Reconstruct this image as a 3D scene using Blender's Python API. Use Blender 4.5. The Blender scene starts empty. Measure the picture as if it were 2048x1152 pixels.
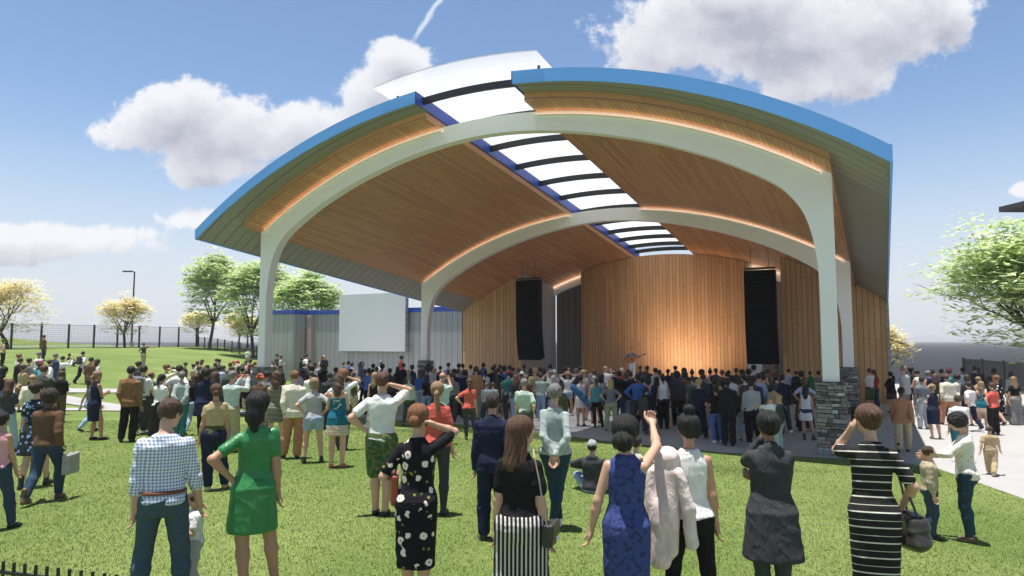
import bpy, bmesh, math, random
import numpy as np
from mathutils import Vector, Matrix, Euler
from math import sin, cos, pi, sqrt, radians, floor

# ---------------------------------------------------------------- camera
SC = bpy.context.scene
COL = SC.collection
CAMH = 2.85; FPX = 1371.34; PITCH = .0773
cam_d = bpy.data.cameras.new('camera'); cam = bpy.data.objects.new('camera', cam_d); COL.objects.link(cam)
cam_d.sensor_width = 36; cam_d.lens = 36 * FPX / 2048; cam_d.clip_end = 6000; cam_d.clip_start = .05
cam.location = (0, 0, CAMH); cam.rotation_euler = (pi / 2 + PITCH, 0, 0)
SC.camera = cam

# ---------------------------------------------------------------- exposure, sky, sun
SC.view_settings.view_transform = 'Standard'; SC.view_settings.look = 'None'
SC.view_settings.exposure = 0.45; SC.view_settings.gamma = 1
SUN = Vector((-.110, -.012, 1)).normalized()
sl = bpy.data.lights.new('sun', 'SUN'); sl.energy = 5.0; sl.angle = radians(.5); sl.color = (1, .96, .9)
so = bpy.data.objects.new('sun', sl); COL.objects.link(so)
so.rotation_euler = (-SUN).to_track_quat('-Z', 'Y').to_euler()

def pixdir(px, py):
    dx = (px - 1024) / FPX; dz = (576 - py) / FPX; cp, sp = cos(PITCH), sin(PITCH)
    return dx, cp - dz * sp, sp + dz * cp

world = bpy.data.worlds.new('World'); SC.world = world; world.use_nodes = True
wn, wl = world.node_tree.nodes, world.node_tree.links
wn.clear()
def N(nodes, t, **kw):
    n = nodes.new(t)
    for k, v in kw.items(): setattr(n, k, v)
    return n
sky = N(wn, 'ShaderNodeTexSky', sky_type='NISHITA', sun_disc=False, sun_elevation=math.asin(SUN.z), sun_rotation=radians(264),
        air_density=1.0, dust_density=.25, ozone_density=2.2, altitude=0)
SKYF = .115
CLOUDS = [  # centre and size of each cloud
    (1570, 70, 360, 115), (1770, 50, 190, 120), (1370, 95, 165, 82), (1660, 150, 185, 62), (1480, 20, 220, 95), (1880, 30, 90, 70),
    (330, 235, 140, 72), (450, 265, 215, 78), (600, 262, 185, 66), (420, 325, 130, 52), (260, 268, 95, 42),
    (760, 190, 95, 70), (795, 120, 74, 52), (110, 485, 215, 40), (20, 520, 60, 16), (410, 440, 90, 30),
    (2052, 380, 36, 18), (1985, 472, 50, 17), (700, 250, 130, 55), (1440, -10, 110, 40)]
def density(nodes, links, xs, zs):
    """cloud density at a direction given by two sockets"""
    comb = N(nodes, 'ShaderNodeCombineXYZ'); links.new(xs, comb.inputs[0]); links.new(zs, comb.inputs[1])
    best = None
    for (cx, cy, rx, ry) in CLOUDS:
        d = pixdir(cx, cy); X, Z = d[0] / d[1], d[2] / d[1]
        ax = N(nodes, 'ShaderNodeMath', operation='SUBTRACT'); links.new(xs, ax.inputs[0]); ax.inputs[1].default_value = X
        ax2 = N(nodes, 'ShaderNodeMath', operation='MULTIPLY'); links.new(ax.outputs[0], ax2.inputs[0]); ax2.inputs[1].default_value = FPX / rx
        az = N(nodes, 'ShaderNodeMath', operation='SUBTRACT'); links.new(zs, az.inputs[0]); az.inputs[1].default_value = Z
        az2 = N(nodes, 'ShaderNodeMath', operation='MULTIPLY'); links.new(az.outputs[0], az2.inputs[0]); az2.inputs[1].default_value = FPX / ry
        cv = N(nodes, 'ShaderNodeCombineXYZ'); links.new(ax2.outputs[0], cv.inputs[0]); links.new(az2.outputs[0], cv.inputs[1])
        ln = N(nodes, 'ShaderNodeVectorMath', operation='LENGTH'); links.new(cv.outputs[0], ln.inputs[0])
        if best is None: best = ln.outputs['Value']
        else:
            m = N(nodes, 'ShaderNodeMath', operation='SMOOTH_MIN'); links.new(best, m.inputs[0]); links.new(ln.outputs['Value'], m.inputs[1]); m.inputs[2].default_value = .25
            best = m.outputs[0]
    nz = N(nodes, 'ShaderNodeTexNoise'); nz.inputs['Scale'].default_value = 9; nz.inputs['Detail'].default_value = 12; nz.inputs['Roughness'].default_value = .64
    links.new(comb.outputs[0], nz.inputs['Vector'])
    a = N(nodes, 'ShaderNodeMath', operation='MULTIPLY_ADD'); links.new(nz.outputs['Fac'], a.inputs[0]); a.inputs[1].default_value = 2.6; a.inputs[2].default_value = -.30
    s = N(nodes, 'ShaderNodeMath', operation='SUBTRACT'); links.new(a.outputs[0], s.inputs[0]); links.new(best, s.inputs[1])
    mr = N(nodes, 'ShaderNodeMapRange', interpolation_type='SMOOTHSTEP'); links.new(s.outputs[0], mr.inputs[0])
    mr.inputs[1].default_value = -.06; mr.inputs[2].default_value = .26
    raw = N(nodes, 'ShaderNodeMapRange'); links.new(s.outputs[0], raw.inputs[0]); raw.inputs[1].default_value = -.2; raw.inputs[2].default_value = 1.1
    return mr.outputs[0], raw.outputs[0]
tc = N(wn, 'ShaderNodeTexCoord'); sep = N(wn, 'ShaderNodeSeparateXYZ'); wl.new(tc.outputs['Generated'], sep.inputs[0])
ay = N(wn, 'ShaderNodeMath', operation='ABSOLUTE'); wl.new(sep.outputs[1], ay.inputs[0])
ym = N(wn, 'ShaderNodeMath', operation='MAXIMUM'); wl.new(ay.outputs[0], ym.inputs[0]); ym.inputs[1].default_value = .05
xr = N(wn, 'ShaderNodeMath', operation='DIVIDE'); wl.new(sep.outputs[0], xr.inputs[0]); wl.new(ym.outputs[0], xr.inputs[1])
zr = N(wn, 'ShaderNodeMath', operation='DIVIDE'); wl.new(sep.outputs[2], zr.inputs[0]); wl.new(ym.outputs[0], zr.inputs[1])
mask, raw = density(wn, wl, xr.outputs[0], zr.outputs[0])
# underside shading: how much cloud stands between here and the sun above
xo = N(wn, 'ShaderNodeMath', operation='ADD'); wl.new(xr.outputs[0], xo.inputs[0]); xo.inputs[1].default_value = -.008
zo = N(wn, 'ShaderNodeMath', operation='ADD'); wl.new(zr.outputs[0], zo.inputs[0]); zo.inputs[1].default_value = .035
mask2, raw2 = density(wn, wl, xo.outputs[0], zo.outputs[0])
shade = N(wn, 'ShaderNodeMixRGB'); wl.new(raw2, shade.inputs[0]); shade.inputs[1].default_value = (.70, .70, .73, 1); shade.inputs[2].default_value = (.37, .38, .44, 1)
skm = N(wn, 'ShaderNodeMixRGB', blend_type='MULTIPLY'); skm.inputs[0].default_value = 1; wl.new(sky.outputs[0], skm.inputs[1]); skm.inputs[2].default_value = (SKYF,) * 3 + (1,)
hz = N(wn, 'ShaderNodeMapRange', interpolation_type='SMOOTHERSTEP'); wl.new(sep.outputs[2], hz.inputs[0]); hz.inputs[1].default_value = .36; hz.inputs[2].default_value = -.04; hz.inputs[3].default_value = 0; hz.inputs[4].default_value = .97
hzm = N(wn, 'ShaderNodeMixRGB'); wl.new(hz.outputs[0], hzm.inputs[0]); wl.new(skm.outputs[0], hzm.inputs[1]); hzm.inputs[2].default_value = (.54, .565, .62, 1)
skm = hzm
zd = N(wn, 'ShaderNodeMapRange', interpolation_type='SMOOTHSTEP'); wl.new(sep.outputs[2], zd.inputs[0]); zd.inputs[1].default_value = .48; zd.inputs[2].default_value = .75; zd.inputs[3].default_value = 1; zd.inputs[4].default_value = .26  # sky overhead, out of view, darkened to cut fill light in the shade
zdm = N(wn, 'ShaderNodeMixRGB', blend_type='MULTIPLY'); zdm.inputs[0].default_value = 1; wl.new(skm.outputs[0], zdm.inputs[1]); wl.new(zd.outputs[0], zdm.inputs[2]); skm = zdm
# thin contrail
d0 = pixdir(885, -8); d1 = pixdir(818, 92); a0 = (d0[0] / d0[1], d0[2] / d0[1]); a1 = (d1[0] / d1[1], d1[2] / d1[1])
tx, tz = a1[0] - a0[0], a1[1] - a0[1]; tl = sqrt(tx * tx + tz * tz); tx /= tl; tz /= tl
cmb = N(wn, 'ShaderNodeCombineXYZ'); wl.new(xr.outputs[0], cmb.inputs[0]); wl.new(zr.outputs[0], cmb.inputs[1])
dn = N(wn, 'ShaderNodeVectorMath', operation='DOT_PRODUCT'); wl.new(cmb.outputs[0], dn.inputs[0]); dn.inputs[1].default_value = (-tz, tx, 0)
dd = N(wn, 'ShaderNodeMath', operation='ADD'); wl.new(dn.outputs['Value'], dd.inputs[0]); dd.inputs[1].default_value = -(-tz * a0[0] + tx * a0[1])
cn = N(wn, 'ShaderNodeTexNoise'); cn.inputs['Scale'].default_value = 45; cn.inputs['Detail'].default_value = 4; wl.new(cmb.outputs[0], cn.inputs['Vector'])
cw = N(wn, 'ShaderNodeMath', operation='MULTIPLY_ADD'); wl.new(cn.outputs['Fac'], cw.inputs[0]); cw.inputs[1].default_value = .012; wl.new(dd.outputs[0], cw.inputs[2])
cw2 = N(wn, 'ShaderNodeMath', operation='ADD'); wl.new(cw.outputs[0], cw2.inputs[0]); cw2.inputs[1].default_value = -.006
ca = N(wn, 'ShaderNodeMath', operation='ABSOLUTE'); wl.new(cw2.outputs[0], ca.inputs[0])
cm = N(wn, 'ShaderNodeMapRange'); wl.new(ca.outputs[0], cm.inputs[0]); cm.inputs[1].default_value = .0055; cm.inputs[2].default_value = .001; cm.inputs[3].default_value = 0; cm.inputs[4].default_value = .55
dl = N(wn, 'ShaderNodeVectorMath', operation='DOT_PRODUCT'); wl.new(cmb.outputs[0], dl.inputs[0]); dl.inputs[1].default_value = (tx, tz, 0)
de = N(wn, 'ShaderNodeMapRange', interpolation_type='SMOOTHSTEP'); wl.new(dl.outputs['Value'], de.inputs[0])
dot1 = tx * a1[0] + tz * a1[1]; de.inputs[1].default_value = dot1; de.inputs[2].default_value = dot1 - .03
cmm = N(wn, 'ShaderNodeMath', operation='MULTIPLY'); wl.new(cm.outputs[0], cmm.inputs[0]); wl.new(de.outputs[0], cmm.inputs[1])
ct = N(wn, 'ShaderNodeMixRGB'); wl.new(cmm.outputs[0], ct.inputs[0]); wl.new(skm.outputs[0], ct.inputs[1]); ct.inputs[2].default_value = (.8, .82, .88, 1)
mk = N(wn, 'ShaderNodeMath', operation='MULTIPLY'); wl.new(mask, mk.inputs[0]); mk.inputs[1].default_value = .95
mixc = N(wn, 'ShaderNodeMixRGB'); wl.new(mk.outputs[0], mixc.inputs[0]); wl.new(ct.outputs[0], mixc.inputs[1]); wl.new(shade.outputs[0], mixc.inputs[2])
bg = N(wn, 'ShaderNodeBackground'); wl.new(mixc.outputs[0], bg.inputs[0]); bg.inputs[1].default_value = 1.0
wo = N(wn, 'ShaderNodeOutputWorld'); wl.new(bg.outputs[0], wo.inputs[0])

# ---------------------------------------------------------------- materials
MATS = {}
def new_mat(name):
    m = bpy.data.materials.new(name); m.use_nodes = True; nt = m.node_tree; nt.nodes.clear()
    b = nt.nodes.new('ShaderNodeBsdfPrincipled'); o = nt.nodes.new('ShaderNodeOutputMaterial'); nt.links.new(b.outputs[0], o.inputs[0])
    MATS[name] = m
    return m, nt.nodes, nt.links, b
def bump(n, l, b, sock, strength=.3, dist=.01):
    bp = n.new('ShaderNodeBump'); bp.inputs['Strength'].default_value = strength; bp.inputs['Distance'].default_value = dist
    l.new(sock, bp.inputs['Height']); l.new(bp.outputs[0], b.inputs['Normal']); return bp
def plain(name, col, rough=.6, metal=0, var=.08, scale=3, bs=.0, spec=.5):
    m, n, l, b = new_mat(name)
    b.inputs['Roughness'].default_value = rough; b.inputs['Metallic'].default_value = metal; b.inputs['Specular IOR Level'].default_value = spec
    t = n.new('ShaderNodeTexCoord'); z = n.new('ShaderNodeTexNoise'); z.inputs['Scale'].default_value = scale; z.inputs['Detail'].default_value = 5
    l.new(t.outputs['Object'], z.inputs['Vector'])
    mx = n.new('ShaderNodeMixRGB'); l.new(z.outputs['Fac'], mx.inputs[0])
    mx.inputs[1].default_value = tuple(c * (1 - var) for c in col) + (1,); mx.inputs[2].default_value = tuple(min(1, c * (1 + var)) for c in col) + (1,)
    l.new(mx.outputs[0], b.inputs['Base Color'])
    if bs: bump(n, l, b, z.outputs['Fac'], bs, .02)
    return m
def planks(name, w, groove, c1, c2, rough=.55, length=3.0, gw=.05, gd=.006, grain=True):
    """boards: UV.x in metres across the boards, UV.y in metres along them"""
    m, n, l, b = new_mat(name); b.inputs['Roughness'].default_value = rough
    uv = n.new('ShaderNodeUVMap'); sp = n.new('ShaderNodeSeparateXYZ'); l.new(uv.outputs[0], sp.inputs[0])
    def M(op, a, bb=None, c=None):
        q = n.new('ShaderNodeMath'); q.operation = op
        for i, v in enumerate((a, bb, c)):
            if v is None: continue
            if isinstance(v, (int, float)): q.inputs[i].default_value = v
            else: l.new(v, q.inputs[i])
        return q.outputs[0]
    ux = M('DIVIDE', sp.outputs[0], w); fl = M('FLOOR', ux); fr = M('FRACT', ux)
    wn1 = n.new('ShaderNodeTexWhiteNoise'); wn1.noise_dimensions = '1D'; l.new(fl, wn1.inputs['W'])
    uy = M('ADD', M('DIVIDE', sp.outputs[1], length), M('MULTIPLY', wn1.outputs['Value'], 7.3)); fy = M('FLOOR', uy); fry = M('FRACT', uy)
    cb = n.new('ShaderNodeCombineXYZ'); l.new(fl, cb.inputs[0]); l.new(fy, cb.inputs[1])
    wn2 = n.new('ShaderNodeTexWhiteNoise'); wn2.noise_dimensions = '2D'; l.new(cb.outputs[0], wn2.inputs['Vector'])
    mx = n.new('ShaderNodeMixRGB'); l.new(wn2.outputs['Value'], mx.inputs[0]); mx.inputs[1].default_value = (*c1, 1); mx.inputs[2].default_value = (*c2, 1)
    out = mx.outputs[0]
    if grain:
        mp = n.new('ShaderNodeMapping'); l.new(uv.outputs[0], mp.inputs[0]); mp.inputs['Scale'].default_value = (30, 1.2, 1)
        gz = n.new('ShaderNodeTexNoise'); gz.inputs['Scale'].default_value = 2; gz.inputs['Detail'].default_value = 6; l.new(mp.outputs[0], gz.inputs['Vector'])
        gm = n.new('ShaderNodeMixRGB'); gm.blend_type = 'MULTIPLY'; gm.inputs[0].default_value = .35; l.new(out, gm.inputs[1]); l.new(gz.outputs['Fac'], gm.inputs[2]); out = gm.outputs[0]
    edge = M('MINIMUM', fr, M('SUBTRACT', 1, fr)); g = M('LESS_THAN', edge, gw)
    if length < 50:
        g = M('MAXIMUM', g, M('MULTIPLY', M('LESS_THAN', fry, .006), .6))
    gx = n.new('ShaderNodeMixRGB'); l.new(g, gx.inputs[0]); l.new(out, gx.inputs[1]); gx.inputs[2].default_value = (*groove, 1)
    l.new(gx.outputs[0], b.inputs['Base Color'])
    bump(n, l, b, M('SUBTRACT', 1, g), .6, gd)
    return m
planks('ceiling wood', .16, (.15, .07, .033), (.62, .30, .145), (.76, .41, .205), gw=.05)
planks('wall wood', .20, (.13, .06, .028), (.54, .29, .135), (.66, .38, .19), gw=.05)
planks('wing wood', .24, (.15, .08, .035), (.62, .36, .17), (.74, .46, .23), gw=.05)
planks('grey siding', .42, (.13, .135, .135), (.36, .37, .365), (.40, .41, .40), length=80, gw=.035, grain=False)
planks('grey soffit', .46, (.10, .10, .09), (.30, .30, .27), (.33, .33, .295), length=80, gw=.035, grain=False)
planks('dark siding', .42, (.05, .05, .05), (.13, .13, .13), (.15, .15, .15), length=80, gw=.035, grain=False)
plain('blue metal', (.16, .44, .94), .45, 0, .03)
plain('shaded blue metal', (.025, .075, .38), .45, 0, .03)  # blue roof metal darkened; shade on coping and skylight edges is in the colour
plain('white steel', (.88, .88, .85), .5, 0, .03, 1)
plain('black metal', (.012, .012, .013), .45, 0, .05)
plain('dark metal', (.05, .048, .045), .5, 0, .05)
plain('speaker black', (.004, .004, .0045), .8, 0, .1, spec=.15)
plain('screen panel', (.74, .76, .77), .5, 0, .02, 1)
plain('pilaster', (.46, .38, .34), .7, 0, .04)
plain('deck', (.62, .60, .58), .6, 0, .05)
plain('bark', (.055, .04, .035), .9, 0, .3, 12, .6)
def conc():
    m, n, l, b = new_mat('concrete'); b.inputs['Roughness'].default_value = .85
    t = n.new('ShaderNodeTexCoord'); z = n.new('ShaderNodeTexNoise'); z.inputs['Scale'].default_value = .5; z.inputs['Detail'].default_value = 8; z.inputs['Roughness'].default_value = .65
    l.new(t.outputs['Object'], z.inputs['Vector'])
    r = n.new('ShaderNodeValToRGB'); l.new(z.outputs['Fac'], r.inputs[0]); r.color_ramp.elements[0].color = (.37, .36, .355, 1); r.color_ramp.elements[1].color = (.44, .43, .425, 1)
    r.color_ramp.elements[0].position = .3; r.color_ramp.elements[1].position = .7
    l.new(r.outputs[0], b.inputs['Base Color'])
    z2 = n.new('ShaderNodeTexNoise'); z2.inputs['Scale'].default_value = 40; l.new(t.outputs['Object'], z2.inputs['Vector']); bump(n, l, b, z2.outputs['Fac'], .15, .01)
conc()
def grassm():
    m, n, l, b = new_mat('lawn'); b.inputs['Roughness'].default_value = .9; b.inputs['Specular IOR Level'].default_value = .2
    t = n.new('ShaderNodeTexCoord')
    z = n.new('ShaderNodeTexNoise'); z.inputs['Scale'].default_value = .35; z.inputs['Detail'].default_value = 6; l.new(t.outputs['Object'], z.inputs['Vector'])
    z2 = n.new('ShaderNodeTexNoise'); z2.inputs['Scale'].default_value = 9; z2.inputs['Detail'].default_value = 6; z2.inputs['Roughness'].default_value = .7; l.new(t.outputs['Object'], z2.inputs['Vector'])
    z3 = n.new('ShaderNodeTexNoise'); z3.inputs['Scale'].default_value = 55; z3.inputs['Detail'].default_value = 3; l.new(t.outputs['Object'], z3.inputs['Vector'])
    r = n.new('ShaderNodeValToRGB'); l.new(z.outputs['Fac'], r.inputs[0]); e = r.color_ramp.elements
    e[0].position = .35; e[0].color = (.150, .222, .052, 1); e[1].position = .68; e[1].color = (.228, .292, .086, 1)
    mx = n.new('ShaderNodeMixRGB'); mx.blend_type = 'OVERLAY'; mx.inputs[0].default_value = .55; l.new(r.outputs[0], mx.inputs[1]); l.new(z2.outputs['Fac'], mx.inputs[2])
    mx2 = n.new('ShaderNodeMixRGB'); mx2.blend_type = 'OVERLAY'; mx2.inputs[0].default_value = .5; l.new(mx.outputs[0], mx2.inputs[1]); l.new(z3.outputs['Fac'], mx2.inputs[2])
    l.new(mx2.outputs[0], b.inputs['Base Color'])
    ad = n.new('ShaderNodeMath'); ad.operation = 'ADD'; l.new(z2.outputs['Fac'], ad.inputs[0]); l.new(z3.outputs['Fac'], ad.inputs[1]); bump(n, l, b, ad.outputs[0], .7, .05)
grassm()
def blade():
    m, n, l, b = new_mat('grass blade'); b.inputs['Roughness'].default_value = .6; b.inputs['Specular IOR Level'].default_value = .3
    g = n.new('ShaderNodeNewGeometry'); r = n.new('ShaderNodeValToRGB'); l.new(g.outputs['Random Per Island'], r.inputs[0]); e = r.color_ramp.elements
    e[0].color = (.10, .165, .032, 1); e[1].color = (.46, .48, .26, 1); q = e.new(.72); q.color = (.195, .265, .072, 1)
    l.new(r.outputs[0], b.inputs['Base Color'])
    tr = n.new('ShaderNodeBsdfTranslucent'); l.new(r.outputs[0], tr.inputs[0]); mx = n.new('ShaderNodeMixShader'); mx.inputs[0].default_value = .35
    o = [x for x in n if x.type == 'OUTPUT_MATERIAL'][0]; l.new(b.outputs[0], mx.inputs[1]); l.new(tr.outputs[0], mx.inputs[2]); l.new(mx.outputs[0], o.inputs[0])
blade()
def leafm(name, c1, c2, c3, tf=.45):
    m, n, l, b = new_mat(name); b.inputs['Roughness'].default_value = .55
    g = n.new('ShaderNodeNewGeometry'); r = n.new('ShaderNodeValToRGB'); l.new(g.outputs['Random Per Island'], r.inputs[0]); e = r.color_ramp.elements
    e[0].color = (*c1, 1); e[1].color = (*c3, 1); q = e.new(.5); q.color = (*c2, 1)
    l.new(r.outputs[0], b.inputs['Base Color'])
    tr = n.new('ShaderNodeBsdfTranslucent'); l.new(r.outputs[0], tr.inputs[0]); mx = n.new('ShaderNodeMixShader'); mx.inputs[0].default_value = tf
    o = [x for x in n if x.type == 'OUTPUT_MATERIAL'][0]; l.new(b.outputs[0], mx.inputs[1]); l.new(tr.outputs[0], mx.inputs[2]); l.new(mx.outputs[0], o.inputs[0])
leafm('green leaf', (.40, .54, .20), (.66, .78, .40), (.90, .95, .68), .5)
leafm('yellow leaf', (.80, .70, .36), (.92, .84, .52), (.98, .94, .74), .5)
def waterm():
    m, n, l, b = new_mat('water'); b.inputs['Base Color'].default_value = (.035, .038, .045, 1); b.inputs['Roughness'].default_value = .75; b.inputs['Specular IOR Level'].default_value = .12; b.inputs['IOR'].default_value = 1.33
    t = n.new('ShaderNodeTexCoord'); z = n.new('ShaderNodeTexNoise'); z.inputs['Scale'].default_value = 1.2; z.inputs['Detail'].default_value = 4
    l.new(t.outputs['Object'], z.inputs['Vector']); bump(n, l, b, z.outputs['Fac'], .8, .5)
waterm()
def canopym():
    m, n, l, b = new_mat('translucent panel')
    b.inputs['Base Color'].default_value = (.86, .86, .88, 1); b.inputs['Roughness'].default_value = .35
    tr = n.new('ShaderNodeBsdfTranslucent'); tr.inputs[0].default_value = (.92, .90, .90, 1)
    tp = n.new('ShaderNodeBsdfTransparent'); tp.inputs[0].default_value = (.95, .96, 1, 1)
    m1 = n.new('ShaderNodeMixShader'); m1.inputs[0].default_value = .7; m2 = n.new('ShaderNodeMixShader'); m2.inputs[0].default_value = .32
    o = [x for x in n if x.type == 'OUTPUT_MATERIAL'][0]
    l.new(b.outputs[0], m1.inputs[1]); l.new(tr.outputs[0], m1.inputs[2]); l.new(m1.outputs[0], m2.inputs[1]); l.new(tp.outputs[0], m2.inputs[2]); l.new(m2.outputs[0], o.inputs[0])
canopym()
def stonem():
    m, n, l, b = new_mat('pier stone'); b.inputs['Roughness'].default_value = .85
    g = n.new('ShaderNodeNewGeometry'); r = n.new('ShaderNodeValToRGB'); l.new(g.outputs['Random Per Island'], r.inputs[0]); e = r.color_ramp.elements
    e[0].color = (.085, .082, .078, 1); e[1].color = (.58, .57, .53, 1)
    for p, c in ((.3, (.16, .155, .145)), (.55, (.30, .29, .265)), (.72, (.36, .29, .19)), (.85, (.20, .21, .22))):
        q = e.new(p); q.color = (*c, 1)
    t = n.new('ShaderNodeTexCoord'); z = n.new('ShaderNodeTexNoise'); z.inputs['Scale'].default_value = 14; z.inputs['Detail'].default_value = 7; l.new(t.outputs['Object'], z.inputs['Vector'])
    mx = n.new('ShaderNodeMixRGB'); mx.blend_type = 'OVERLAY'; mx.inputs[0].default_value = .8; l.new(r.outputs[0], mx.inputs[1]); l.new(z.outputs['Fac'], mx.inputs[2]); l.new(mx.outputs[0], b.inputs['Base Color'])
    bump(n, l, b, z.outputs['Fac'], .9, .03)
stonem()
plain('mortar', (.02, .019, .018), .95)
def emit(name, col, s):
    m = bpy.data.materials.new(name); m.use_nodes = True; nt = m.node_tree; nt.nodes.clear(); e = nt.nodes.new('ShaderNodeEmission'); o = nt.nodes.new('ShaderNodeOutputMaterial')
    e.inputs[0].default_value = (*col, 1); e.inputs[1].default_value = s; nt.links.new(e.outputs[0], o.inputs[0]); MATS[name] = m
emit('led strip', (1, .64, .44), 3.2)

# ---------------------------------------------------------------- helpers
def tag(o, label=None, cat=None, group=None, kind=None):
    if label: o['label'] = label
    if cat: o['category'] = cat
    if group: o['group'] = group
    if kind: o['kind'] = kind
    return o
def empty(name, loc=(0, 0, 0), rz=0, **kw):
    o = bpy.data.objects.new(name, None); COL.objects.link(o); o.location = loc; o.rotation_euler = (0, 0, rz); o.empty_display_size = .3
    return tag(o, **kw)
class MB:
    """mesh builder: verts, faces and per-corner uv (metres)"""
    def __init__(s): s.v = []; s.f = []; s.uv = []
    def face(s, pts, uvs=None):
        i = len(s.v); s.v += [tuple(p) for p in pts]; s.f.append(tuple(range(i, i + len(pts)))); s.uv += list(uvs) if uvs else [(0, 0)] * len(pts)
    def box(s, c, d, R=None):
        cx, cy, cz = c; dx, dy, dz = d[0] / 2, d[1] / 2, d[2] / 2
        P = [Vector((x, y, z)) for x in (-dx, dx) for y in (-dy, dy) for z in (-dz, dz)]
        if R is not None: P = [R @ p for p in P]
        P = [(p.x + cx, p.y + cy, p.z + cz) for p in P]
        for q in ((0, 1, 3, 2), (4, 6, 7, 5), (0, 4, 5, 1), (2, 3, 7, 6), (0, 2, 6, 4), (1, 5, 7, 3)):
            a, b_, c_, d_ = (P[k] for k in q)
            w = (Vector(b_) - Vector(a)).length; h = (Vector(d_) - Vector(a)).length
            s.face((a, b_, c_, d_), ((0, 0), (0, w), (h, w), (h, 0)))
    def tube(s, pts, rs, n=8, cap=True):
        pts = [Vector(p) for p in pts]; rings = []
        for i, p in enumerate(pts):
            t = (pts[min(i + 1, len(pts) - 1)] - pts[max(i - 1, 0)]).normalized()
            a = t.orthogonal().normalized() if i == 0 else (a - t * a.dot(t)).normalized()
            b_ = t.cross(a); r = rs[i] if isinstance(rs, (list, tuple)) else rs
            rings.append([p + (a * cos(2 * pi * k / n) + b_ * sin(2 * pi * k / n)) * r for k in range(n)])
        base = len(s.v)
        for ring in rings: s.v += [tuple(q) for q in ring]
        for i in range(len(rings) - 1):
            for k in range(n):
                a0, a1 = base + i * n + k, base + i * n + (k + 1) % n
                s.f.append((a0, a1, a1 + n, a0 + n)); s.uv += [(0, 0)] * 4
        if cap:
            s.f.append(tuple(base + k for k in range(n))[::-1]); s.uv += [(0, 0)] * n
            e = base + (len(rings) - 1) * n; s.f.append(tuple(e + k for k in range(n))); s.uv += [(0, 0)] * n
    def build(s, name, mat, parent=None, smooth=False, weld=False):
        me = bpy.data.meshes.new(name); me.from_pydata(s.v, [], s.f)
        uv = me.uv_layers.new(name='UVMap'); uv.data.foreach_set('uv', np.array(s.uv, dtype=np.float32).ravel())
        if weld:
            bm = bmesh.new(); bm.from_mesh(me); bmesh.ops.remove_doubles(bm, verts=bm.verts, dist=.0005); bmesh.ops.recalc_face_normals(bm, faces=bm.faces); bm.to_mesh(me); bm.free()
        if smooth: me.polygons.foreach_set('use_smooth', [True] * len(me.polygons))
        mats = mat if isinstance(mat, (list, tuple)) else [mat]
        for q in mats: me.materials.append(MATS[q])
        o = bpy.data.objects.new(name, me); COL.objects.link(o)
        if parent: o.parent = parent
        return o
def sstep(a, b_, x):
    t = np.clip((x - a) / (b_ - a), 0, 1); return t * t * (3 - 2 * t)

# ---------------------------------------------------------------- terrain
PLAZA = [(8, -6), (8.5, 3), (8.9, 10), (9.29, 12.8), (9.55, 15.6), (9.1, 16.6), (8.07, 16.95), (5.34, 17.9), (2.5, 20.1), (-.4, 23.2), (-2.9, 24.4), (-5.7, 26), (-8, 28.8), (-10, 33),
         (-11.5, 40), (-13, 48.2), (-3, 44), (4, 54), (16, 52), (28.5, 44.5), (28.3, 39), (26.5, 22), (26, -6)]
PA = np.array(PLAZA)
def pdist(x, y):
    """signed distance to the plaza outline (negative inside)"""
    x = np.asarray(x, float); y = np.asarray(y, float); d = np.full(x.shape, 1e9); ins = np.zeros(x.shape, bool)
    for i in range(len(PA)):
        ax, ay_ = PA[i]; bx, by = PA[(i + 1) % len(PA)]; ex, ey = bx - ax, by - ay_
        t = np.clip(((x - ax) * ex + (y - ay_) * ey) / (ex * ex + ey * ey), 0, 1)
        d = np.minimum(d, np.hypot(x - ax - t * ex, y - ay_ - t * ey))
        with np.errstate(divide='ignore', invalid='ignore'):
            c = ((ay_ > y) != (by > y)) & (x < ex * (y - ay_) / (ey if ey else 1e-9) + ax)
        ins ^= c
    return np.where(ins, -d, d)
def terrain(x, y):
    x = np.asarray(x, float); y = np.asarray(y, float)
    d = pdist(x, y)
    bmp = .66 * sstep(.3, 8.5, d) * (1 - sstep(17, 33, y)) * (1 - .35 * sstep(-4, -9, x)) * (1 - sstep(12, 20, x))
    hill = 2.1 * sstep(12, 45, -x + .08 * (y - 45))
    back = 1 - sstep(92, 112, y + np.clip(-x - 48, 0, 99) * .0)
    mound = 2.4 * np.exp(-(((x + 82) / 20) ** 2 + ((y - 100) / 13) ** 2))
    z = np.where(d > 0, bmp + hill, 0) * back + mound - 1.6 * (1 - back)
    east = sstep(29.2, 34, x) + sstep(0, 1, (y - 58) / 12) * sstep(-12, -2, x) + sstep(46, 52, y) * sstep(14, 22, x)
    z = z - 1.6 * np.clip(east, 0, 1)
    return np.where(d < 0, np.minimum(z, 0) - .03 * (d < -.25), z)
def hgt(x, y): return float(max(terrain(x, y), 0.0 if pdist(x, y) < 0 else -9))
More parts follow.
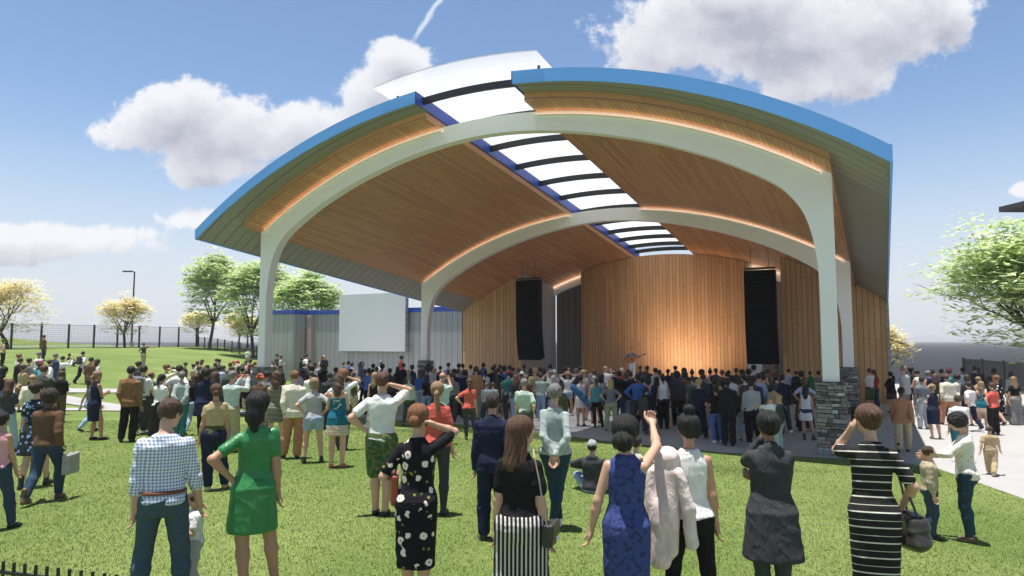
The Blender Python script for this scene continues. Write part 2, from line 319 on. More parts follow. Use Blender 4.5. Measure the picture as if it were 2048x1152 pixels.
def make_terrain():
    xs = np.concatenate([np.arange(-150, -40, 3.0), np.arange(-40, -14, 1.0), np.arange(-14, 12, .4), np.arange(12, 46.1, 1.0)])
    ys = np.concatenate([np.arange(-8, 3, 1.0), np.arange(3, 30, .4), np.arange(30, 60, 1.0), np.arange(60, 131, 2.5)])
    X, Y = np.meshgrid(xs, ys, indexing='ij'); Z = terrain(X, Y); nx, ny = X.shape
    V = np.stack([X, Y, Z], -1).reshape(-1, 3); idx = np.arange(nx * ny).reshape(nx, ny)
    F = np.stack([idx[:-1, :-1], idx[1:, :-1], idx[1:, 1:], idx[:-1, 1:]], -1).reshape(-1, 4)
    me = bpy.data.meshes.new('lawn'); me.from_pydata(V.tolist(), [], F.tolist()); me.materials.append(MATS['lawn'])
    me.polygons.foreach_set('use_smooth', [True] * len(me.polygons))
    o = bpy.data.objects.new('lawn', me); COL.objects.link(o); tag(o, kind='structure')
make_terrain()
mb = MB(); mb.face([(-2500, -60, -.9), (2500, -60, -.9), (2500, 5000, -.9), (-2500, 5000, -.9)]); tag(mb.build('lake', 'water'), kind='structure')
bm = bmesh.new(); vs = [bm.verts.new((x, y, .004)) for x, y in PLAZA]; f = bm.faces.new(vs); bmesh.ops.triangulate(bm, faces=[f])
e = bmesh.ops.extrude_face_region(bm, geom=bm.faces[:]); bmesh.ops.translate(bm, verts=[v for v in e['geom'] if isinstance(v, bmesh.types.BMVert)], vec=(0, 0, -.3)); bmesh.ops.recalc_face_normals(bm, faces=bm.faces)
me = bpy.data.meshes.new('plaza_paving'); bm.to_mesh(me); bm.free(); me.materials.append(MATS['concrete']); o = bpy.data.objects.new('plaza_paving', me); COL.objects.link(o); tag(o, kind='structure')
def strip(name, pts, w, mat='concrete', lift=.035):
    m = MB(); P = []
    for i in range(len(pts) - 1):
        n = max(2, int((Vector(pts[i + 1]) - Vector(pts[i])).length / .4))
        P += [Vector(pts[i]).lerp(Vector(pts[i + 1]), k / n) for k in range(n)]
    P.append(Vector(pts[-1])); rows = []
    for i, p in enumerate(P):
        t = (P[min(i + 1, len(P) - 1)] - P[max(0, i - 1)]).normalized(); nrm = Vector((-t.y, t.x))
        rows.append([(p.x + nrm.x * s * w / 2, p.y + nrm.y * s * w / 2) for s in (-1, -.33, .33, 1)])
    for i in range(len(rows) - 1):
        for k in range(3):
            q = [rows[i][k], rows[i][k + 1], rows[i + 1][k + 1], rows[i + 1][k]]
            m.face([(a, b_, float(terrain(a, b_)) + lift) for a, b_ in q][::-1])
    return tag(m.build(name, mat, weld=True), kind='structure')
strip('path', [(-27, 34.2), (-22.3, 34.0), (-19.5, 36.2), (-16, 38.8), (-12.0, 41.5)], 1.9)
strip('path', [(-23.6, 33.2), (-19.6, 30.6), (-17.2, 29.0), (-13, 27.2), (-8.0, 27.3)], 1.6)
strip('path', [(-26, 24.0), (-19.5, 25.6), (-16.0, 27.0), (-13.5, 27.6)], 1.3)
strip('road', [(-90, 74), (-58, 82), (-40, 97), (-20, 96), (-8, 84)], 3.4)

# grass blades on the near lawn: nobody could count them
def blades():
    rng = np.random.default_rng(4); n = 330000
    yy = 3.2 + 19 * rng.random(n * 2) ** 1.5; xx = (rng.random(n * 2) * 2 - 1) * (yy * .79 + .6)
    keep = (pdist(xx, yy) > .02); xx, yy = xx[keep][:n], yy[keep][:n]; n = len(xx); zz = terrain(xx, yy) - .006
    a = rng.random(n) * 2 * pi; w = (.0017 + .0024 * rng.random(n)) * (1 + yy * .11); h = (.014 + .022 * rng.random(n)); lean = (rng.random((n, 2)) - .5) * .04
    V = np.zeros((n, 3, 3)); V[:, 0] = np.stack([xx - w * np.cos(a), yy - w * np.sin(a), zz], 1); V[:, 1] = np.stack([xx + w * np.cos(a), yy + w * np.sin(a), zz], 1)
    V[:, 2] = np.stack([xx + lean[:, 0], yy + lean[:, 1], zz + h], 1)
    me = bpy.data.meshes.new('grass'); me.vertices.add(3 * n); me.vertices.foreach_set('co', V.ravel()); me.loops.add(3 * n); me.loops.foreach_set('vertex_index', np.arange(3 * n))
    me.polygons.add(n); me.polygons.foreach_set('loop_start', np.arange(0, 3 * n, 3)); me.update(calc_edges=True); me.materials.append(MATS['grass blade'])
    o = bpy.data.objects.new('grass', me); COL.objects.link(o); tag(o, kind='stuff')
blades()
# ================================================================ the band shell (local axes: u across, v to the back, z up)
X0, Y0, ANG = -10.04, 27.19, -.4921
S, L, HP, HC, RISE, SLP = 20.734, 10.929, 1.80, 7.17, 3.0875, .1095
RAD = (S * S / 4 + RISE * RISE) / (2 * RISE)
def W(u, v): return X0 + u * cos(ANG) - v * sin(ANG), Y0 + u * sin(ANG) + v * cos(ANG)
def arcz(u): return HC + sqrt(RAD * RAD - (u - S / 2) ** 2) - (RAD - RISE)
def rz(u, v, off=0): return arcz(u) + off - SLP * v
def arclen(u): return RAD * math.asin((u - S / 2) / RAD)
shell = empty('band_shell', (X0, Y0, 0), ANG, label='large arched outdoor stage shell with wood ceiling and blue roof edge', cat='stage shell')
def us(a, b_, n=48): return [a + (b_ - a) * i / n for i in range(n + 1)]
def front(u):   # the plate's front edge runs a little forward towards the eaves
    t = (u - S / 2) / (S / 2); return -1.48 - (.42 if t < 0 else .72) * t * t
VB, G0, G1 = 17.15, 8.62, 12.22      # back line of the roof plates, skylight gap
EL, ER = -1.25, 22.04
VBK = 21.9
def plate(a, b_, rv):
    """one half of the roof: its blue fascias, grey soffit and top"""
    par = empty('roof_half'); par.parent = shell; del_keys = None
    U = (us(a, 0.0, 4)[:-1] + us(0.0, b_, 44)) if a == EL else (us(a, S, 44)[:-1] + us(S, b_, 4)); m = MB(); so_ = .25; to = .60
    def back(u): return VB if (u < 1.2 or u > S - 1.2) else VBK
    # top
    for i in range(len(U) - 1):
        p, q = U[i], U[i + 1]; vb = back((p + q) / 2)
        m.face([(p, front(p), rz(p, front(p), to)), (q, front(q), rz(q, front(q), to)), (q, vb, rz(q, vb, to)), (p, vb, rz(p, vb, to))])
        m.face([(p, vb, rz(p, vb, so_)), (p, vb, rz(p, vb, to)), (q, vb, rz(q, vb, to)), (q, vb, rz(q, vb, so_))])
    m.build('roof_sheet', 'dark metal', par, weld=True)
    f = MB()
    for i in range(len(U) - 1):
        p, q = U[i], U[i + 1]; o1 = .025
        f.face([(p, front(p) - .03, rz(p, front(p), so_ - o1)), (q, front(q) - .03, rz(q, front(q), so_ - o1)), (q, front(q) - .03, rz(q, front(q), to + .02)), (p, front(p) - .03, rz(p, front(p), to + .02))])
        f.face([(p, front(p) - .03, rz(p, front(p), so_ - o1)), (p, front(p) + .03, rz(p, front(p), so_ - o1)), (q, front(q) + .03, rz(q, front(q), so_ - o1)), (q, front(q) - .03, rz(q, front(q), so_ - o1))])
        f.face([(p, front(p) - .03, rz(p, front(p), to + .02)), (q, front(q) - .03, rz(q, front(q), to + .02)), (q, front(q) + .05, rz(q, front(q), to + .02)), (p, front(p) + .05, rz(p, front(p), to + .02))])
    f.build('front_fascia', 'blue metal', par, weld=True)
    for e, s, vb in ((a, -1, None), (b_, 1, None)):
        vb = back(e); g = MB(); k0, k1 = so_ - .025, to + .02; v0 = front(e) - .03
        x0, x1 = e + s * .035, e - s * .02
        A = [(x0, v0, rz(e, v0, k0)), (x0, vb, rz(e, vb, k0)), (x0, vb, rz(e, vb, k1)), (x0, v0, rz(e, v0, k1))]
        B = [(x1, v0, rz(e, v0, k0)), (x1, vb, rz(e, vb, k0)), (x1, vb, rz(e, vb, k1)), (x1, v0, rz(e, v0, k1))]
        g.face(A); g.face(B[::-1]); g.face([A[0], A[1], B[1], B[0]]); g.face([A[3], A[2], B[2], B[3]][::-1]); g.face([A[0], B[0], B[3], A[3]]); g.face([A[1], B[1], B[2], A[2]][::-1])
        g.build('eave_fascia' if e in (EL, ER) else 'skylight_fascia', 'blue metal' if e in (EL, ER) else 'shaded blue metal', par)
    # soffit: front band with boards along the arc, side band with boards across
    wu0, wu1 = (0.0, b_ - .04) if a == EL else (a + .04, S); wv = -.82
    sf = MB()
    for i in range(len(U) - 1):
        p, q = U[i], U[i + 1]
        F = [(p, front(p), rz(p, front(p), so_)), (p, wv + .1, rz(p, wv + .1, so_)), (q, wv + .1, rz(q, wv + .1, so_)), (q, front(q), rz(q, front(q), so_))]
        inner = (p > -.05 and a == EL) or (q < S + .05 and a != EL)
        uvs = [((front(p) - wv) * .9, arclen(p)), (0, arclen(p)), (0, arclen(q)), ((front(q) - wv) * .9, arclen(q))] if inner else [(front(p), arclen(p) * 0 + p), (wv, p), (wv, q), (front(q), q)]
        sf.face(F, uvs)
    x0, x1 = (a, .05) if a == EL else (S - .05, b_)
    nU = us(x0, x1, 8)
    for i in range(8):
        p, q = nU[i], nU[i + 1]
        sf.face([(p, wv + .1, rz(p, wv + .1, so_)), (p, VB, rz(p, VB, so_)), (q, VB, rz(q, VB, so_)), (q, wv + .1, rz(q, wv + .1, so_))], [(wv, p), (VB, p), (VB, q), (wv, q)])
    sf.build('soffit', 'grey soffit', par)
    # the lower wood ceiling tray with its upstand edges
    w = MB(); cu = us(wu0, wu1); vend = VBK
    for i in range(len(cu) - 1):
        p, q = cu[i], cu[i + 1]; ve = VBK if 1.2 < (p + q) / 2 < S - 1.2 else VB + .1
        w.face([(p, wv, rz(p, wv)), (p, ve, rz(p, ve)), (q, ve, rz(q, ve)), (q, wv, rz(q, wv))], [(arclen(p), wv), (arclen(p), ve), (arclen(q), ve), (arclen(q), wv)])
    w.build('wood_ceiling', 'ceiling wood', par, weld=True, smooth=True)
    t = MB()
    for i in range(len(cu) - 1):
        p, q = cu[i], cu[i + 1]
        t.face([(p, wv, rz(p, wv, 0)), (q, wv, rz(q, wv, 0)), (q, wv, rz(q, wv, so_ + .02)), (p, wv, rz(p, wv, so_ + .02))], [(0.1, arclen(p)), (.1, arclen(q)), (.33, arclen(q)), (.33, arclen(p))])
    for e in (wu0, wu1):
        ve = VB if e in (0.0, S) else VBK
        t.face([(e, wv, rz(e, wv, 0)), (e, ve, rz(e, ve, 0)), (e, ve, rz(e, ve, so_ + .02)), (e, wv, rz(e, wv, so_ + .02))], [(.1, 0), (.1, ve), (.33, ve), (.33, 0)])
    t.build('ceiling_edge', 'ceiling wood', par)
plate(EL, G0, 1); plate(G1, ER, 1)

# skylight: translucent curved sheet carried on black ribs
cp = empty('skylight'); cp.parent = shell
m = MB(); U = us(7.25, 13.25, 24); V = [-1.95 + (21.5 + 1.95) * i / 12 for i in range(13)]
for t0 in (0.95, 1.0):
    for i in range(24):
        for j in range(12):
            if t0 == 1.0: continue
            p, q, a, b_ = U[i], U[i + 1], V[j], V[j + 1]
            m.face([(p, a, rz(p, a, t0)), (q, a, rz(q, a, t0)), (q, b_, rz(q, b_, t0)), (p, b_, rz(p, b_, t0))])
for i in range(24):
    p, q, a = U[i], U[i + 1], V[0]
    m.face([(p, a, rz(p, a, .95)), (q, a, rz(q, a, .95)), (q, a, rz(q, a, 1.0)), (p, a, rz(p, a, 1.0))])
m.build('canopy_sheet', 'translucent panel', cp, weld=True, smooth=True)
for v in (-1.1, 1.15, 3.35, 5.5, 7.7, 9.9, 12.3, 14.5, 16.4, 18.2, 19.9, 21.2):
    m = MB(); R = us(7.6, 12.9, 20); d = .05
    for i in range(20):
        p, q = R[i], R[i + 1]
        lo, hi = .34, .56
        c = [(p, v - d, rz(p, v, lo)), (q, v - d, rz(q, v, lo)), (q, v - d, rz(q, v, hi)), (p, v - d, rz(p, v, hi))]
        e_ = [(p, v + d, rz(p, v, lo)), (q, v + d, rz(q, v, lo)), (q, v + d, rz(q, v, hi)), (p, v + d, rz(p, v, hi))]
        m.face(c); m.face(e_[::-1]); m.face([c[0], e_[0], e_[1], c[1]]); m.face([c[3], c[2], e_[2], e_[3]])
    for p in (7.6, 12.9):
        m.face([(p, v - d, rz(p, v, .34)), (p, v + d, rz(p, v, .34)), (p, v + d, rz(p, v, .56)), (p, v - d, rz(p, v, .56))])
        m.box((p, v, rz(p, v, .75)), (.06, .06, .38))
    m.build('skylight_rib', 'black metal', cp, weld=True)

# arches
def inner_pts(drop):
    """underside curve of the arch (u, z) from left spring to right spring"""
    Lp = [(.38, HP - drop), (.38, 4.4), (.42, 5.0), (.50, 5.55), (.68, 6.15), (.95, 6.6), (1.35, 7.02), (2.2, 7.55), (3.29, 8.1), (5.15, 8.80), (7.7, 9.43), (S / 2, 9.68)]
    P = Lp + [(S - u, z) for u, z in Lp[:-1][::-1]]
    return P
def catmull(P, n=5):
    out = []
    for i in range(len(P) - 1):
        p0, p1, p2, p3 = P[max(i - 1, 0)], P[i], P[i + 1], P[min(i + 2, len(P) - 1)]
        for k in range(n):
            t = k / n
            out.append(tuple(.5 * ((2 * b_) + (-a + c) * t + (2 * a - 5 * b_ + 4 * c - d) * t * t + (-a + 3 * b_ - 3 * c + d) * t ** 3) for a, b_, c, d in zip(p0, p1, p2, p3)))
    out.append(P[-1]); return out
def arch(v, name='arch'):
    drop = SLP * v; dep = .36; m = MB()
    I = catmull([(u, (HP if k in (0, 22) else z - drop)) for k, (u, z) in enumerate(inner_pts(0))])
    # matching outer points: on the columns the outer line is vertical, above it follows the ceiling
    n = len(I); O = []
    for k, (u, z) in enumerate(I):
        if u <= .42 and z < 5 - drop: O.append((0, z))
        elif u >= S - .42 and z < 5 - drop: O.append((S, z))
        else: O.append(None)
    ks = [k for k in range(n) if O[k] is None]; a, b_ = ks[0], ks[-1]
    # outer path: up the column then along the arc
    path = [(0, O[a - 1][1])] + [(0, O[a - 1][1] + (HC - drop - O[a - 1][1]) * t / 6) for t in range(1, 7)] + [(u, arcz(u) - drop - .004) for u in us(0, S, 60)[1:]] + [(S, HC - drop - (HC - drop - O[b_ + 1][1]) * t / 6) for t in range(1, 7)]
    def at(t):
        ln = [0]
        for i in range(1, len(path)): ln.append(ln[-1] + sqrt((path[i][0] - path[i - 1][0]) ** 2 + (path[i][1] - path[i - 1][1]) ** 2))
        x = t * ln[-1]
        for i in range(1, len(path)):
            if ln[i] >= x - 1e-9:
                f_ = (x - ln[i - 1]) / max(1e-9, ln[i] - ln[i - 1]); return (path[i - 1][0] + (path[i][0] - path[i - 1][0]) * f_, path[i - 1][1] + (path[i][1] - path[i - 1][1]) * f_)
    il = [0]
    for i in range(a, b_ + 1): il.append(il[-1] + sqrt((I[i][0] - I[i - 1][0]) ** 2 + (I[i][1] - I[i - 1][1]) ** 2))
    tot = il[-1] + sqrt((I[b_ + 1][0] - I[b_][0]) ** 2 + (I[b_ + 1][1] - I[b_][1]) ** 2)
    # solid built as a polygon face fan: outline = inner + outer, triangulated
    outline = [(0, HP)] + path[1:-1] + [(S, HP)] + I[::-1]
    bm = bmesh.new(); vs = [bm.verts.new((u, v, z)) for u, z in outline]; f_ = bm.faces.new(vs)
    e = bmesh.ops.extrude_face_region(bm, geom=[f_]); bmesh.ops.translate(bm, verts=[q for q in e['geom'] if isinstance(q, bmesh.types.BMVert)], vec=(0, dep, 0))
    bmesh.ops.triangulate(bm, faces=[x for x in bm.faces if len(x.verts) > 4], ngon_method='EAR_CLIP'); bmesh.ops.recalc_face_normals(bm, faces=bm.faces)
    me = bpy.data.meshes.new(name); bm.to_mesh(me); bm.free(); me.materials.append(MATS['white steel']); o = bpy.data.objects.new(name, me); COL.objects.link(o); o.parent = shell
    # thin lamp strip on the arch's front upper edge washing the ceiling
    if v < 18:
        for a0, a1 in ((.25, 8.7), (12.2, S - .25)):
            m = MB(); g = MB(); R = us(a0, a1, 30)
            for i in range(30):
                p, q = R[i], R[i + 1]
                m.face([(p, v - .07, rz(p, v, -.15)), (q, v - .07, rz(q, v, -.15)), (q, v - .02, rz(q, v, -.15)), (p, v - .02, rz(p, v, -.15))][::-1])
                g.face([(p, v - .08, rz(p, v, -.125)), (p, v - .08, rz(p, v, -.165)), (q, v - .08, rz(q, v, -.165)), (q, v - .08, rz(q, v, -.125))][::-1])
                g.face([(p, v - .08, rz(p, v, -.165)), (p, v - .003, rz(p, v, -.165)), (q, v - .003, rz(q, v, -.165)), (q, v - .08, rz(q, v, -.165))][::-1])
            m.build('lamp_strip', 'led strip', o, weld=False); g.build('lamp_shield', 'white steel', o)
arch(0); arch(L)
# third, partly hidden beam at the back
m = MB(); R = us(2.9, S - 2.9, 40)
for i in range(40):
    p, q = R[i], R[i + 1]; v = 21.3
    c = [(p, v, rz(p, v, -.62)), (q, v, rz(q, v, -.62)), (q, v, rz(q, v, -.01)), (p, v, rz(p, v, -.01))]; d = [(x, v + .35, z) for x, _, z in c]
    m.face(c); m.face(d[::-1]); m.face([c[0], d[0], d[1], c[1]])
m.build('rear_beam', 'white steel', shell)
for a0, a1 in ((3.0, 5.2), (15.3, S - 3.0)):
    m = MB(); R = us(a0, a1, 10)
    for i in range(10):
        p, q = R[i], R[i + 1]; v = 21.22
        m.face([(p, v, rz(p, v, -.17)), (q, v, rz(q, v, -.17)), (q, v + .05, rz(q, v, -.17)), (p, v + .05, rz(p, v, -.17))][::-1])
    m.build('lamp_strip', 'led strip', shell)

# stone piers: coursed stones over a mortar core
def pier(u, v):
    par = empty('stone_pier', (u, v, 0)); par.parent = shell
    h = HP; w = .66; d = .60
    c = MB(); c.box((0, 0, h / 2 - .05), (w - .05, d - .05, h + .05)); c.build('core', 'mortar', par)
    rnd = random.Random(int(u * 7 + v * 13) + 5); st = []
    s = MB(); z = .0
    while z < h - .03:
        ch = rnd.choice((.055, .07, .085, .1, .12)); ch = min(ch, h - z)
        for side in range(4):
            x = 0.0; Lw = w if side % 2 == 0 else d
            while x < Lw - .01:
                l = min(rnd.uniform(.1, .38), Lw - x)
                if Lw - x - l < .07: l = Lw - x
                t = .045 + rnd.uniform(0, .022); g = .013; zz = rnd.uniform(-.007, .007)
                cx = -Lw / 2 + x + l / 2; cc = (cx, -(d if side % 2 == 0 else w) / 2 + t / 2 - .012 - rnd.uniform(0, .012), z + ch / 2 + zz)
                R3 = Matrix.Rotation(side * pi / 2, 3, 'Z')
                tilt = Matrix.Rotation(rnd.uniform(-.03, .03), 3, 'Y') @ Matrix.Rotation(rnd.uniform(-.04, .04), 3, 'Z')
                p = R3 @ Vector(cc)
                k = len(s.v); s.box((p.x, p.y, p.z), (l - g, t, max(.03, ch - g * 1.3)), R3 @ tilt)
                for i in range(k, len(s.v), 4): pass
                x += l
        z += ch
    s.build('stones', 'pier stone', par)
    cpm = MB(); cpm.box((0, 0, h + .012), (w - .02, d - .02, .03)); cpm.build('cap_plate', 'dark metal', par)
for v in (0, L): pier(.20, v + .18); pier(S - .2, v + .18)

# walls
def wall(name, pts, mat, thick=.14, off=-.02, z0=0, top=None, parent=shell, back=None, uvscale=1, z0s=None):
    m = MB(); acc = 0
    for i in range(len(pts) - 1):
        (a, b_), (c, d) = pts[i], pts[i + 1]; ln = sqrt((c - a) ** 2 + (d - b_) ** 2); n = max(1, int(ln / .25))
        nx, ny = (d - b_) / ln * thick, -(c - a) / ln * thick
        for k in range(n):
            p = (a + (c - a) * k / n, b_ + (d - b_) * k / n); q = (a + (c - a) * (k + 1) / n, b_ + (d - b_) * (k + 1) / n)
            t0 = top(*p) if top else rz(p[0], p[1], off); t1 = top(*q) if top else rz(q[0], q[1], off)
            u0, u1 = acc + ln * k / n, acc + ln * (k + 1) / n
            m.face([(p[0], p[1], z0), (q[0], q[1], z0), (q[0], q[1], t1), (p[0], p[1], t0)], [(u0, z0), (u1, z0), (u1, t1), (u0, t0)])
            p2 = (p[0] - nx, p[1] - ny); q2 = (q[0] - nx, q[1] - ny)
            m.face([(q2[0], q2[1], z0), (p2[0], p2[1], z0), (p2[0], p2[1], t0), (q2[0], q2[1], t1)], [(u1, z0), (u0, z0), (u0, t0), (u1, t1)])
            m.face([(p[0], p[1], t0), (q[0], q[1], t1), (q2[0], q2[1], t1), (p2[0], p2[1], t0)])
            if i == 0 and k == 0: m.face([(p[0], p[1], z0), (p[0], p[1], t0), (p2[0], p2[1], t0), (p2[0], p2[1], z0)])
            if i == len(pts) - 2 and k == n - 1: m.face([(q[0], q[1], z0), (q2[0], q2[1], z0), (q2[0], q2[1], t1), (q[0], q[1], t1)])
        acc += ln
    return m.build(name, mat, parent)
def wtop(u, v): return rz(u, v, -.015) if 0 <= u <= S - .3 else rz(u, v, .235)
wall('wing_wall', [(-1.2, 17.0), (2.96, 17.0)], 'wing wood', top=wtop)
wall('wing_wall', [(17.42, 17.0), (19.4, 16.75), (21.95, 16.6)], 'wing wood', top=wtop)
wall('side_wall', [(2.97, 17.02), (3.05, 21.6)], 'grey siding')
wall('side_wall', [(17.72, 21.6), (17.62, 17.25)], 'grey siding')
wall('rear_wall', [(3.05, 21.75), (5.3, 21.75)], 'dark siding', z0=0)
wall('rear_wall', [(15.75, 21.75), (17.7, 21.75)], 'dark siding', z0=0)
cw = [(5.15 + 9.98 * i / 20, 20.35 + .5 * ((i - 10) / 10) ** 2) for i in range(21)]
wall('stage_wall', cw, 'wall wood', top=lambda u, v: rz(u, v, -.07), off=-.02, thick=.2)
wall('corner_trim', [(-1.30, 17.14), (-1.2, 16.995)], 'grey siding', top=lambda u, v: 4.72, thick=.03)
m = MB(); m.box((22.02, 16.9, 2.4), (.12, .7, 4.8)); m.build('corner_trim', 'grey siding', shell)

# stage platform
m = MB(); m.box(((3.1 + 17.6) / 2, (14.4 + 22) / 2, .36), (14.5, 7.6, .72)); pl = m.build('stage_platform', 'deck', shell)
m = MB(); m.box(((3.1 + 17.6) / 2, 14.385, .68), (14.52, .03, .06)); m.build('stage_nosing', 'dark metal', shell)
# the wash on the stage wall: two lamps stand behind the stage front
for u in (11.2, 12.8):
    ld = bpy.data.lights.new('stage_lamp', 'SPOT'); ld.energy = 400; ld.color = (1, .74, .50); ld.spot_size = radians(105); ld.spot_blend = 1; ld.shadow_soft_size = .25
    lo = bpy.data.objects.new('stage_lamp_light', ld); COL.objects.link(lo); lo.parent = shell; lo.location = (u, 17.1, .98)
    lo.rotation_euler = Vector((0, 3.2, 2.2)).to_track_quat('-Z', 'Y').to_euler()
    hb = MB(); hb.box((u, 16.9, .86), (.34, .2, .22)); hb.tube([(u, 16.9, .73), (u, 16.9, .78)], .12, 10); fx = hb.build('floor_lamp', 'black metal', shell)
tag(o, None)

# ================================================================ speaker arrays
def array(u, v, ztop, yaw, label):
    x, y = W(u, v); root = empty('line_array_speaker', (x, y, ztop), ANG + yaw, label=label, cat='speaker', group='hanging speaker arrays beside the stage')
    fr = MB(); fr.box((0, .22, .10), (1.4, .5, .06)); fr.tube([(-.4, .2, .12), (-.4, .2, 1.1)], .012, 6); fr.tube([(.4, .2, .12), (.4, .2, 1.1)], .012, 6); fr.build('rigging_frame', 'black metal', root)
    z, yy, ang = 0.0, 0.0, 0.0; n = 12; bh = .375
    for k in range(n):
        ang = 0 if k < 6 else (k - 5) * radians(2.4)
        dirv = Vector((0, sin(ang), -cos(ang)))
        c = MB(); R = Matrix.Rotation(ang, 3, 'X')
        # cabinet: trapezoid tapering to the back
        hw = .70; f0 = bh / 2 - .003; b0 = bh / 2 - .012; D = .52
        P = [(-hw, 0, -f0), (hw, 0, -f0), (hw, 0, f0), (-hw, 0, f0), (-hw, D, -b0), (hw, D, -b0), (hw, D, b0), (-hw, D, b0)]
        P = [R @ Vector(p) + Vector((0, yy, z)) + dirv * bh / 2 for p in P]
        for q in ((0, 1, 2, 3), (5, 4, 7, 6), (4, 0, 3, 7), (1, 5, 6, 2), (3, 2, 6, 7), (4, 5, 1, 0)): c.face([P[i] for i in q])
        # grille frame
        G = [R @ Vector(p) + Vector((0, yy, z)) + dirv * bh / 2 for p in ((-.64, -.012, -f0 + .03), (.64, -.012, -f0 + .03), (.64, -.012, f0 - .03), (-.64, -.012, f0 - .03))]
        c.face(G)
        c.build('speaker_box', 'speaker black', root)
        z += dirv.z * bh; yy += dirv.y * bh
    return root
array(4.35, 14.9, 6.26, .0, 'tall black speaker array hanging left of the stage wall')
array(16.72, 14.9, 6.22, .0, 'tall black speaker array hanging right of the stage wall')

# ================================================================ grey service building with the video screen
bx, by = W(-1.25, 17.0)
bld = empty('service_building', (X0, Y0, 0), ANG, label='low grey clad building with blue coping left of the stage shell', cat='building')
TOPZ = 4.72
wall('wall', [(-15.0, 17.0), (-1.25, 17.0)], 'grey siding', top=lambda u, v: TOPZ, parent=bld)
wall('wall', [(-14.05, 15.7), (-14.05, 17.0)], 'grey siding', top=lambda u, v: TOPZ, parent=bld) if False else None
wall('projecting_wall', [(-16.4, 15.6), (-14.15, 15.6), (-14.15, 16.99)], 'grey siding', top=lambda u, v: TOPZ, parent=bld)
wall('end_wall', [(-16.4, 22.0), (-16.4, 15.6)], 'grey siding', top=lambda u, v: TOPZ, parent=bld)
m = MB()
for (a, b_, c, d) in ((-16.46, 15.52, -14.07, 15.72), (-14.27, 15.72, -14.07, 16.93), (-14.07, 16.92, -1.3, 17.12), (-16.46, 15.72, -16.26, 22.0)):
    m.box(((a + c) / 2, (b_ + d) / 2, TOPZ + .15), (abs(c - a), abs(d - b_), .30))
m.build('coping', 'shaded blue metal', bld)
m = MB(); m.face([(-16.3, 15.7, TOPZ - .02), (-14.25, 15.7, TOPZ - .02), (-14.25, 22, TOPZ - .02), (-16.3, 22, TOPZ - .02)]); m.face([(-14.25, 17.08, TOPZ - .02), (-1.3, 17.08, TOPZ - .02), (-1.3, 22, TOPZ - .02), (-14.25, 22, TOPZ - .02)]); m.build('roof', 'dark metal', bld)
m = MB(); m.box((-13.82, 16.84, 2.35), (.42, .28, 4.7)); m.box((-13.82, 16.82, 4.55), (.46, .33, .12)); m.build('pilaster', 'pilaster', bld)
scx, scy = W(-8.03, 16.55)
scr = empty('video_screen', (scx, scy, 4.08), ANG, label='large blank white video screen mounted on the grey building', cat='screen')
m = MB(); m.box((0, -.04, 0), (5.56, .08, 3.80)); m.build('display_panel', 'screen panel', scr)
m = MB(); m.box((0, .12, 0), (5.60, .24, 3.84)); m.build('housing', 'grey siding', scr)
m = MB()
for s in (-1.8, 1.8): m.box((s, .32, .2), (.16, .18, 3.0))
m.build('mounting_bracket', 'dark metal', scr)

# ================================================================ fences, lamp post, shelter
def mesh_fence(name, label, pts, h, dz, dx, every, wire=.006, post=.035, solid=None, group=None):
    root = empty(name, (pts[0][0], pts[0][1], 0), label=label, cat='fence', group=group); ox, oy = pts[0]
    for i in range(len(pts) - 1):
        (a, b_), (c, d) = pts[i], pts[i + 1]; ln = sqrt((c - a) ** 2 + (d - b_) ** 2); n = max(1, round(ln / every))
        for k in range(n):
            p = (a + (c - a) * k / n, b_ + (d - b_) * k / n); q = (a + (c - a) * (k + 1) / n, b_ + (d - b_) * (k + 1) / n)
            zp, zq = float(terrain(*p)), float(terrain(*q))
            if k == 0 and i == 0 or k > 0 or True:
                m = MB(); m.box((p[0] - ox, p[1] - oy, zp + h / 2), (post * 2, post * 2, h + .1)); m.build('post', 'black metal', root)
            m = MB(); t = 0.0; nv = int(h / dz)
            for r in range(nv + 1):
                z = .06 + r * (h - .1) / nv; w = wire * (2.2 if r in (0, nv) else 1)
                m.tube([(p[0] - ox, p[1] - oy, zp + z), (q[0] - ox, q[1] - oy, zq + z)], w, 4, False)
            nh = int((ln / n) / dx)
            for r in range(1, nh):
                f_ = r / nh; x = p[0] + (q[0] - p[0]) * f_; y = p[1] + (q[1] - p[1]) * f_; z = zp + (zq - zp) * f_
                m.tube([(x - ox, y - oy, z + .06), (x - ox, y - oy, z + h - .04)], wire * .8, 3, False)
            m.build('wire_panel', 'black metal', root)
    p = pts[-1]; m = MB(); zp = float(terrain(*p)); m.box((p[0] - ox, p[1] - oy, zp + h / 2), (post * 2, post * 2, h + .1)); m.build('post', 'black metal', root)
    return root
mesh_fence('mesh_fence', 'tall black wire mesh fence on the grassy rise at left', [(-49.6, 60.0), (-40.4, 88)], 2.45, .2, .16, 2.9, .012, .07)
mesh_fence('mesh_fence', 'low black wire mesh fence behind the green trees', [(-40.2, 88.2), (-26.5, 71.5), (-17.5, 61)], 1.25, .15, .16, 2.7, .01, .06)
mesh_fence('mesh_fence', 'dark mesh fence along the right edge of the plaza', [(28.75, 43.9), (27.8, 39), (26.9, 34)], 1.75, .09, .05, 2.5, .012, .05)
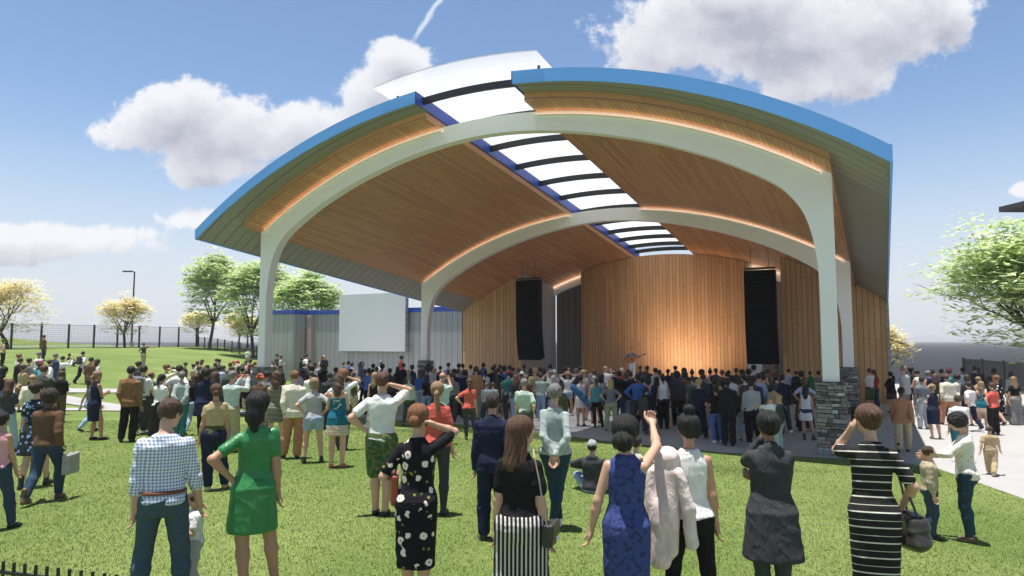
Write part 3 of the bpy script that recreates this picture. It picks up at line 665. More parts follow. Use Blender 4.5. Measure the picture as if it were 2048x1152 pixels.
# low picket fence at the bottom left corner
def pickets():
    a, b_ = (-3.75, 4.55), (-1.9, 4.02); root = empty('picket_fence', (a[0], a[1], 0), label='low black metal picket fence crossing the bottom left corner', cat='fence')
    n = 22; zf = lambda x, y: float(terrain(x, y)); TOP = .925
    pk = []
    for k in range(n + 1):
        x = a[0] + (b_[0] - a[0]) * k / n; y = a[1] + (b_[1] - a[1]) * k / n; z0 = zf(x, y)
        m = MB(); m.box((x - a[0], y - a[1], z0 + TOP / 2 - .1), (.014, .014, TOP)); m.build('picket', 'black metal', root)
    for h in (.28, .76):
        m = MB(); m.tube([(0, 0, zf(*a) + h), (b_[0] - a[0], b_[1] - a[1], zf(*b_) + h)], .013, 4); m.build('rail', 'black metal', root)
pickets()
z = float(terrain(-48, 86)); lp = empty('street_lamp', (-48.4, 87.5, z), label='slim dark street lamp behind the middle yellow tree', cat='street lamp')
m = MB(); m.tube([(0, 0, 0), (0, 0, 9.6)], [.13, .09], 8); m.build('pole', 'dark metal', lp)
m = MB(); m.tube([(0, 0, 0), (0, 0, .6)], .26, 10); m.build('base', 'concrete', lp)
m = MB(); m.tube([(0, 0, 9.5), (-.25, 0, 9.6)], .05, 6); m.box((-.85, 0, 9.62), (1.2, .42, .16)); m.build('lamp_head', 'dark metal', lp)
sh = empty('shelter', (27.3, 38, 0), label='dark flat roofed shelter whose roof corner shows at the far right', cat='shelter')
m = MB()
A = [(0, 0), (.9, -10), (12, -9), (12, .3)]
lo_, hi_ = 10.05, 10.35
m.face([(x, y, hi_ + (.0)) for x, y in A]); m.face([(x, y, lo_) for x, y in A][::-1])
for i in range(4):
    p, q = A[i], A[(i + 1) % 4]; m.face([(*p, lo_), (*q, lo_), (*q, hi_), (*p, hi_)])
m.build('roof', 'dark metal', sh)
for x, y in ((3.4, -1.2), (3.6, -8.2), (10.6, -1.2), (10.8, -8)):
    m = MB(); m.tube([(x, y, -.5), (x, y, lo_)], .16, 10); m.build('column', 'pilaster', sh)

# ================================================================ trees
def tree(x, y, h, crown_r, trunk_h, leaf, label, kind, seed, nleaf=9000, ls=.2, group=None, levels=4, flat=.55, asym=(0, 0), tr=.14, z=None):
    rnd = random.Random(seed); nr = np.random.default_rng(seed)
    z = float(terrain(x, y)) if z is None else z
    root = empty(kind, (x, y, z - .05), label=label, cat='tree', group=group)
    m = MB(); tips = []
    def grow(p, d, ln, r, lev):
        n = 4; pts = [p]; rs = [r]; q = p.copy(); dd = d.copy()
        for i in range(n):
            dd = (dd + Vector((rnd.uniform(-.16, .16), rnd.uniform(-.16, .16), rnd.uniform(-.03, .10)))).normalized(); q = q + dd * ln / n; pts.append(q.copy()); rs.append(r * (1 - .38 * (i + 1) / n))
        m.tube(pts, rs, 7 if lev < 2 else 4, False)
        if lev >= 2: tips.extend([(pts[k], lev) for k in (2, 3, 4)])
        if lev >= levels: return
        k = rnd.choice((3, 3, 4)) if lev > 0 else 5
        for j in range(k):
            az = 2 * pi * (j + rnd.random() * .6) / k + lev; sp = rnd.uniform(.45, .95) if lev else rnd.uniform(.5, .85)
            side = Vector((cos(az), sin(az), 0)); nd = (dd * cos(sp) + side * sin(sp)); nd.z += .12; nd.normalize()
            grow(pts[-1] if j % 2 == 0 or lev == 0 else pts[-2], nd, ln * rnd.uniform(.62, .8), rs[-1] * .66, lev + 1)
        if lev == 0 or rnd.random() < .6: grow(pts[-1], (dd + Vector((0, 0, .4))).normalized(), ln * .72, rs[-1] * .7, lev + 1)
    grow(Vector((0, 0, 0)), Vector((rnd.uniform(-.06, .06), rnd.uniform(-.06, .06), 1)).normalized(), trunk_h, tr, 0)
    T = np.array([list(t[0]) for t in tips]); top = T[:, 2].max(); rad = np.percentile(np.hypot(T[:, 0], T[:, 1]), 96)
    # fit the limbs to the wanted height and width
    sz = (h - trunk_h) / (top - trunk_h); sx = crown_r / rad
    def fit(p):
        zz = p[2] if p[2] < trunk_h else trunk_h + (p[2] - trunk_h) * sz; f_ = min(1, max(0, p[2] / trunk_h)) ; f2 = 1 + (sx - 1) * f_
        return (p[0] * f2 + asym[0] * max(0, p[2] - trunk_h) / top, p[1] * f2 + asym[1] * max(0, p[2] - trunk_h) / top, zz)
    m.v = [fit(p) for p in m.v]; m.build('trunk', 'bark', root, smooth=True)
    T = np.array([fit(t) for t in T.tolist()])
    # leaf clusters: flat sprays around a share of the twig points
    pick = T[nr.integers(0, len(T), nleaf // 14)]; nv = len(pick) * 6 // 20; zc = trunk_h + (h - trunk_h) * .46; g = nr.normal(0, 1, (nv, 3)); g /= np.linalg.norm(g, axis=1)[:, None]; rr_ = (.45 + .55 * nr.random(nv) ** .6)[:, None]
    pick[:nv] = g * rr_ * np.array([crown_r * .95, crown_r * .95, (h - trunk_h) * .52]) + np.array([asym[0] * .5, asym[1] * .5, zc])
    cen = pick + nr.normal(0, .18, pick.shape) * crown_r / 3
    C = np.repeat(cen, 14, 0); n = len(C); spread = crown_r * .085
    C = C + nr.normal(0, 1, (n, 3)) * np.array([spread, spread, spread * flat * .5])
    a = nr.random(n) * 2 * pi; tilt = nr.normal(0, .45, n); s = ls * (.6 + .8 * nr.random(n))
    ex = np.stack([np.cos(a), np.sin(a), np.sin(tilt) * .5], 1) * s[:, None]; ey = np.stack([-np.sin(a), np.cos(a), np.cos(a) * .4 * np.sin(tilt * 2)], 1) * (s * .42)[:, None]
    V = np.stack([C - ex, C - ey * .9 + ex * .1, C + ex, C + ey], 1)
    me = bpy.data.meshes.new('crown'); me.vertices.add(4 * n); me.vertices.foreach_set('co', V.ravel()); me.loops.add(4 * n); me.loops.foreach_set('vertex_index', np.arange(4 * n))
    me.polygons.add(n); me.polygons.foreach_set('loop_start', np.arange(0, 4 * n, 4)); me.update(calc_edges=True); me.materials.append(MATS[leaf])
    o = bpy.data.objects.new('crown', me); COL.objects.link(o); o.parent = root
    return root
YG = 'small yellow blossoming trees on the rise'
tree(-47.3, 64.5, 6.6, 3.9, 1.6, 'yellow leaf', 'wide pale yellow tree at the left edge of the picture', 'yellow_tree', 3, 9000, .17, YG)
tree(-43.6, 77.5, 6.1, 3.0, 1.7, 'yellow leaf', 'round pale yellow tree in front of the street lamp', 'yellow_tree', 8, 7500, .16, YG)
tree(-42.0, 92, 4.9, 2.7, 1.9, 'yellow leaf', 'yellow tree beneath the leftmost green tree', 'yellow_tree', 12, 5000, .17, YG, z=2.0)
tree(-36.2, 91, 5.2, 2.7, 1.9, 'yellow leaf', 'yellow tree between the two green trees, farther back', 'yellow_tree', 15, 5000, .17, YG, z=1.6)
tree(-34.0, 88, 4.6, 2.3, 1.7, 'yellow leaf', 'smallest yellow tree, just left of the tall white column', 'yellow_tree', 17, 4000, .17, YG, z=1.6)
GG = 'pale green broadleaf trees behind the lawn'
tree(-36.0, 82, 11.8, 4.1, 3.0, 'green leaf', 'tall pale green tree farthest left of the green ones', 'green_tree', 21, 12500, .27, GG, flat=.4, tr=.2)
tree(-27.2, 72.5, 10.4, 3.6, 2.6, 'green leaf', 'pale green tree directly left of the tall white column', 'green_tree', 22, 11500, .25, GG, flat=.4, tr=.2)
tree(-19.4, 64, 9.4, 3.6, 2.6, 'green leaf', 'pale green tree rising behind the grey building', 'green_tree', 23, 11500, .23, GG, flat=.4, tr=.2)
tree(21.9, 26.6, 7.7, 4.5, 2.3, 'green leaf', 'large pale green tree at the right edge with bare dark boughs', 'green_tree', 31, 22000, .17, GG, flat=.4, tr=.2)
tree(28.6, 53, 5.2, 2.1, 1.6, 'yellow leaf', 'yellow tree showing behind the right corner of the shell', 'yellow_tree', 35, 6000, .15, YG, z=-.9)

# ================================================================ people: bodies and clothes grown from smooth distance fields
def v3(*a): return np.array(a, float)
class Field:
    def __init__(s, lo, hi, cell):
        s.cell = cell; s.lo = np.array(lo, float); s.n = np.ceil((np.array(hi) - s.lo) / cell).astype(int) + 1
        s.ax = [s.lo[i] + np.arange(s.n[i]) * cell for i in range(3)]; s.D = np.full(s.n, .25, np.float32)
    def sl(s, lo, hi):
        a = np.clip(np.floor((np.array(lo) - s.lo) / s.cell).astype(int), 0, s.n - 1); b = np.clip(np.ceil((np.array(hi) - s.lo) / s.cell).astype(int) + 1, 1, s.n)
        return tuple(slice(a[i], max(b[i], a[i] + 1)) for i in range(3))
    def put(s, fn, lo, hi, k=.02, op='u', pad=.06):
        q = s.sl(np.array(lo) - pad, np.array(hi) + pad); X, Y, Z = np.meshgrid(s.ax[0][q[0]], s.ax[1][q[1]], s.ax[2][q[2]], indexing='ij'); d = fn(X, Y, Z).astype(np.float32); c = s.D[q]
        if op == 'u':
            if k <= 0: s.D[q] = np.minimum(c, d)
            else:
                h = np.clip(.5 + .5 * (d - c) / k, 0, 1); s.D[q] = d * (1 - h) + c * h - k * h * (1 - h)
        else:
            d = -d; h = np.clip(.5 - .5 * (d - c) / max(k, 1e-4), 0, 1); s.D[q] = d * (1 - h) + c * h + k * h * (1 - h)
    def cone(s, a, b, ra, rb, k=.02, op='u', sq=None):
        a = np.array(a, float); b = np.array(b, float); r = max(ra, rb)
        def f(X, Y, Z):
            e = b - a; L2 = max(e @ e, 1e-9); px, py, pz = X - a[0], Y - a[1], Z - a[2]; t = np.clip((px * e[0] + py * e[1] + pz * e[2]) / L2, 0, 1)
            return np.sqrt((px - t * e[0]) ** 2 + (py - t * e[1]) ** 2 + (pz - t * e[2]) ** 2) - (ra + (rb - ra) * t)
        s.put(f, np.minimum(a, b) - r, np.maximum(a, b) + r, k, op)
    def ell(s, c, r, R=None, k=.02, op='u'):
        c = np.array(c, float); r = np.array(r, float); R = np.eye(3) if R is None else np.array(R); m = r.max()
        def f(X, Y, Z):
            px, py, pz = X - c[0], Y - c[1], Z - c[2]
            a = (R[0, 0] * px + R[1, 0] * py + R[2, 0] * pz) / r[0]; b = (R[0, 1] * px + R[1, 1] * py + R[2, 1] * pz) / r[1]; g = (R[0, 2] * px + R[1, 2] * py + R[2, 2] * pz) / r[2]
            k0 = np.sqrt(a * a + b * b + g * g); k1 = np.sqrt((a / r[0]) ** 2 + (b / r[1]) ** 2 + (g / r[2]) ** 2) + 1e-9
            return k0 * (k0 - 1) / k1
        s.put(f, c - m, c + m, k, op)
    def prof(s, tab, z0, z1, off, infl=0, k=.03, power=2.3, op='u', zc=None):
        """stack of ellipses: tab rows z, rx, ry, cy; off(z)->x,y shift"""
        T = np.array(tab); mr = T[:, 1:3].max() + infl + .12
        def f(X, Y, Z):
            rx = np.interp(Z, T[:, 0], T[:, 1]) + infl; ry = np.interp(Z, T[:, 0], T[:, 2]) + infl; cy = np.interp(Z, T[:, 0], T[:, 3]); ox, oy = off(Z)
            a = np.abs((X - ox) / rx); b = np.abs((Y - oy - cy) / ry); q = (a ** power + b ** power) ** (1 / power); d = (q - 1) * np.minimum(rx, ry)
            e = np.maximum(z0 - Z, Z - z1); h = .012
            return np.maximum(d, e) + h * np.clip(1 - np.abs(d - e) / (2 * h), 0, 1) ** 2 * .5
        ox0, oy0 = off(np.array([z0, z1])); s.put(f, (min(ox0) - mr, min(oy0) - mr, z0), (max(ox0) + mr, max(oy0) + mr, z1), k, op, pad=.03)
    def clip_below(s, z, x=None): s.D[:, :, :] = np.maximum(s.D, (z - s.ax[2])[None, None, :])
    def clip_above(s, z): s.D[:, :, :] = np.maximum(s.D, (s.ax[2] - z)[None, None, :])
    def wrinkle(s, amp, seed, fx=1.0, zlo=-9, zhi=9):
        r = random.Random(seed); X, Y, Z = np.meshgrid(*s.ax, indexing='ij', sparse=True); w = 0
        for i in range(5):
            fq = r.uniform(16, 42) * fx; a = r.uniform(0, 6.28); t = r.uniform(.25, 1.2) * r.choice((-1, 1)); ph = fq * (Z * t + .8 * X * cos(a) + .5 * Y * sin(a)) + 1.6 * np.sin(8 * X + 9 * Z + i) + 1.2 * np.sin(13 * Y - 6 * Z + 2 * i) + r.uniform(0, 6)
            m = .5 + .5 * np.sin(7 * X * cos(i) + 6 * Z + 5 * Y + 1.7 * i + r.uniform(0, 6)); w = w + (1 - np.abs(np.sin(ph * .5))) ** 2.2 * m * m
        s.D = s.D - (amp * 2.2 * (w - .45)).astype(np.float32)
    def mesh(s):
        D = s.D; ins = D < 0; nx, ny, nz = D.shape
        c = np.zeros((nx - 1, ny - 1, nz - 1), np.uint8)
        for dx in (0, 1):
            for dy in (0, 1):
                for dz in (0, 1): c += ins[dx:nx - 1 + dx, dy:ny - 1 + dy, dz:nz - 1 + dz]
        act = (c > 0) & (c < 8); I = np.argwhere(act); n = len(I); idx = -np.ones(act.shape, np.int64); idx[act] = np.arange(n)
        P = np.zeros((n, 3)); cnt = np.zeros(n)
        for ax in range(3):
            o1, o2 = [(1, 2), (0, 2), (0, 1)][ax]
            for u in (0, 1):
                for w in (0, 1):
                    p = I.copy(); p[:, o1] += u; p[:, o2] += w; q = p.copy(); q[:, ax] += 1
                    d0 = D[p[:, 0], p[:, 1], p[:, 2]]; d1 = D[q[:, 0], q[:, 1], q[:, 2]]; m = (d0 < 0) != (d1 < 0)
                    t = np.where(m, d0 / np.where(m, d0 - d1, 1), 0); pp = p.astype(float); pp[:, ax] += t; P[m] += pp[m]; cnt[m] += 1
        P = P / np.maximum(cnt, 1)[:, None] * s.cell + s.lo; F = []
        for ax in range(3):
            o1, o2 = [(1, 2), (2, 0), (0, 1)][ax]
            a = np.take(ins, range(D.shape[ax] - 1), ax); b = np.take(ins, range(1, D.shape[ax]), ax); E = np.argwhere(a != b)
            E = E[(E[:, o1] > 0) & (E[:, o2] > 0) & (E[:, o1] < D.shape[o1] - 1) & (E[:, o2] < D.shape[o2] - 1)]
            if not len(E): continue
            fl = a[E[:, 0], E[:, 1], E[:, 2]]
            def g(u, w):
                q = E.copy(); q[:, o1] -= u; q[:, o2] -= w; return idx[q[:, 0], q[:, 1], q[:, 2]]
            Q = np.stack([g(1, 1), g(0, 1), g(0, 0), g(1, 0)], 1); Q[~fl] = Q[~fl][:, ::-1]; F.append(Q)
        return P, (np.concatenate(F) if F else np.zeros((0, 4), int))

def rotz(a): c, s = cos(a), sin(a); return np.array([[c, -s, 0], [s, c, 0], [0, 0, 1.]])
def rotx(a): c, s = cos(a), sin(a); return np.array([[1, 0, 0], [0, c, -s], [0, s, c.real]])
def roty(a): c, s = cos(a), sin(a); return np.array([[c, 0, s], [0, 1, 0], [-s, 0, c]])
def unit(v): v = np.array(v, float); return v / max(1e-9, np.linalg.norm(v))
def ik(a, b, l1, l2, hint):
    a, b = np.array(a, float), np.array(b, float); e = b - a; d = np.linalg.norm(e)
    if d > (l1 + l2) * .995: b = a + e / d * (l1 + l2) * .995; d = (l1 + l2) * .995; e = b - a
    x = (l1 * l1 - l2 * l2 + d * d) / (2 * d); hh = sqrt(max(0, l1 * l1 - x * x)); u = e / d; h = np.array(hint, float); h = h - u * (h @ u); return a + u * x + unit(h) * hh, b

ARMS = {  # hand target relative to the body for the right arm (x out), elbow hint, thumb direction, hand kind
    'down': ((.215, .03, .795), (.12, -1, 0), (0, 1, 0), 'relax'), 'down2': ((.215, .12, .815), (.15, -1, 0), (-.2, 1, 0), 'relax'),
    'hip': ((.185, -.03, 1.02), (1, -.45, 0), (0, 1, .3), 'relax'), 'hipback': ((.15, -.12, 1.0), (1, -.4, 0), (0, -.2, 1), 'relax'),
    'cross': ((-.10, .19, 1.17), (.6, -.1, -1), (0, 0, 1), 'grip'), 'cross2': ((-.07, .22, 1.12), (.7, -.1, -1), (0, 0, 1), 'grip'),
    'front': ((.06, .27, 1.13), (.5, -.2, -1), (-.3, 0, 1), 'grip'), 'front2': ((.02, .25, 1.10), (.5, -.2, -1), (-.3, 0, 1), 'grip'),
    'ear': ((.125, .03, 1.585), (.62, .35, -1), (-1, 0, .3), 'grip'), 'chin': ((.03, .16, 1.50), (.6, .2, -1), (0, .2, 1), 'grip'),
    'photo': ((.10, .38, 1.55), (.35, .1, -1), (-1, 0, .2), 'grip'), 'raise': ((.30, .30, 1.78), (1, 0, -.3), (-1, 0, .2), 'grip'), 'up': ((.22, .10, 1.92), (1, 0, 0), (-1, 0, .2), 'relax'),
    'head': ((.09, -.03, 1.70), (1, .2, .2), (0, 0, 1), 'relax'), 'behind': ((.03, -.17, .90), (.8, -.6, 0), (0, 0, -1), 'relax'), 'pocket': ((.185, .03, .90), (.35, -1, 0), (0, 1, 0), 'grip'),
    'walkf': ((.25, .22, .86), (.3, -1, 0), (-.2, .3, 1), 'relax'), 'walkb': ((.26, -.16, .84), (.2, -1, 0), (0, 1, 0), 'relax'), 'out': ((.32, .52, 1.33), (.7, 0, -1), (-.3, 0, 1), 'relax'),
    'knee': ((.20, .30, .42), (.8, 0, 0), (0, 0, 1), 'relax'), 'guitn': ((.36, .24, 1.30), (1, -.2, -.6), (0, 0, 1), 'grip'), 'guitb': ((.12, .22, 1.05), (1, -.3, -.2), (0, 0, 1), 'grip'),
    'purse': ((.30, .02, .74), (.3, -1, 0), (0, 1, 0), 'relax'), 'hold': ((.24, .20, 1.10), (.4, -1, -.2), (0, 0, 1), 'grip'), 'strap': ((.16, .13, 1.28), (.9, 0, -.6), (0, 0, 1), 'grip')}
LEGS = {  # feet (x, y, z, yaw) for left, right ; pelvis shift x, z
    'stand': (((-.10, 0, 0, .18), (.10, 0, 0, -.18)), (0, 0)), 'wide': (((-.17, .02, 0, .2), (.17, -.02, 0, -.2)), (0, -.012)),
    'contra': (((-.09, 0, 0, .1), (.17, .10, 0, -.4)), (-.035, -.004)), 'contral': (((-.17, .10, 0, .4), (.09, 0, 0, -.1)), (.035, -.004)), 'walk': (((-.08, -.34, .06, .05), (.08, .24, 0, -.08)), (0, -.055)), 'walkl': (((-.08, .24, 0, .05), (.08, -.34, .06, -.08)), (0, -.055)),
    'close': (((-.065, .02, 0, .08), (.065, -.03, 0, -.08)), (0, 0)), 'cross': (((.05, .10, 0, .1), (-.01, -.06, 0, -.3)), (.02, -.008)), 'step': (((-.09, -.12, 0, .1), (.12, .22, 0, -.2)), (0, -.02))}
def skel(sex='m', legs='stand', al='down', ar='down', head=(0, 0), lean=(0, 0), sit=False):
    k = {}; f = sex == 'f'; c = sex == 'c'
    (fl, fr), (px, pz) = LEGS[legs]; k['sex'] = sex; k['px'] = px; k['pz'] = pz; lx, ly = lean
    if sit: pz = -.80
    k['sit'] = sit
    def off(Z):
        t = np.clip((Z - (.95 + pz)) / .5, 0, 1.6); return px * (1 - .6 * np.clip(t, 0, 1)) + lx * t, ly * t
    k['off'] = off
    def P(x, y, z): ox, oy = off(np.array(z + pz)); return v3(x + float(ox), y + float(oy), z + pz)
    sw = .136 if f else .168; tilt = -px * .5
    k['neck0'] = P(0, -.015, 1.43); k['neck1'] = P(0, .012, 1.56); k['head'] = P(0, .03, 1.64)
    k['R'] = rotz(head[0]) @ rotx(head[1])
    hd = k['neck1'] + k['R'] @ v3(0, .015, .082); k['head'] = hd
    for s, arm, nm in ((-1, al, 'l'), (1, ar, 'r')):
        sh = P(s * sw, -.012, 1.376 + s * tilt); ht, hint, th, hk = ARMS[arm] if isinstance(arm, str) else arm; tgt = P(s * ht[0], ht[1], ht[2]) if not sit else v3(s * ht[0], ht[1], ht[2])
        el, wr = ik(sh, tgt, .285, .255, (s * hint[0], hint[1], hint[2])); k['sh' + nm] = sh; k['el' + nm] = el; k['wr' + nm] = wr; k['th' + nm] = (s * th[0], th[1], th[2]); k['hk' + nm] = hk
    for s, ft, nm in ((-1, fl, 'l'), (1, fr, 'r')):
        hip = P(s * (.088 if f else .092), 0, .90)
        if sit:
            kn = v3(s * .34, .30, .26); an = v3(s * -.06, .36, .10); hip = v3(s * .10, 0, .11); k['ft' + nm] = (s * .9 + (.9 if s < 0 else -.9) * 0, 0)
            k['hip' + nm], k['kn' + nm], k['an' + nm] = hip, kn, an; k['fy' + nm] = -s * 1.2; k['fz' + nm] = .03; continue
        an = v3(ft[0], ft[1] - .02, ft[2] + .085); kn, an = ik(hip, an, .415, .405, (s * .12, 1, 0)); k['hip' + nm], k['kn' + nm], k['an' + nm] = hip, kn, an; k['fy' + nm] = ft[3]; k['fz' + nm] = ft[2]
    return k
TORSO = {'m': [(.80, .135, .09, -.01), (.88, .158, .11, -.018), (.94, .164, .116, -.018), (1.02, .150, .104, -.002), (1.10, .144, .100, .004), (1.20, .154, .106, .004), (1.30, .168, .112, .0), (1.37, .166, .102, -.008), (1.42, .122, .080, -.014), (1.47, .075, .064, -.014)],
         'f': [(.80, .145, .10, -.012), (.88, .178, .122, -.022), (.94, .180, .122, -.02), (1.02, .152, .100, -.002), (1.09, .128, .088, .004), (1.17, .132, .094, .006), (1.27, .140, .110, .010), (1.34, .138, .096, -.002), (1.40, .108, .074, -.012), (1.46, .066, .056, -.014)]}
TORSO['c'] = [(z, rx * .98, ry, cy) for z, rx, ry, cy in TORSO['m']]
def bounds(k, pad=.14):
    P = np.array([v for q, v in k.items() if isinstance(v, np.ndarray) and v.shape == (3,)]); lo = P.min(0) - pad; hi = P.max(0) + pad; lo[2] = min(lo[2], -.02); lo[2] = max(lo[2], -.03); return lo - [.04, .04, 0], hi + [.04, .1, .04]
def head_field(F, k, fine):
    R, h = k['R'], k['head']; T = lambda x, y, z: h + R @ v3(x, y, z)
    F.ell(T(0, -.012, .022), (.076, .094, .084), R, .02); F.ell(T(0, .028, -.028), (.058, .066, .075), R, .03); F.ell(T(0, .055, -.078), (.032, .03, .026), R, .03)
    F.cone(T(0, .086, .008), T(0, .104, -.022), .008, .013, .012)
    for s in (-1, 1): F.ell(T(s * .077, -.004, -.012), (.010, .020, .032), R @ rotz(s * .3), .006)
    if fine:
        F.ell(T(0, .082, .028), (.052, .012, .010), R, .02)
        for s in (-1, 1): F.ell(T(s * .032, .094, .010), (.017, .012, .010), R, .012, 'd'); F.ell(T(s * .032, .080, .009), (.014, .0125, .012), R, .004)
        F.ell(T(0, .092, -.050), (.026, .011, .007), R, .008); F.ell(T(0, .092, -.061), (.021, .011, .007), R, .008)
def arm_cones(F, k, nm, i=0, kk=.025, upto=None, e2=0, start=0):
    s, e, w = k['sh' + nm], k['el' + nm], k['wr' + nm]; f = k['sex'] == 'f'; r0, r1, r2, r3 = (.044, .036, .036, .023) if f else (.052, .043, .042, .028)
    r0 += i; r1 += i + e2 * .5; r2 += i + e2 * .5; r3 += i + e2
    if upto is None or upto >= 1:
        F.cone(s, e, r0, r1, kk); m = e + (w - e) * .3; F.cone(e, m, r1, r2, kk); u = 1 if upto is None else min(1, upto - 1)
        if u > .02: F.cone(m if u > .3 else e, e + (w - e) * u, r2, r2 + (r3 - r2) * u, kk)
    else: F.cone(s, s + (e - s) * upto, r0, r0 + (r1 - r0) * upto + e2 * .6, kk)
def leg_cones(F, k, nm, i=0, kk=.03, upto=2.0, flare=None):
    h, n, a = k['hip' + nm], k['kn' + nm], k['an' + nm]; f = k['sex'] == 'f'; r0, r1, r2, r3 = (.090, .054, .056, .036) if f else (.088, .058, .058, .040)
    if flare: g0, g1, g2 = flare
    else: g0 = g1 = g2 = 0
    u = min(1, upto); e = h + (n - h) * u; F.cone(h, e, r0 + i + g0, (r0 + (r1 - r0) * u) + i + g0 + (g1 - g0) * u, kk)
    if upto > 1:
        m = n + (a - n) * .32 + v3(0, -.012, 0); u = min(1, upto - 1); F.cone(n, m, r1 + i + g1, r2 + i + g1, kk)
        F.cone(m, n + (a - n) * u, r2 + i + g1, r3 + i + g2, kk)
_hand = {}
def hand_mesh(kind, cell):
    key = (kind, cell)
    if key in _hand: return _hand[key]
    F = Field((-.075, -.06, -.03), (.085, .085, .21), cell); F.ell((0, 0, .048), (.042, .017, .05), None, .01); F.cone((0, 0, -.02), (0, 0, .03), .026, .025, .02)
    curl = {'relax': (.30, .35, .25), 'grip': (.75, 1.0, .7)}[kind]
    for j, (x, l) in enumerate(((.030, .070), (.010, .078), (-.011, .072), (-.030, .056))):
        p = v3(x, 0, .084); a = 0; r = .0092 if j < 3 else .008; fr = (.45, .32, .25); spread = x * .8; bend = curl[0] + j * .06
        for q in range(3):
            a += (bend if q == 0 else curl[q]); d = v3(spread * .25, sin(a), cos(a)); nx = p + d * l * fr[q]; F.cone(p, nx, r, r - .0009, .004); p = nx; r -= .0009
    p = v3(.030, .004, .022); q = p + v3(.026, .012, .030); F.cone(p, q, .015, .0115, .012); q2 = q + v3(.006, .014, .028); F.cone(q, q2, .011, .0095, .005); q3 = q2 + v3(-.004, .010, .018); F.cone(q2, q3, .0095, .0085, .004)
    _hand[key] = F.mesh(); return _hand[key]
def hand_xf(k, nm):
    e, w = k['el' + nm], k['wr' + nm]; z = unit(w - e); t = np.array(k['th' + nm], float); x = unit(t - z * (t @ z)); y = np.cross(z, x)
    s = -1 if nm == 'l' else 1
    # palm (+y of the hand) faces the body: for the right hand y = z cross x already does so when the thumb points ahead
    return w, np.stack([x, y * s * 1, z], 1)
def mk_mesh(name, P, F_, mat, smooth=True):
    me = bpy.data.meshes.new(name); me.vertices.add(len(P)); me.vertices.foreach_set('co', np.asarray(P, np.float32).ravel()); n = len(F_); me.loops.add(4 * n); me.loops.foreach_set('vertex_index', F_.astype(np.int32).ravel())
    me.polygons.add(n); me.polygons.foreach_set('loop_start', np.arange(0, 4 * n, 4, dtype=np.int32)); me.update(calc_edges=True); me.polygons.foreach_set('use_smooth', [True] * n); me.materials.append(None); return me
def join(parts):
    P, F_, o = [], [], 0
    for p, f in parts: P.append(p); F_.append(f + o); o += len(p)
    return np.concatenate(P), np.concatenate(F_)
def relax(P, F_, it=1):
    for _ in range(it):
        A = np.zeros_like(P); c = np.zeros(len(P))
        for i in range(4):
            a, b = F_[:, i], F_[:, (i + 1) % 4]; np.add.at(A, a, P[b]); np.add.at(c, a, 1); np.add.at(A, b, P[a]); np.add.at(c, b, 1)
        P = P * .5 + A / np.maximum(c, 1)[:, None] * .5
    return P
def body(k, cell, fine):
    lo, hi = bounds(k); F = Field(lo, hi, cell); z0 = .80 + k['pz']
    F.prof(TORSO[k['sex']], z0, 1.47 + k['pz'], shifted(k), 0, .03)
    F.cone(k['neck0'], k['neck1'], .056 if k['sex'] != 'f' else .047, .049 if k['sex'] != 'f' else .042, .03)
    for nm in 'lr':
        arm_cones(F, k, nm); leg_cones(F, k, nm); foot(F, k, nm, -.006)
    head_field(F, k, fine)
    if fine: return F
    return F
def shifted(k):
    pz = k['pz'] if not k['sit'] else -.80; k['pzz'] = pz; o = k['off']; return o
def foot(F, k, nm, i=0, high=False, pump=False):
    a, y = k['an' + nm], k['fy' + nm]; R = rotz(y) @ (rotx(-.35) if k['fz' + nm] > .03 and not k['sit'] else np.eye(3)); b = v3(a[0], a[1], a[2] - .085); T = lambda x, yy, z: b + R @ v3(x, yy, z)
    s = -1 if nm == 'l' else 1
    F.cone(T(0, -.03, .040), T(s * .004, .085, .032), .034 + i, .038 + i, .02); F.cone(T(0, .08, .028), T(-s * .004, .150, .022), .036 + i, .024 + i, .02); F.cone(T(0, -.015, .045), a + v3(0, 0, .03 if not high else .10), .034 + i, .038 + i, .02)
    return b
BODY = {}
def zz_prof(k, tab): 
    pz = k['pz'] if not k['sit'] else -.80; return [(z + pz, a, b, c) for z, a, b, c in tab]
def make_body(k, cell, fine):
    lo, hi = bounds(k); F = Field(lo, hi, cell); pz = -.80 if k['sit'] else k['pz']
    F.prof(zz_prof(k, TORSO[k['sex']]), .80 + pz, 1.47 + pz, k['off'], 0, .03)
    F.cone(k['neck0'], k['neck1'], .056 if k['sex'] != 'f' else .047, .049 if k['sex'] != 'f' else .042, .03)
    for nm in 'lr': arm_cones(F, k, nm); leg_cones(F, k, nm); foot(F, k, nm, -.007)
    head_field(F, k, False) if not fine else None
    if fine:   # cut the head off the coarse grid and grow it on a fine one
        hc = k['head']; H = Field(hc - v3(.13, .15, .20), hc + v3(.13, .15, .14), .0055); H.cone(k['neck0'], k['neck1'], .056 if k['sex'] != 'f' else .047, .049 if k['sex'] != 'f' else .042, .03)
        head_field(H, k, True); H.D = np.maximum(H.D, (k['neck1'][2] - .05 - H.ax[2])[None, None, :]); hm = H.mesh()
    P, Q = F.mesh(); P = relax(P, Q, 1); parts = [(P, Q)]
    if fine: parts.append((relax(*hm, 1), hm[1]))
    for nm in 'lr':
        hp, hq = hand_mesh(k['hk' + nm], .0042 if fine else .0075); w, M = hand_xf(k, nm)
        if np.linalg.det(M) < 0: hq = hq[:, ::-1]
        parts.append((hp @ M.T + w, hq))
    return join(parts)

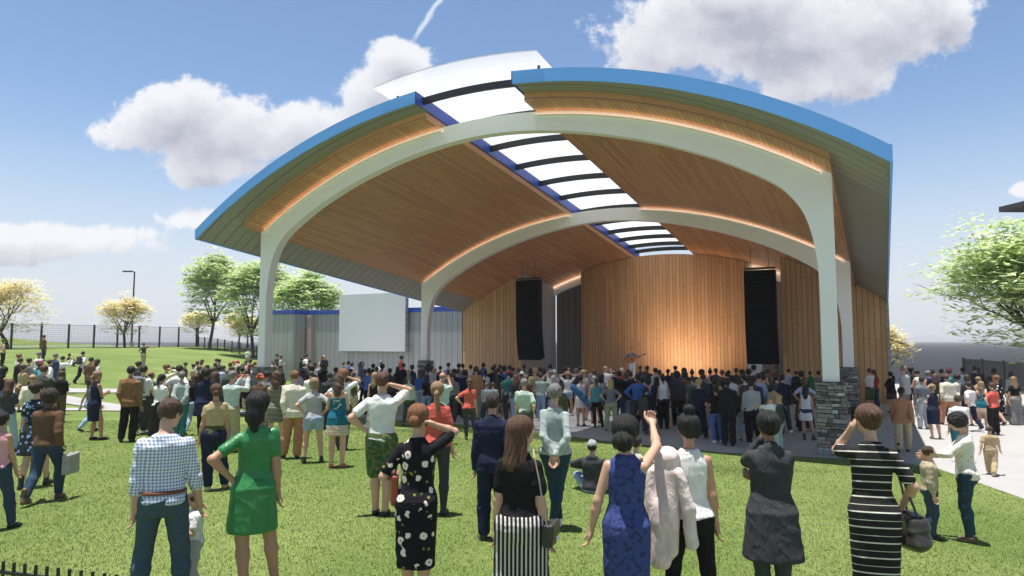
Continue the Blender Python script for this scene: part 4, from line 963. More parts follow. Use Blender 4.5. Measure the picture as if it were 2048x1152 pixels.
def garment(kind, k, cell, seed=0):
    lo, hi = bounds(k); lo = lo - .06; hi = hi + .06; lo[2] = -.03; F = Field(lo, hi, cell); pz = -.80 if k['sit'] else k['pz']; sex = k['sex']; T = zz_prof(k, TORSO[sex]); fat = .004 if cell < .012 else .009
    def tors(hem, top, infl, flare=0, k_=.03):
        t = T
        if flare or hem < .86:
            t = [(hem + pz - .02, T[1][1] + flare, T[1][2] + flare, -.012)] + [(z, a, b, c) for z, a, b, c in T if z > max(hem, .87) + pz]
        F.prof(t, hem + pz, top + pz, k['off'], infl, k_)
    if kind in ('tee', 'tank', 'longsleeve', 'jacket', 'coat', 'hoodie', 'blouse', 'crop', 'sweater', 'vest', 'tunic', 'dress_sleeve', 'dress_sheath', 'dress_strapless', 'dress_long', 'polo', 'minidress', 'top_olive'):
        hem = {'tee': .90, 'tank': .92, 'longsleeve': .90, 'jacket': .82, 'coat': .55, 'hoodie': .88, 'blouse': .86, 'crop': 1.06, 'sweater': .90, 'vest': .9, 'tunic': .60, 'polo': .90, 'top_olive': .80, 'dress_sleeve': .56, 'dress_sheath': .48, 'dress_strapless': .60, 'dress_long': .36, 'minidress': .62}[kind]
        infl = {'tee': .012, 'tank': .007, 'longsleeve': .012, 'jacket': .022, 'coat': .024, 'hoodie': .026, 'blouse': .014, 'crop': .014, 'sweater': .016, 'vest': .014, 'tunic': .02, 'polo': .013, 'top_olive': .02}.get(kind, .006) + fat
        flare = {'coat': .045, 'tunic': .035, 'dress_sleeve': .03, 'dress_sheath': -.012, 'dress_strapless': .035, 'dress_long': -.022, 'minidress': .012, 'jacket': .012, 'blouse': .02, 'top_olive': .02}.get(kind, 0)
        top = 1.475 if kind not in ('dress_strapless',) else 1.31
        if k['legs'] in ('walk', 'walkl', 'wide', 'step') and hem < .8: flare += .03
        tors(hem, top, infl, flare)
        sl = {'tee': .62, 'tank': None, 'longsleeve': 1.95, 'jacket': 1.97, 'coat': 1.97, 'hoodie': 1.97, 'blouse': 1.6, 'crop': .42, 'sweater': 1.95, 'vest': None, 'tunic': 1.8, 'polo': .66, 'top_olive': .4, 'dress_sleeve': .6, 'dress_sheath': None, 'dress_strapless': None, 'dress_long': .75, 'minidress': None}[kind]
        if kind == 'longsleeve' and seed == 0: sl = 1.32
        if sl:
            for nm in 'lr': arm_cones(F, k, nm, infl * .55 + .001, .02, sl, {'tee': .012, 'polo': .012, 'blouse': .006, 'crop': .01, 'dress_long': .012, 'dress_sleeve': .01}.get(kind, .004))
        elif kind != 'dress_strapless':
            for nm in 'lr': s_, n0 = k['sh' + nm], k['neck0']; F.cone(s_ * .55 + n0 * .45 + v3(0, 0, -.008), n0 * .8 + s_ * .2 + v3(0, 0, .0), .040 + infl, .04 + infl, .02)
        if kind in ('hoodie',): F.ell(k['neck0'] + v3(0, -.062, .035), (.10, .055, .05), None, .03); F.cone(k['neck0'] + v3(-.06, .03, .035), k['neck0'] + v3(.06, .03, .035), .03, .03, .03)
        if kind in ('jacket', 'coat', 'polo', 'tunic'): F.cone(k['neck0'] + v3(0, -.03, .035), k['neck0'] + v3(0, -.006, .055), .060, .058, .012)
        # neck opening
        wide = kind in ('blouse', 'tank', 'dress_sheath', 'top_olive', 'minidress', 'crop', 'dress_long', 'vest')
        if k.get('wideneck') or wide: F.ell(k['neck1'] + v3(0, .01, -.035), (.098 if k.get('wideneck') else .085, .085, .085), None, .008, 'd')
        else: F.cone(k['neck0'] + v3(0, .0, .045), k['neck1'] + v3(0, 0, .12), .050, .072, .004, 'd')
        if kind not in ('dress_sheath',) and not (kind == 'minidress'): F.wrinkle({'tee': .0035, 'jacket': .0035, 'coat': .002, 'hoodie': .004, 'dress_sleeve': .0018, 'dress_long': .0015, 'dress_strapless': .002}.get(kind, .003), seed, 1.15)
        else: F.wrinkle(.0012, seed, 1.1)
        F.D = np.maximum(F.D, (hem + pz - F.ax[2])[None, None, :])
    elif kind in ('trousers', 'jeans', 'wide', 'shorts', 'hotpants', 'leggings', 'chinos'):
        infl = {'trousers': .014, 'jeans': .009, 'wide': .018, 'shorts': .022, 'hotpants': .014, 'leggings': .004, 'chinos': .016}[kind] + fat
        F.prof(T, .80 + pz, 1.015 + pz, k['off'], infl * .8, .03)
        up = {'shorts': .88, 'hotpants': .36}.get(kind, 1.93)
        fl = {'trousers': (0, .006, .016), 'jeans': (0, 0, .004), 'wide': (.012, .05, .085), 'shorts': (.0, .022, .02), 'hotpants': (.004, .012, 0), 'leggings': (0, 0, 0), 'chinos': (0, .008, .016)}[kind]
        for nm in 'lr': leg_cones(F, k, nm, infl, .03, up, fl)
        F.wrinkle(.003 if kind != 'leggings' else .001, seed, 1)
    elif kind in ('skirt', 'maxi', 'pencil'):
        hem = {'skirt': .58, 'maxi': .12, 'pencil': .5}[kind]; w = {'skirt': .03, 'maxi': .08, 'pencil': -.02}[kind]
        if k['legs'] in ('walk', 'walkl', 'wide', 'step'): w += .03
        t = [(hem + pz - .02, .178 + w, .12 + w, -.012)] + [(z, a, b, c) for z, a, b, c in T if z > .87 + pz]; F.prof(t, hem + pz, 1.03 + pz, k['off'], .012 + fat, .03); F.wrinkle(.003, seed, .7)
    P, Q = F.mesh(); return relax(P, Q, 1), Q
def shoes(kind, k, cell, nm):
    a = k['an' + nm]; lo = a - v3(.19, .22, .12); hi = a + v3(.19, .25, .20); F = Field(lo, hi, cell); b = foot(F, k, nm, .002 if kind != 'boot' else .005, kind == 'boot')
    if kind in ('sneaker', 'boot'): R = rotz(k['fy' + nm]); F.cone(b + R @ v3(0, -.03, .018), b + R @ v3(0, .13, .018), .040, .034, .008)
    if kind in ('flat', 'pump'): F.ell(a + v3(0, 0, .028), (.05, .075, .062), None, .006, 'd'); 
    if k['fz' + nm] < .02 and not k['sit']: F.D = np.maximum(F.D, (0.001 - F.ax[2])[None, None, :])
    if kind == 'pump': pass
    P, Q = F.mesh(); return relax(P, Q, 1), Q
def hair(kind, cell, seed=1):
    """hair in the head's own frame (origin at the head centre, y forward)"""
    F = Field((-.21, -.26, -.46), (.21, .17, .25), cell); r = random.Random(seed)
    cap = lambda i=.012: (F.ell((0, -.02, .030), (.081 + i, .096 + i, .084 + i), None, .01))
    def face(y=.062, z=.055): F.ell((0, y + .055, z - .085), (.085, .085, .115), None, .014, 'd')
    if kind in ('short', 'grey', 'crop'):
        cap(.010); F.ell((0, -.045, -.005), (.074, .062, .075), None, .02); face(.05); F.D = np.maximum(F.D, (-.060 - F.ax[2])[None, None, :])
    elif kind == 'bald': F.ell((0, -.02, .012), (.0775, .088, .055), None, .01); F.D = np.maximum(F.D, (F.ax[2] - .018)[None, None, :]); face(.02, .06); F.D = np.maximum(F.D, (-.055 - F.ax[2])[None, None, :])
    elif kind in ('bun', 'topbun', 'lowbun', 'bigbun', 'updo'):
        cap(.012 if kind != 'bigbun' else .03); F.ell((0, -.045, -.015), (.078, .062, .075), None, .02)
        c, s_ = {'bun': ((0, -.125, .055), .042), 'topbun': ((0, -.045, .150), .048), 'lowbun': ((0, -.115, -.03), .05), 'bigbun': ((0, -.135, -.055), .088), 'updo': ((0, -.11, .03), .06)}[kind]; F.ell(c, (s_, s_ * .85, s_ * .9), None, .008); face()
    elif kind == 'halftail':
        cap(.014); F.cone((0, -.05, .0), (0, -.075, -.10), .084, .078, .03); F.cone((0, -.085, -.08), (.01, -.10, -.20), .06, .035, .03); F.cone((.01, -.10, -.20), (.012, -.105, -.27), .03, .010, .02); F.ell((0, -.09, .04), (.05, .04, .05), None, .01); face(.06)
    elif kind in ('ponytail', 'hightail'):
        cap(.010); F.ell((0, -.045, -.012), (.074, .060, .072), None, .02); z = .045 if kind == 'hightail' else -.01
        F.cone((0, -.10, z), (0, -.15, z - .03), .026, .03, .015); F.cone((0, -.15, z - .03), (.01, -.145, z - .15), .032, .034, .015); F.cone((.01, -.145, z - .15), (.015, -.125, z - .29), .032, .012, .015); face()
    elif kind in ('long', 'longwavy', 'verylong'):
        cap(.016); L_ = {'long': -.30, 'longwavy': -.28, 'verylong': -.42}[kind]
        F.cone((0, -.055, .0), (0, -.085, L_ * .6), .082, .078, .03); F.cone((0, -.085, L_ * .6), (0, -.09, L_), .076, .040 if kind != 'longwavy' else .06, .03)
        for s in (-1, 1): F.cone((s * .062, -.02, .02), (s * .082, -.045, L_ * .55), .030, .034, .02)
        face(.066)
    elif kind == 'bob':
        cap(.016); F.cone((0, -.04, .0), (0, -.045, -.075), .084, .088, .02)
        for s in (-1, 1): F.cone((s * .06, .0, .02), (s * .072, .005, -.075), .034, .03, .02)
        face(.066); F.D = np.maximum(F.D, (-.115 - F.ax[2])[None, None, :])
    elif kind in ('curly', 'afro', 'curlylong'):
        g = .035 if kind != 'curlylong' else .03; cap(g); F.ell((0, -.05, -.01), (.09, .075, .08), None, .02)
        if kind == 'curlylong': F.cone((0, -.06, -.02), (0, -.08, -.17), .095, .10, .03)
        face(.075, .045)
    elif kind in ('cap', 'capback'):
        F.ell((0, -.018, .036), (.088, .104, .083), None, .01); F.D = np.maximum(F.D, (.022 - F.ax[2])[None, None, :]); s = 1 if kind == 'cap' else -1; F.ell((0, s * .115, .030), (.066, .07, .010), None, .01)
    elif kind == 'beanie': F.ell((0, -.022, .046), (.090, .104, .092), None, .01); F.cone((-.02, -.02, .10), (.0, -.06, .12), .04, .03, .02); F.D = np.maximum(F.D, (.010 - F.ax[2])[None, None, :])
    elif kind == 'hat': F.ell((0, -.018, .045), (.086, .102, .082), None, .01); F.D = np.maximum(F.D, (.012 - F.ax[2])[None, None, :]); F.ell((0, -.018, .010), (.165, .180, .014), None, .012)
    elif kind == 'bucket': F.ell((0, -.018, .045), (.086, .102, .082), None, .01); F.cone((0, -.018, .02), (0, -.018, -.005), .105, .135, .01); F.D = np.maximum(F.D, (-.004 - F.ax[2])[None, None, :]); F.ell((0, .03, -.05), (.10, .12, .06), None, .005, 'd')
    if kind not in ('cap', 'capback', 'beanie', 'hat', 'bucket'):
        X, Y, Z = np.meshgrid(*F.ax, indexing='ij'); a = np.arctan2(X, -Y - .02)
        if kind in ('curly', 'afro', 'curlylong'): w = np.sin(95 * X + 3 * np.sin(40 * Z)) * np.sin(90 * Y + 2 * np.sin(50 * X)) * np.sin(88 * Z + 2 * np.sin(45 * Y)) * .010
        elif kind in ('longwavy',): w = .004 * np.sin(a * 14 + 4 * np.sin(26 * Z)) + .004 * np.sin(60 * Z + 3 * a)
        elif kind in ('short', 'grey', 'crop', 'bald'): w = .0035 * np.sin(120 * X + 5 * np.sin(30 * Z)) * np.sin(70 * Z + 30 * Y) + .003 * np.sin(42 * X + 30 * Y) * np.sin(38 * Z + 20 * X)
        else: w = .0036 * np.sin(a * 20 + 3 * np.sin(20 * Z) + 10 * Y) + .0035 * np.sin(a * 8 + 14 * Z + 2 * np.sin(18 * Y))
        F.D = F.D + w.astype(np.float32)
    P, Q = F.mesh(); return relax(P, Q, 1), Q

# ---- cloth, skin and hair materials. Solid colours come from each object's own colour.
def folds(n, l, t, bp, st):
    mp = n.new('ShaderNodeMapping'); mp.inputs['Scale'].default_value = (1.6, 1.6, .75); mp.inputs['Rotation'].default_value = (.2, .35, 0); l.new(t.outputs['Object'], mp.inputs[0])
    q = n.new('ShaderNodeTexNoise'); q.inputs['Scale'].default_value = 7; q.inputs['Detail'].default_value = 2.5; q.inputs['Distortion'].default_value = 1.6; l.new(mp.outputs[0], q.inputs['Vector'])
    b2 = n.new('ShaderNodeBump'); b2.inputs['Strength'].default_value = st; b2.inputs['Distance'].default_value = .035; l.new(q.outputs['Fac'], b2.inputs['Height']); l.new(b2.outputs[0], bp.inputs['Normal'])
def omat(name, rough, spec, noise=8, amt=.12, bs=.25, sheen=0, stretch=None, sss=0):
    m, n, l, b = new_mat(name); b.inputs['Roughness'].default_value = rough; b.inputs['Specular IOR Level'].default_value = spec
    oi = n.new('ShaderNodeObjectInfo'); t = n.new('ShaderNodeTexCoord'); z = n.new('ShaderNodeTexNoise'); z.inputs['Scale'].default_value = noise; z.inputs['Detail'].default_value = 6
    if stretch: mp = n.new('ShaderNodeMapping'); mp.inputs['Scale'].default_value = stretch; l.new(t.outputs['Object'], mp.inputs[0]); l.new(mp.outputs[0], z.inputs['Vector'])
    else: l.new(t.outputs['Object'], z.inputs['Vector'])
    mr = n.new('ShaderNodeMapRange'); l.new(z.outputs['Fac'], mr.inputs[0]); mr.inputs[1].default_value = .3; mr.inputs[2].default_value = .7; mr.inputs[3].default_value = 1 - amt; mr.inputs[4].default_value = 1 + amt
    mx = n.new('ShaderNodeMixRGB'); mx.blend_type = 'MULTIPLY'; mx.inputs[0].default_value = 1; l.new(oi.outputs['Color'], mx.inputs[1]); l.new(mr.outputs[0], mx.inputs[2]); l.new(mx.outputs[0], b.inputs['Base Color'])
    if sheen: b.inputs['Sheen Weight'].default_value = sheen
    if sss: b.inputs['Subsurface Weight'].default_value = 0
    if bs: bp = bump(n, l, b, z.outputs['Fac'], bs, .01)
    if name in ('cloth', 'denim', 'satin'): folds(n, l, t, bp, .5 if name != 'satin' else .4)
    return m
omat('cloth', .85, .2, 14, .10, .35); omat('denim', .85, .2, 60, .18, .3); omat('skin', .5, .35, 30, .05, .08); omat('hair', .5, .4, 12, .55, .9, stretch=(18, 18, 1.6)); omat('leather', .4, .5, 30, .1, .2); omat('satin', .42, .5, 12, .08, .15)
def patt(name, fn, rough=.85):
    m, n, l, b = new_mat(name); b.inputs['Roughness'].default_value = rough; b.inputs['Specular IOR Level'].default_value = .2; t = n.new('ShaderNodeTexCoord'); oi = n.new('ShaderNodeObjectInfo')
    def M(op, a, bb=None, c=None):
        q = n.new('ShaderNodeMath'); q.operation = op
        for i, v in enumerate((a, bb, c)):
            if v is None: continue
            if isinstance(v, (int, float)): q.inputs[i].default_value = v
            else: l.new(v, q.inputs[i])
        return q.outputs[0]
    def mix(f, a, c, mode='MIX'):
        q = n.new('ShaderNodeMixRGB'); q.blend_type = mode
        for i, v in ((0, f), (1, a), (2, c)):
            if isinstance(v, (int, float)): q.inputs[i].default_value = v
            elif isinstance(v, tuple): q.inputs[i].default_value = (*v, 1)
            else: l.new(v, q.inputs[i])
        return q.outputs[0]
    def node(tp, **kw):
        q = n.new(tp)
        for a, v in kw.items(): q.inputs[a].default_value = v
        l.new(t.outputs['Object'], q.inputs['Vector']); return q
    s = n.new('ShaderNodeSeparateXYZ'); l.new(t.outputs['Object'], s.inputs[0]); ang = M('ARCTAN2', s.outputs[0], M('ADD', s.outputs[1], .0001))
    l.new(fn(M, mix, node, s, ang, oi.outputs['Color']), b.inputs['Base Color']); z = node('ShaderNodeTexNoise', Scale=16.); folds(n, l, t, bump(n, l, b, z.outputs['Fac'], .35, .01), .45)
def step(M, x, period, w, ph=0): return M('LESS_THAN', M('FRACT', M('ADD', M('DIVIDE', x, period), ph)), w)
def f_plaid(M, mix, node, s, ang, oc):
    u = M('ADD', s.outputs[0], M('MULTIPLY', s.outputs[1], .5)); a = step(M, u, .026, .45); c = step(M, s.outputs[2], .026, .45); f = M('MULTIPLY', M('ADD', a, c), .5); return mix(f, (.84, .86, .92), (.16, .24, .46))
patt('plaid', f_plaid)
patt('stripes', lambda M, mix, node, s, ang, oc: mix(M('MAXIMUM', step(M, M('ADD', s.outputs[2], M('MULTIPLY', s.outputs[1], .15)), .115, .09), step(M, M('ADD', s.outputs[2], M('MULTIPLY', s.outputs[1], .15)), .115, .035, .5)), (.022, .021, .020), (.80, .77, .66)))
patt('fine stripes', lambda M, mix, node, s, ang, oc: mix(step(M, s.outputs[2], .028, .3), (.02, .02, .018), (.62, .58, .42)))
patt('pinstripes', lambda M, mix, node, s, ang, oc: mix(step(M, s.outputs[2], .022, .25), oc, (.03, .03, .035)))
patt('pyjama stripes', lambda M, mix, node, s, ang, oc: mix(step(M, M('ADD', s.outputs[0], M('MULTIPLY', s.outputs[1], .35)), .034, .42), (.018, .018, .018), (.66, .62, .58)))
def f_floral(M, mix, node, s, ang, oc):
    v = node('ShaderNodeTexVoronoi', Scale=9.5); d = v.outputs['Distance']; nz = node('ShaderNodeTexNoise', Scale=38.); big = node('ShaderNodeTexNoise', Scale=5.)
    petal = M('LESS_THAN', M('ADD', d, M('MULTIPLY', nz.outputs['Fac'], .30)), .47); here = M('GREATER_THAN', big.outputs['Fac'], .44); f = M('MULTIPLY', petal, here)
    c = mix(nz.outputs['Fac'], (.92, .74, .66), (.95, .90, .84)); core = M('LESS_THAN', d, .09); c = mix(core, c, (.45, .10, .12)); lf = node('ShaderNodeTexVoronoi', Scale=17.); g = M('MULTIPLY', M('LESS_THAN', lf.outputs['Distance'], .22), M('GREATER_THAN', big.outputs['Fac'], .55))
    base = mix(g, (.012, .012, .016), (.30, .26, .05)); return mix(f, base, c)
patt('dark floral', f_floral)
def f_blue(M, mix, node, s, ang, oc):
    v = node('ShaderNodeTexVoronoi', Scale=15.); f = M('LESS_THAN', v.outputs['Distance'], .36); nz = node('ShaderNodeTexNoise', Scale=60.); c = mix(M('GREATER_THAN', nz.outputs['Fac'], .5), (.10, .20, .48), (.38, .52, .80)); c = mix(M('LESS_THAN', v.outputs['Distance'], .1), c, (.55, .50, .10)); return mix(f, (.02, .03, .03), c)
patt('blue floral', f_blue)
def f_camo(M, mix, node, s, ang, oc):
    a = node('ShaderNodeTexNoise', Scale=16.); b = node('ShaderNodeTexNoise', Scale=24., Detail=4.); c = mix(M('GREATER_THAN', a.outputs['Fac'], .5), (.03, .10, .045), (.09, .15, .06)); return mix(M('GREATER_THAN', b.outputs['Fac'], .58), c, (.26, .16, .06))
patt('leafy print', f_camo)
def f_teal(M, mix, node, s, ang, oc):
    z = s.outputs[2]; v = node('ShaderNodeTexVoronoi', Scale=22.); fl = M('LESS_THAN', v.outputs['Distance'], .42); top = M('MULTIPLY', M('GREATER_THAN', z, 1.10), M('LESS_THAN', M('ABSOLUTE', s.outputs[0]), .075)); c = mix(M('MULTIPLY', fl, top), (.012, .14, .20), (.72, .70, .55)); c = mix(M('MULTIPLY', M('LESS_THAN', v.outputs['Distance'], .22), top), c, (.65, .08, .09))
    band = M('LESS_THAN', z, .80); chk = M('MULTIPLY', step(M, ang, .20, .4), step(M, z, .05, .6)); bc = mix(chk, (.55, .56, .42), (.62, .10, .09)); return mix(band, c, bc)
patt('teal print', f_teal)
def f_ivory(M, mix, node, s, ang, oc):
    v = node('ShaderNodeTexVoronoi', Scale=19.); return mix(M('LESS_THAN', v.outputs['Distance'], .20), (.80, .76, .66), (.45, .22, .16))
patt('ivory print', f_ivory)
def f_brocade(M, mix, node, s, ang, oc):
    v = node('ShaderNodeTexNoise', Scale=70., Detail=3.); return mix(M('GREATER_THAN', v.outputs['Fac'], .52), (.30, .17, .075), (.12, .06, .03))
patt('brocade', f_brocade)
def f_navy(M, mix, node, s, ang, oc):
    v = node('ShaderNodeTexNoise', Scale=22., Detail=4.); return mix(M('GREATER_THAN', v.outputs['Fac'], .56), (.055, .075, .24), (.035, .045, .14))
patt('navy jacquard', f_navy)
def f_check(M, mix, node, s, ang, oc): return mix(M('MULTIPLY', M('ADD', step(M, s.outputs[0], .05, .3), step(M, s.outputs[2], .05, .3)), .5), (.12, .115, .11), (.42, .40, .38))
patt('glen check', f_check)

CO = dict(w=(.80, .80, .78), cr=(.74, .69, .56), lg=(.45, .46, .47), g=(.19, .195, .205), dg=(.05, .052, .058), k=(.012, .012, .013), nv=(.015, .021, .05), b=(.045, .12, .36), lb=(.32, .43, .58), dn=(.035, .06, .105), jn=(.025, .055, .085), tl=(.045, .19, .20), gr=(.03, .22, .06), ol=(.075, .085, .035),
          co=(.62, .12, .09), rd=(.30, .035, .035), pk=(.70, .36, .40), lp=(.80, .66, .62), t=(.48, .36, .21), br=(.13, .075, .045), kh=(.42, .36, .24), og=(.46, .22, .12), pg=(.45, .56, .48), sg=(.50, .58, .55), cg=(.055, .075, .06), pl=(.48, .53, .70), mr=(.22, .045, .10), tq=(.10, .30, .32), bl=(.10, .16, .42), ye=(.60, .40, .10), lk=(.35, .40, .24), sk=(.40, .46, .44),
          jb=(.060, .095, .125),
          hb=(.012, .010, .009), hd=(.030, .020, .014), hn=(.075, .042, .025), hr=(.105, .050, .030), ho=(.22, .095, .042), hl=(.30, .20, .11), hy=(.48, .34, .15), hg=(.20, .19, .18), hw=(.48, .46, .43))
CNAME = dict(w='white', cr='cream', lg='light grey', g='grey', dg='charcoal', k='black', nv='navy', b='blue', lb='light blue', dn='dark denim', jn='dark blue', tl='teal', gr='green', ol='olive', co='coral', rd='dark red', pk='pink', lp='pale pink', t='tan', br='brown', kh='khaki', og='orange', pg='pale green', sg='sage', cg='dark green', pl='pale blue', mr='maroon', tq='turquoise', bl='royal blue', ye='mustard', lk='olive green', sk='pale grey green',
             hb='black', hd='dark brown', hn='brown', hr='auburn', ho='copper', hl='light brown', hy='blonde', hg='grey', hw='white')
SKIN = dict(a=(.62, .37, .26), b=(.50, .28, .18), c=(.28, .14, .08), d=(.105, .048, .028))
HNAME = dict(short='short hair', crop='cropped hair', grey='short hair', bald='balding head', bun='a hair bun', topbun='a top bun', lowbun='a low bun', bigbun='a big low bun', updo='pinned up hair', ponytail='a ponytail', hightail='a high ponytail', long='long hair', longwavy='long wavy hair', verylong='very long hair', bob='bobbed hair', curly='curly hair', afro='an afro', curlylong='big curly hair', cap='cap', capback='backward cap', beanie='beanie', hat='wide hat', bucket='bucket hat')
TNAME = dict(tee='tee', tank='sleeveless top', longsleeve='long sleeved shirt', jacket='jacket', coat='long coat', hoodie='hoodie', blouse='blouse', crop='cropped top', sweater='sweater', vest='waistcoat', tunic='long tunic', polo='polo shirt', top_olive='draped top', dress_sleeve='short sleeved dress', dress_sheath='sleeveless sheath dress', dress_strapless='strapless dress', dress_long='long fitted dress', minidress='sleeveless short dress')
BNAME = dict(trousers='trousers', jeans='jeans', wide='wide trousers', shorts='shorts', hotpants='short shorts', leggings='leggings', chinos='chinos', skirt='skirt', maxi='long skirt', pencil='pencil skirt')
CACHE = {}
def cached(key, fn, mat):
    if key not in CACHE: P, Q = fn(); CACHE[key] = mk_mesh(key[0], P, Q, mat)
    return CACHE[key]
def part(name, me, mat, parent, color=(1, 1, 1)):
    o = bpy.data.objects.new(name, me); COL.objects.link(o); o.parent = parent
    o.material_slots[0].link = 'OBJECT'; o.material_slots[0].material = MATS[mat]; o.color = (*color, 1); return o
def darker(c, f): return tuple(x * f for x in c)
def person(x, y, z, H, yaw, pose, outfit, hairk, skin='a', label='', group=None, detail=0, base=1.745, seed=0):
    """pose: (sex, legs, left arm, right arm, head yaw, head pitch, leanx, leany, sit)
       outfit: list of (garment, colour, material)"""
    sex, legs, al, ar, hy, hp, lx, ly, sit = pose; kk = ('k',) + pose
    if kk not in CACHE: k_ = skel(sex, legs, al, ar, (hy, hp), (lx, ly), sit); k_['legs'] = legs; CACHE[kk] = k_
    k = CACHE[kk]; cell = (.021, .014, .0095)[detail]; fine = detail == 2; rid = ('r', seed) if fine else (0,)
    root = empty('person', (x, y, z), yaw, label=label, cat='person', group=group); s = H / base if not sit else H / base; root.scale = (s, s, s) if sex != 'c' else (s * 1.12, s * 1.12, s)
    me = cached(('body', pose, detail), lambda: make_body(k, cell, fine), 'skin'); part('body', me, 'skin', root, SKIN[skin])
    for it in outfit:
        g, c, m = it[0], it[1], (it[2] if len(it) > 2 else 'cloth'); col = CO[c] if isinstance(c, str) else c
        if g in ('sneaker', 'flat', 'boot', 'pump'):
            for nm in 'lr': part('shoe', cached(('shoe', pose, g, nm, min(detail, 1)), lambda: shoes(g, k, .012 if detail == 0 else .008, nm), 'leather'), 'leather', root, col)
            continue
        nm = {'dress_sleeve': 'dress', 'dress_sheath': 'dress', 'dress_strapless': 'dress', 'dress_long': 'dress', 'minidress': 'dress', 'tee': 'shirt', 'tank': 'top', 'longsleeve': 'shirt', 'polo': 'shirt', 'crop': 'top', 'top_olive': 'top', 'wide': 'trousers', 'hotpants': 'shorts', 'chinos': 'trousers', 'jeans': 'jeans', 'maxi': 'skirt', 'pencil': 'skirt'}.get(g, g)
        part(nm, cached((nm, g, pose, detail) + ((seed,) if fine else ()), lambda: garment(g, k, cell, seed if fine else 1), m), m, root, col)
    if hairk:
        hk, hc = hairk[0], hairk[1]; hat = hk in ('cap', 'capback', 'beanie', 'hat', 'bucket')
        def put(hk, hc, nm, mt):
            me = cached((nm, hk, detail), lambda: hair(hk, (.014, .009, .0065)[detail]), 'hair'); o = part(nm, me, mt, root, CO[hc]); o.matrix_local = Matrix.Translation(Vector(k['head'])) @ Matrix(k['R'].tolist()).to_4x4()
        if hat: put(hk, hc, 'hat', 'cloth'); put('short' if sex != 'f' else 'bun', hairk[2] if len(hairk) > 2 else 'hd', 'hair', 'hair')
        else: put(hk, hc, 'hair', 'hair')
    root['_h'] = 0; del root['_h']
    return root, k, s
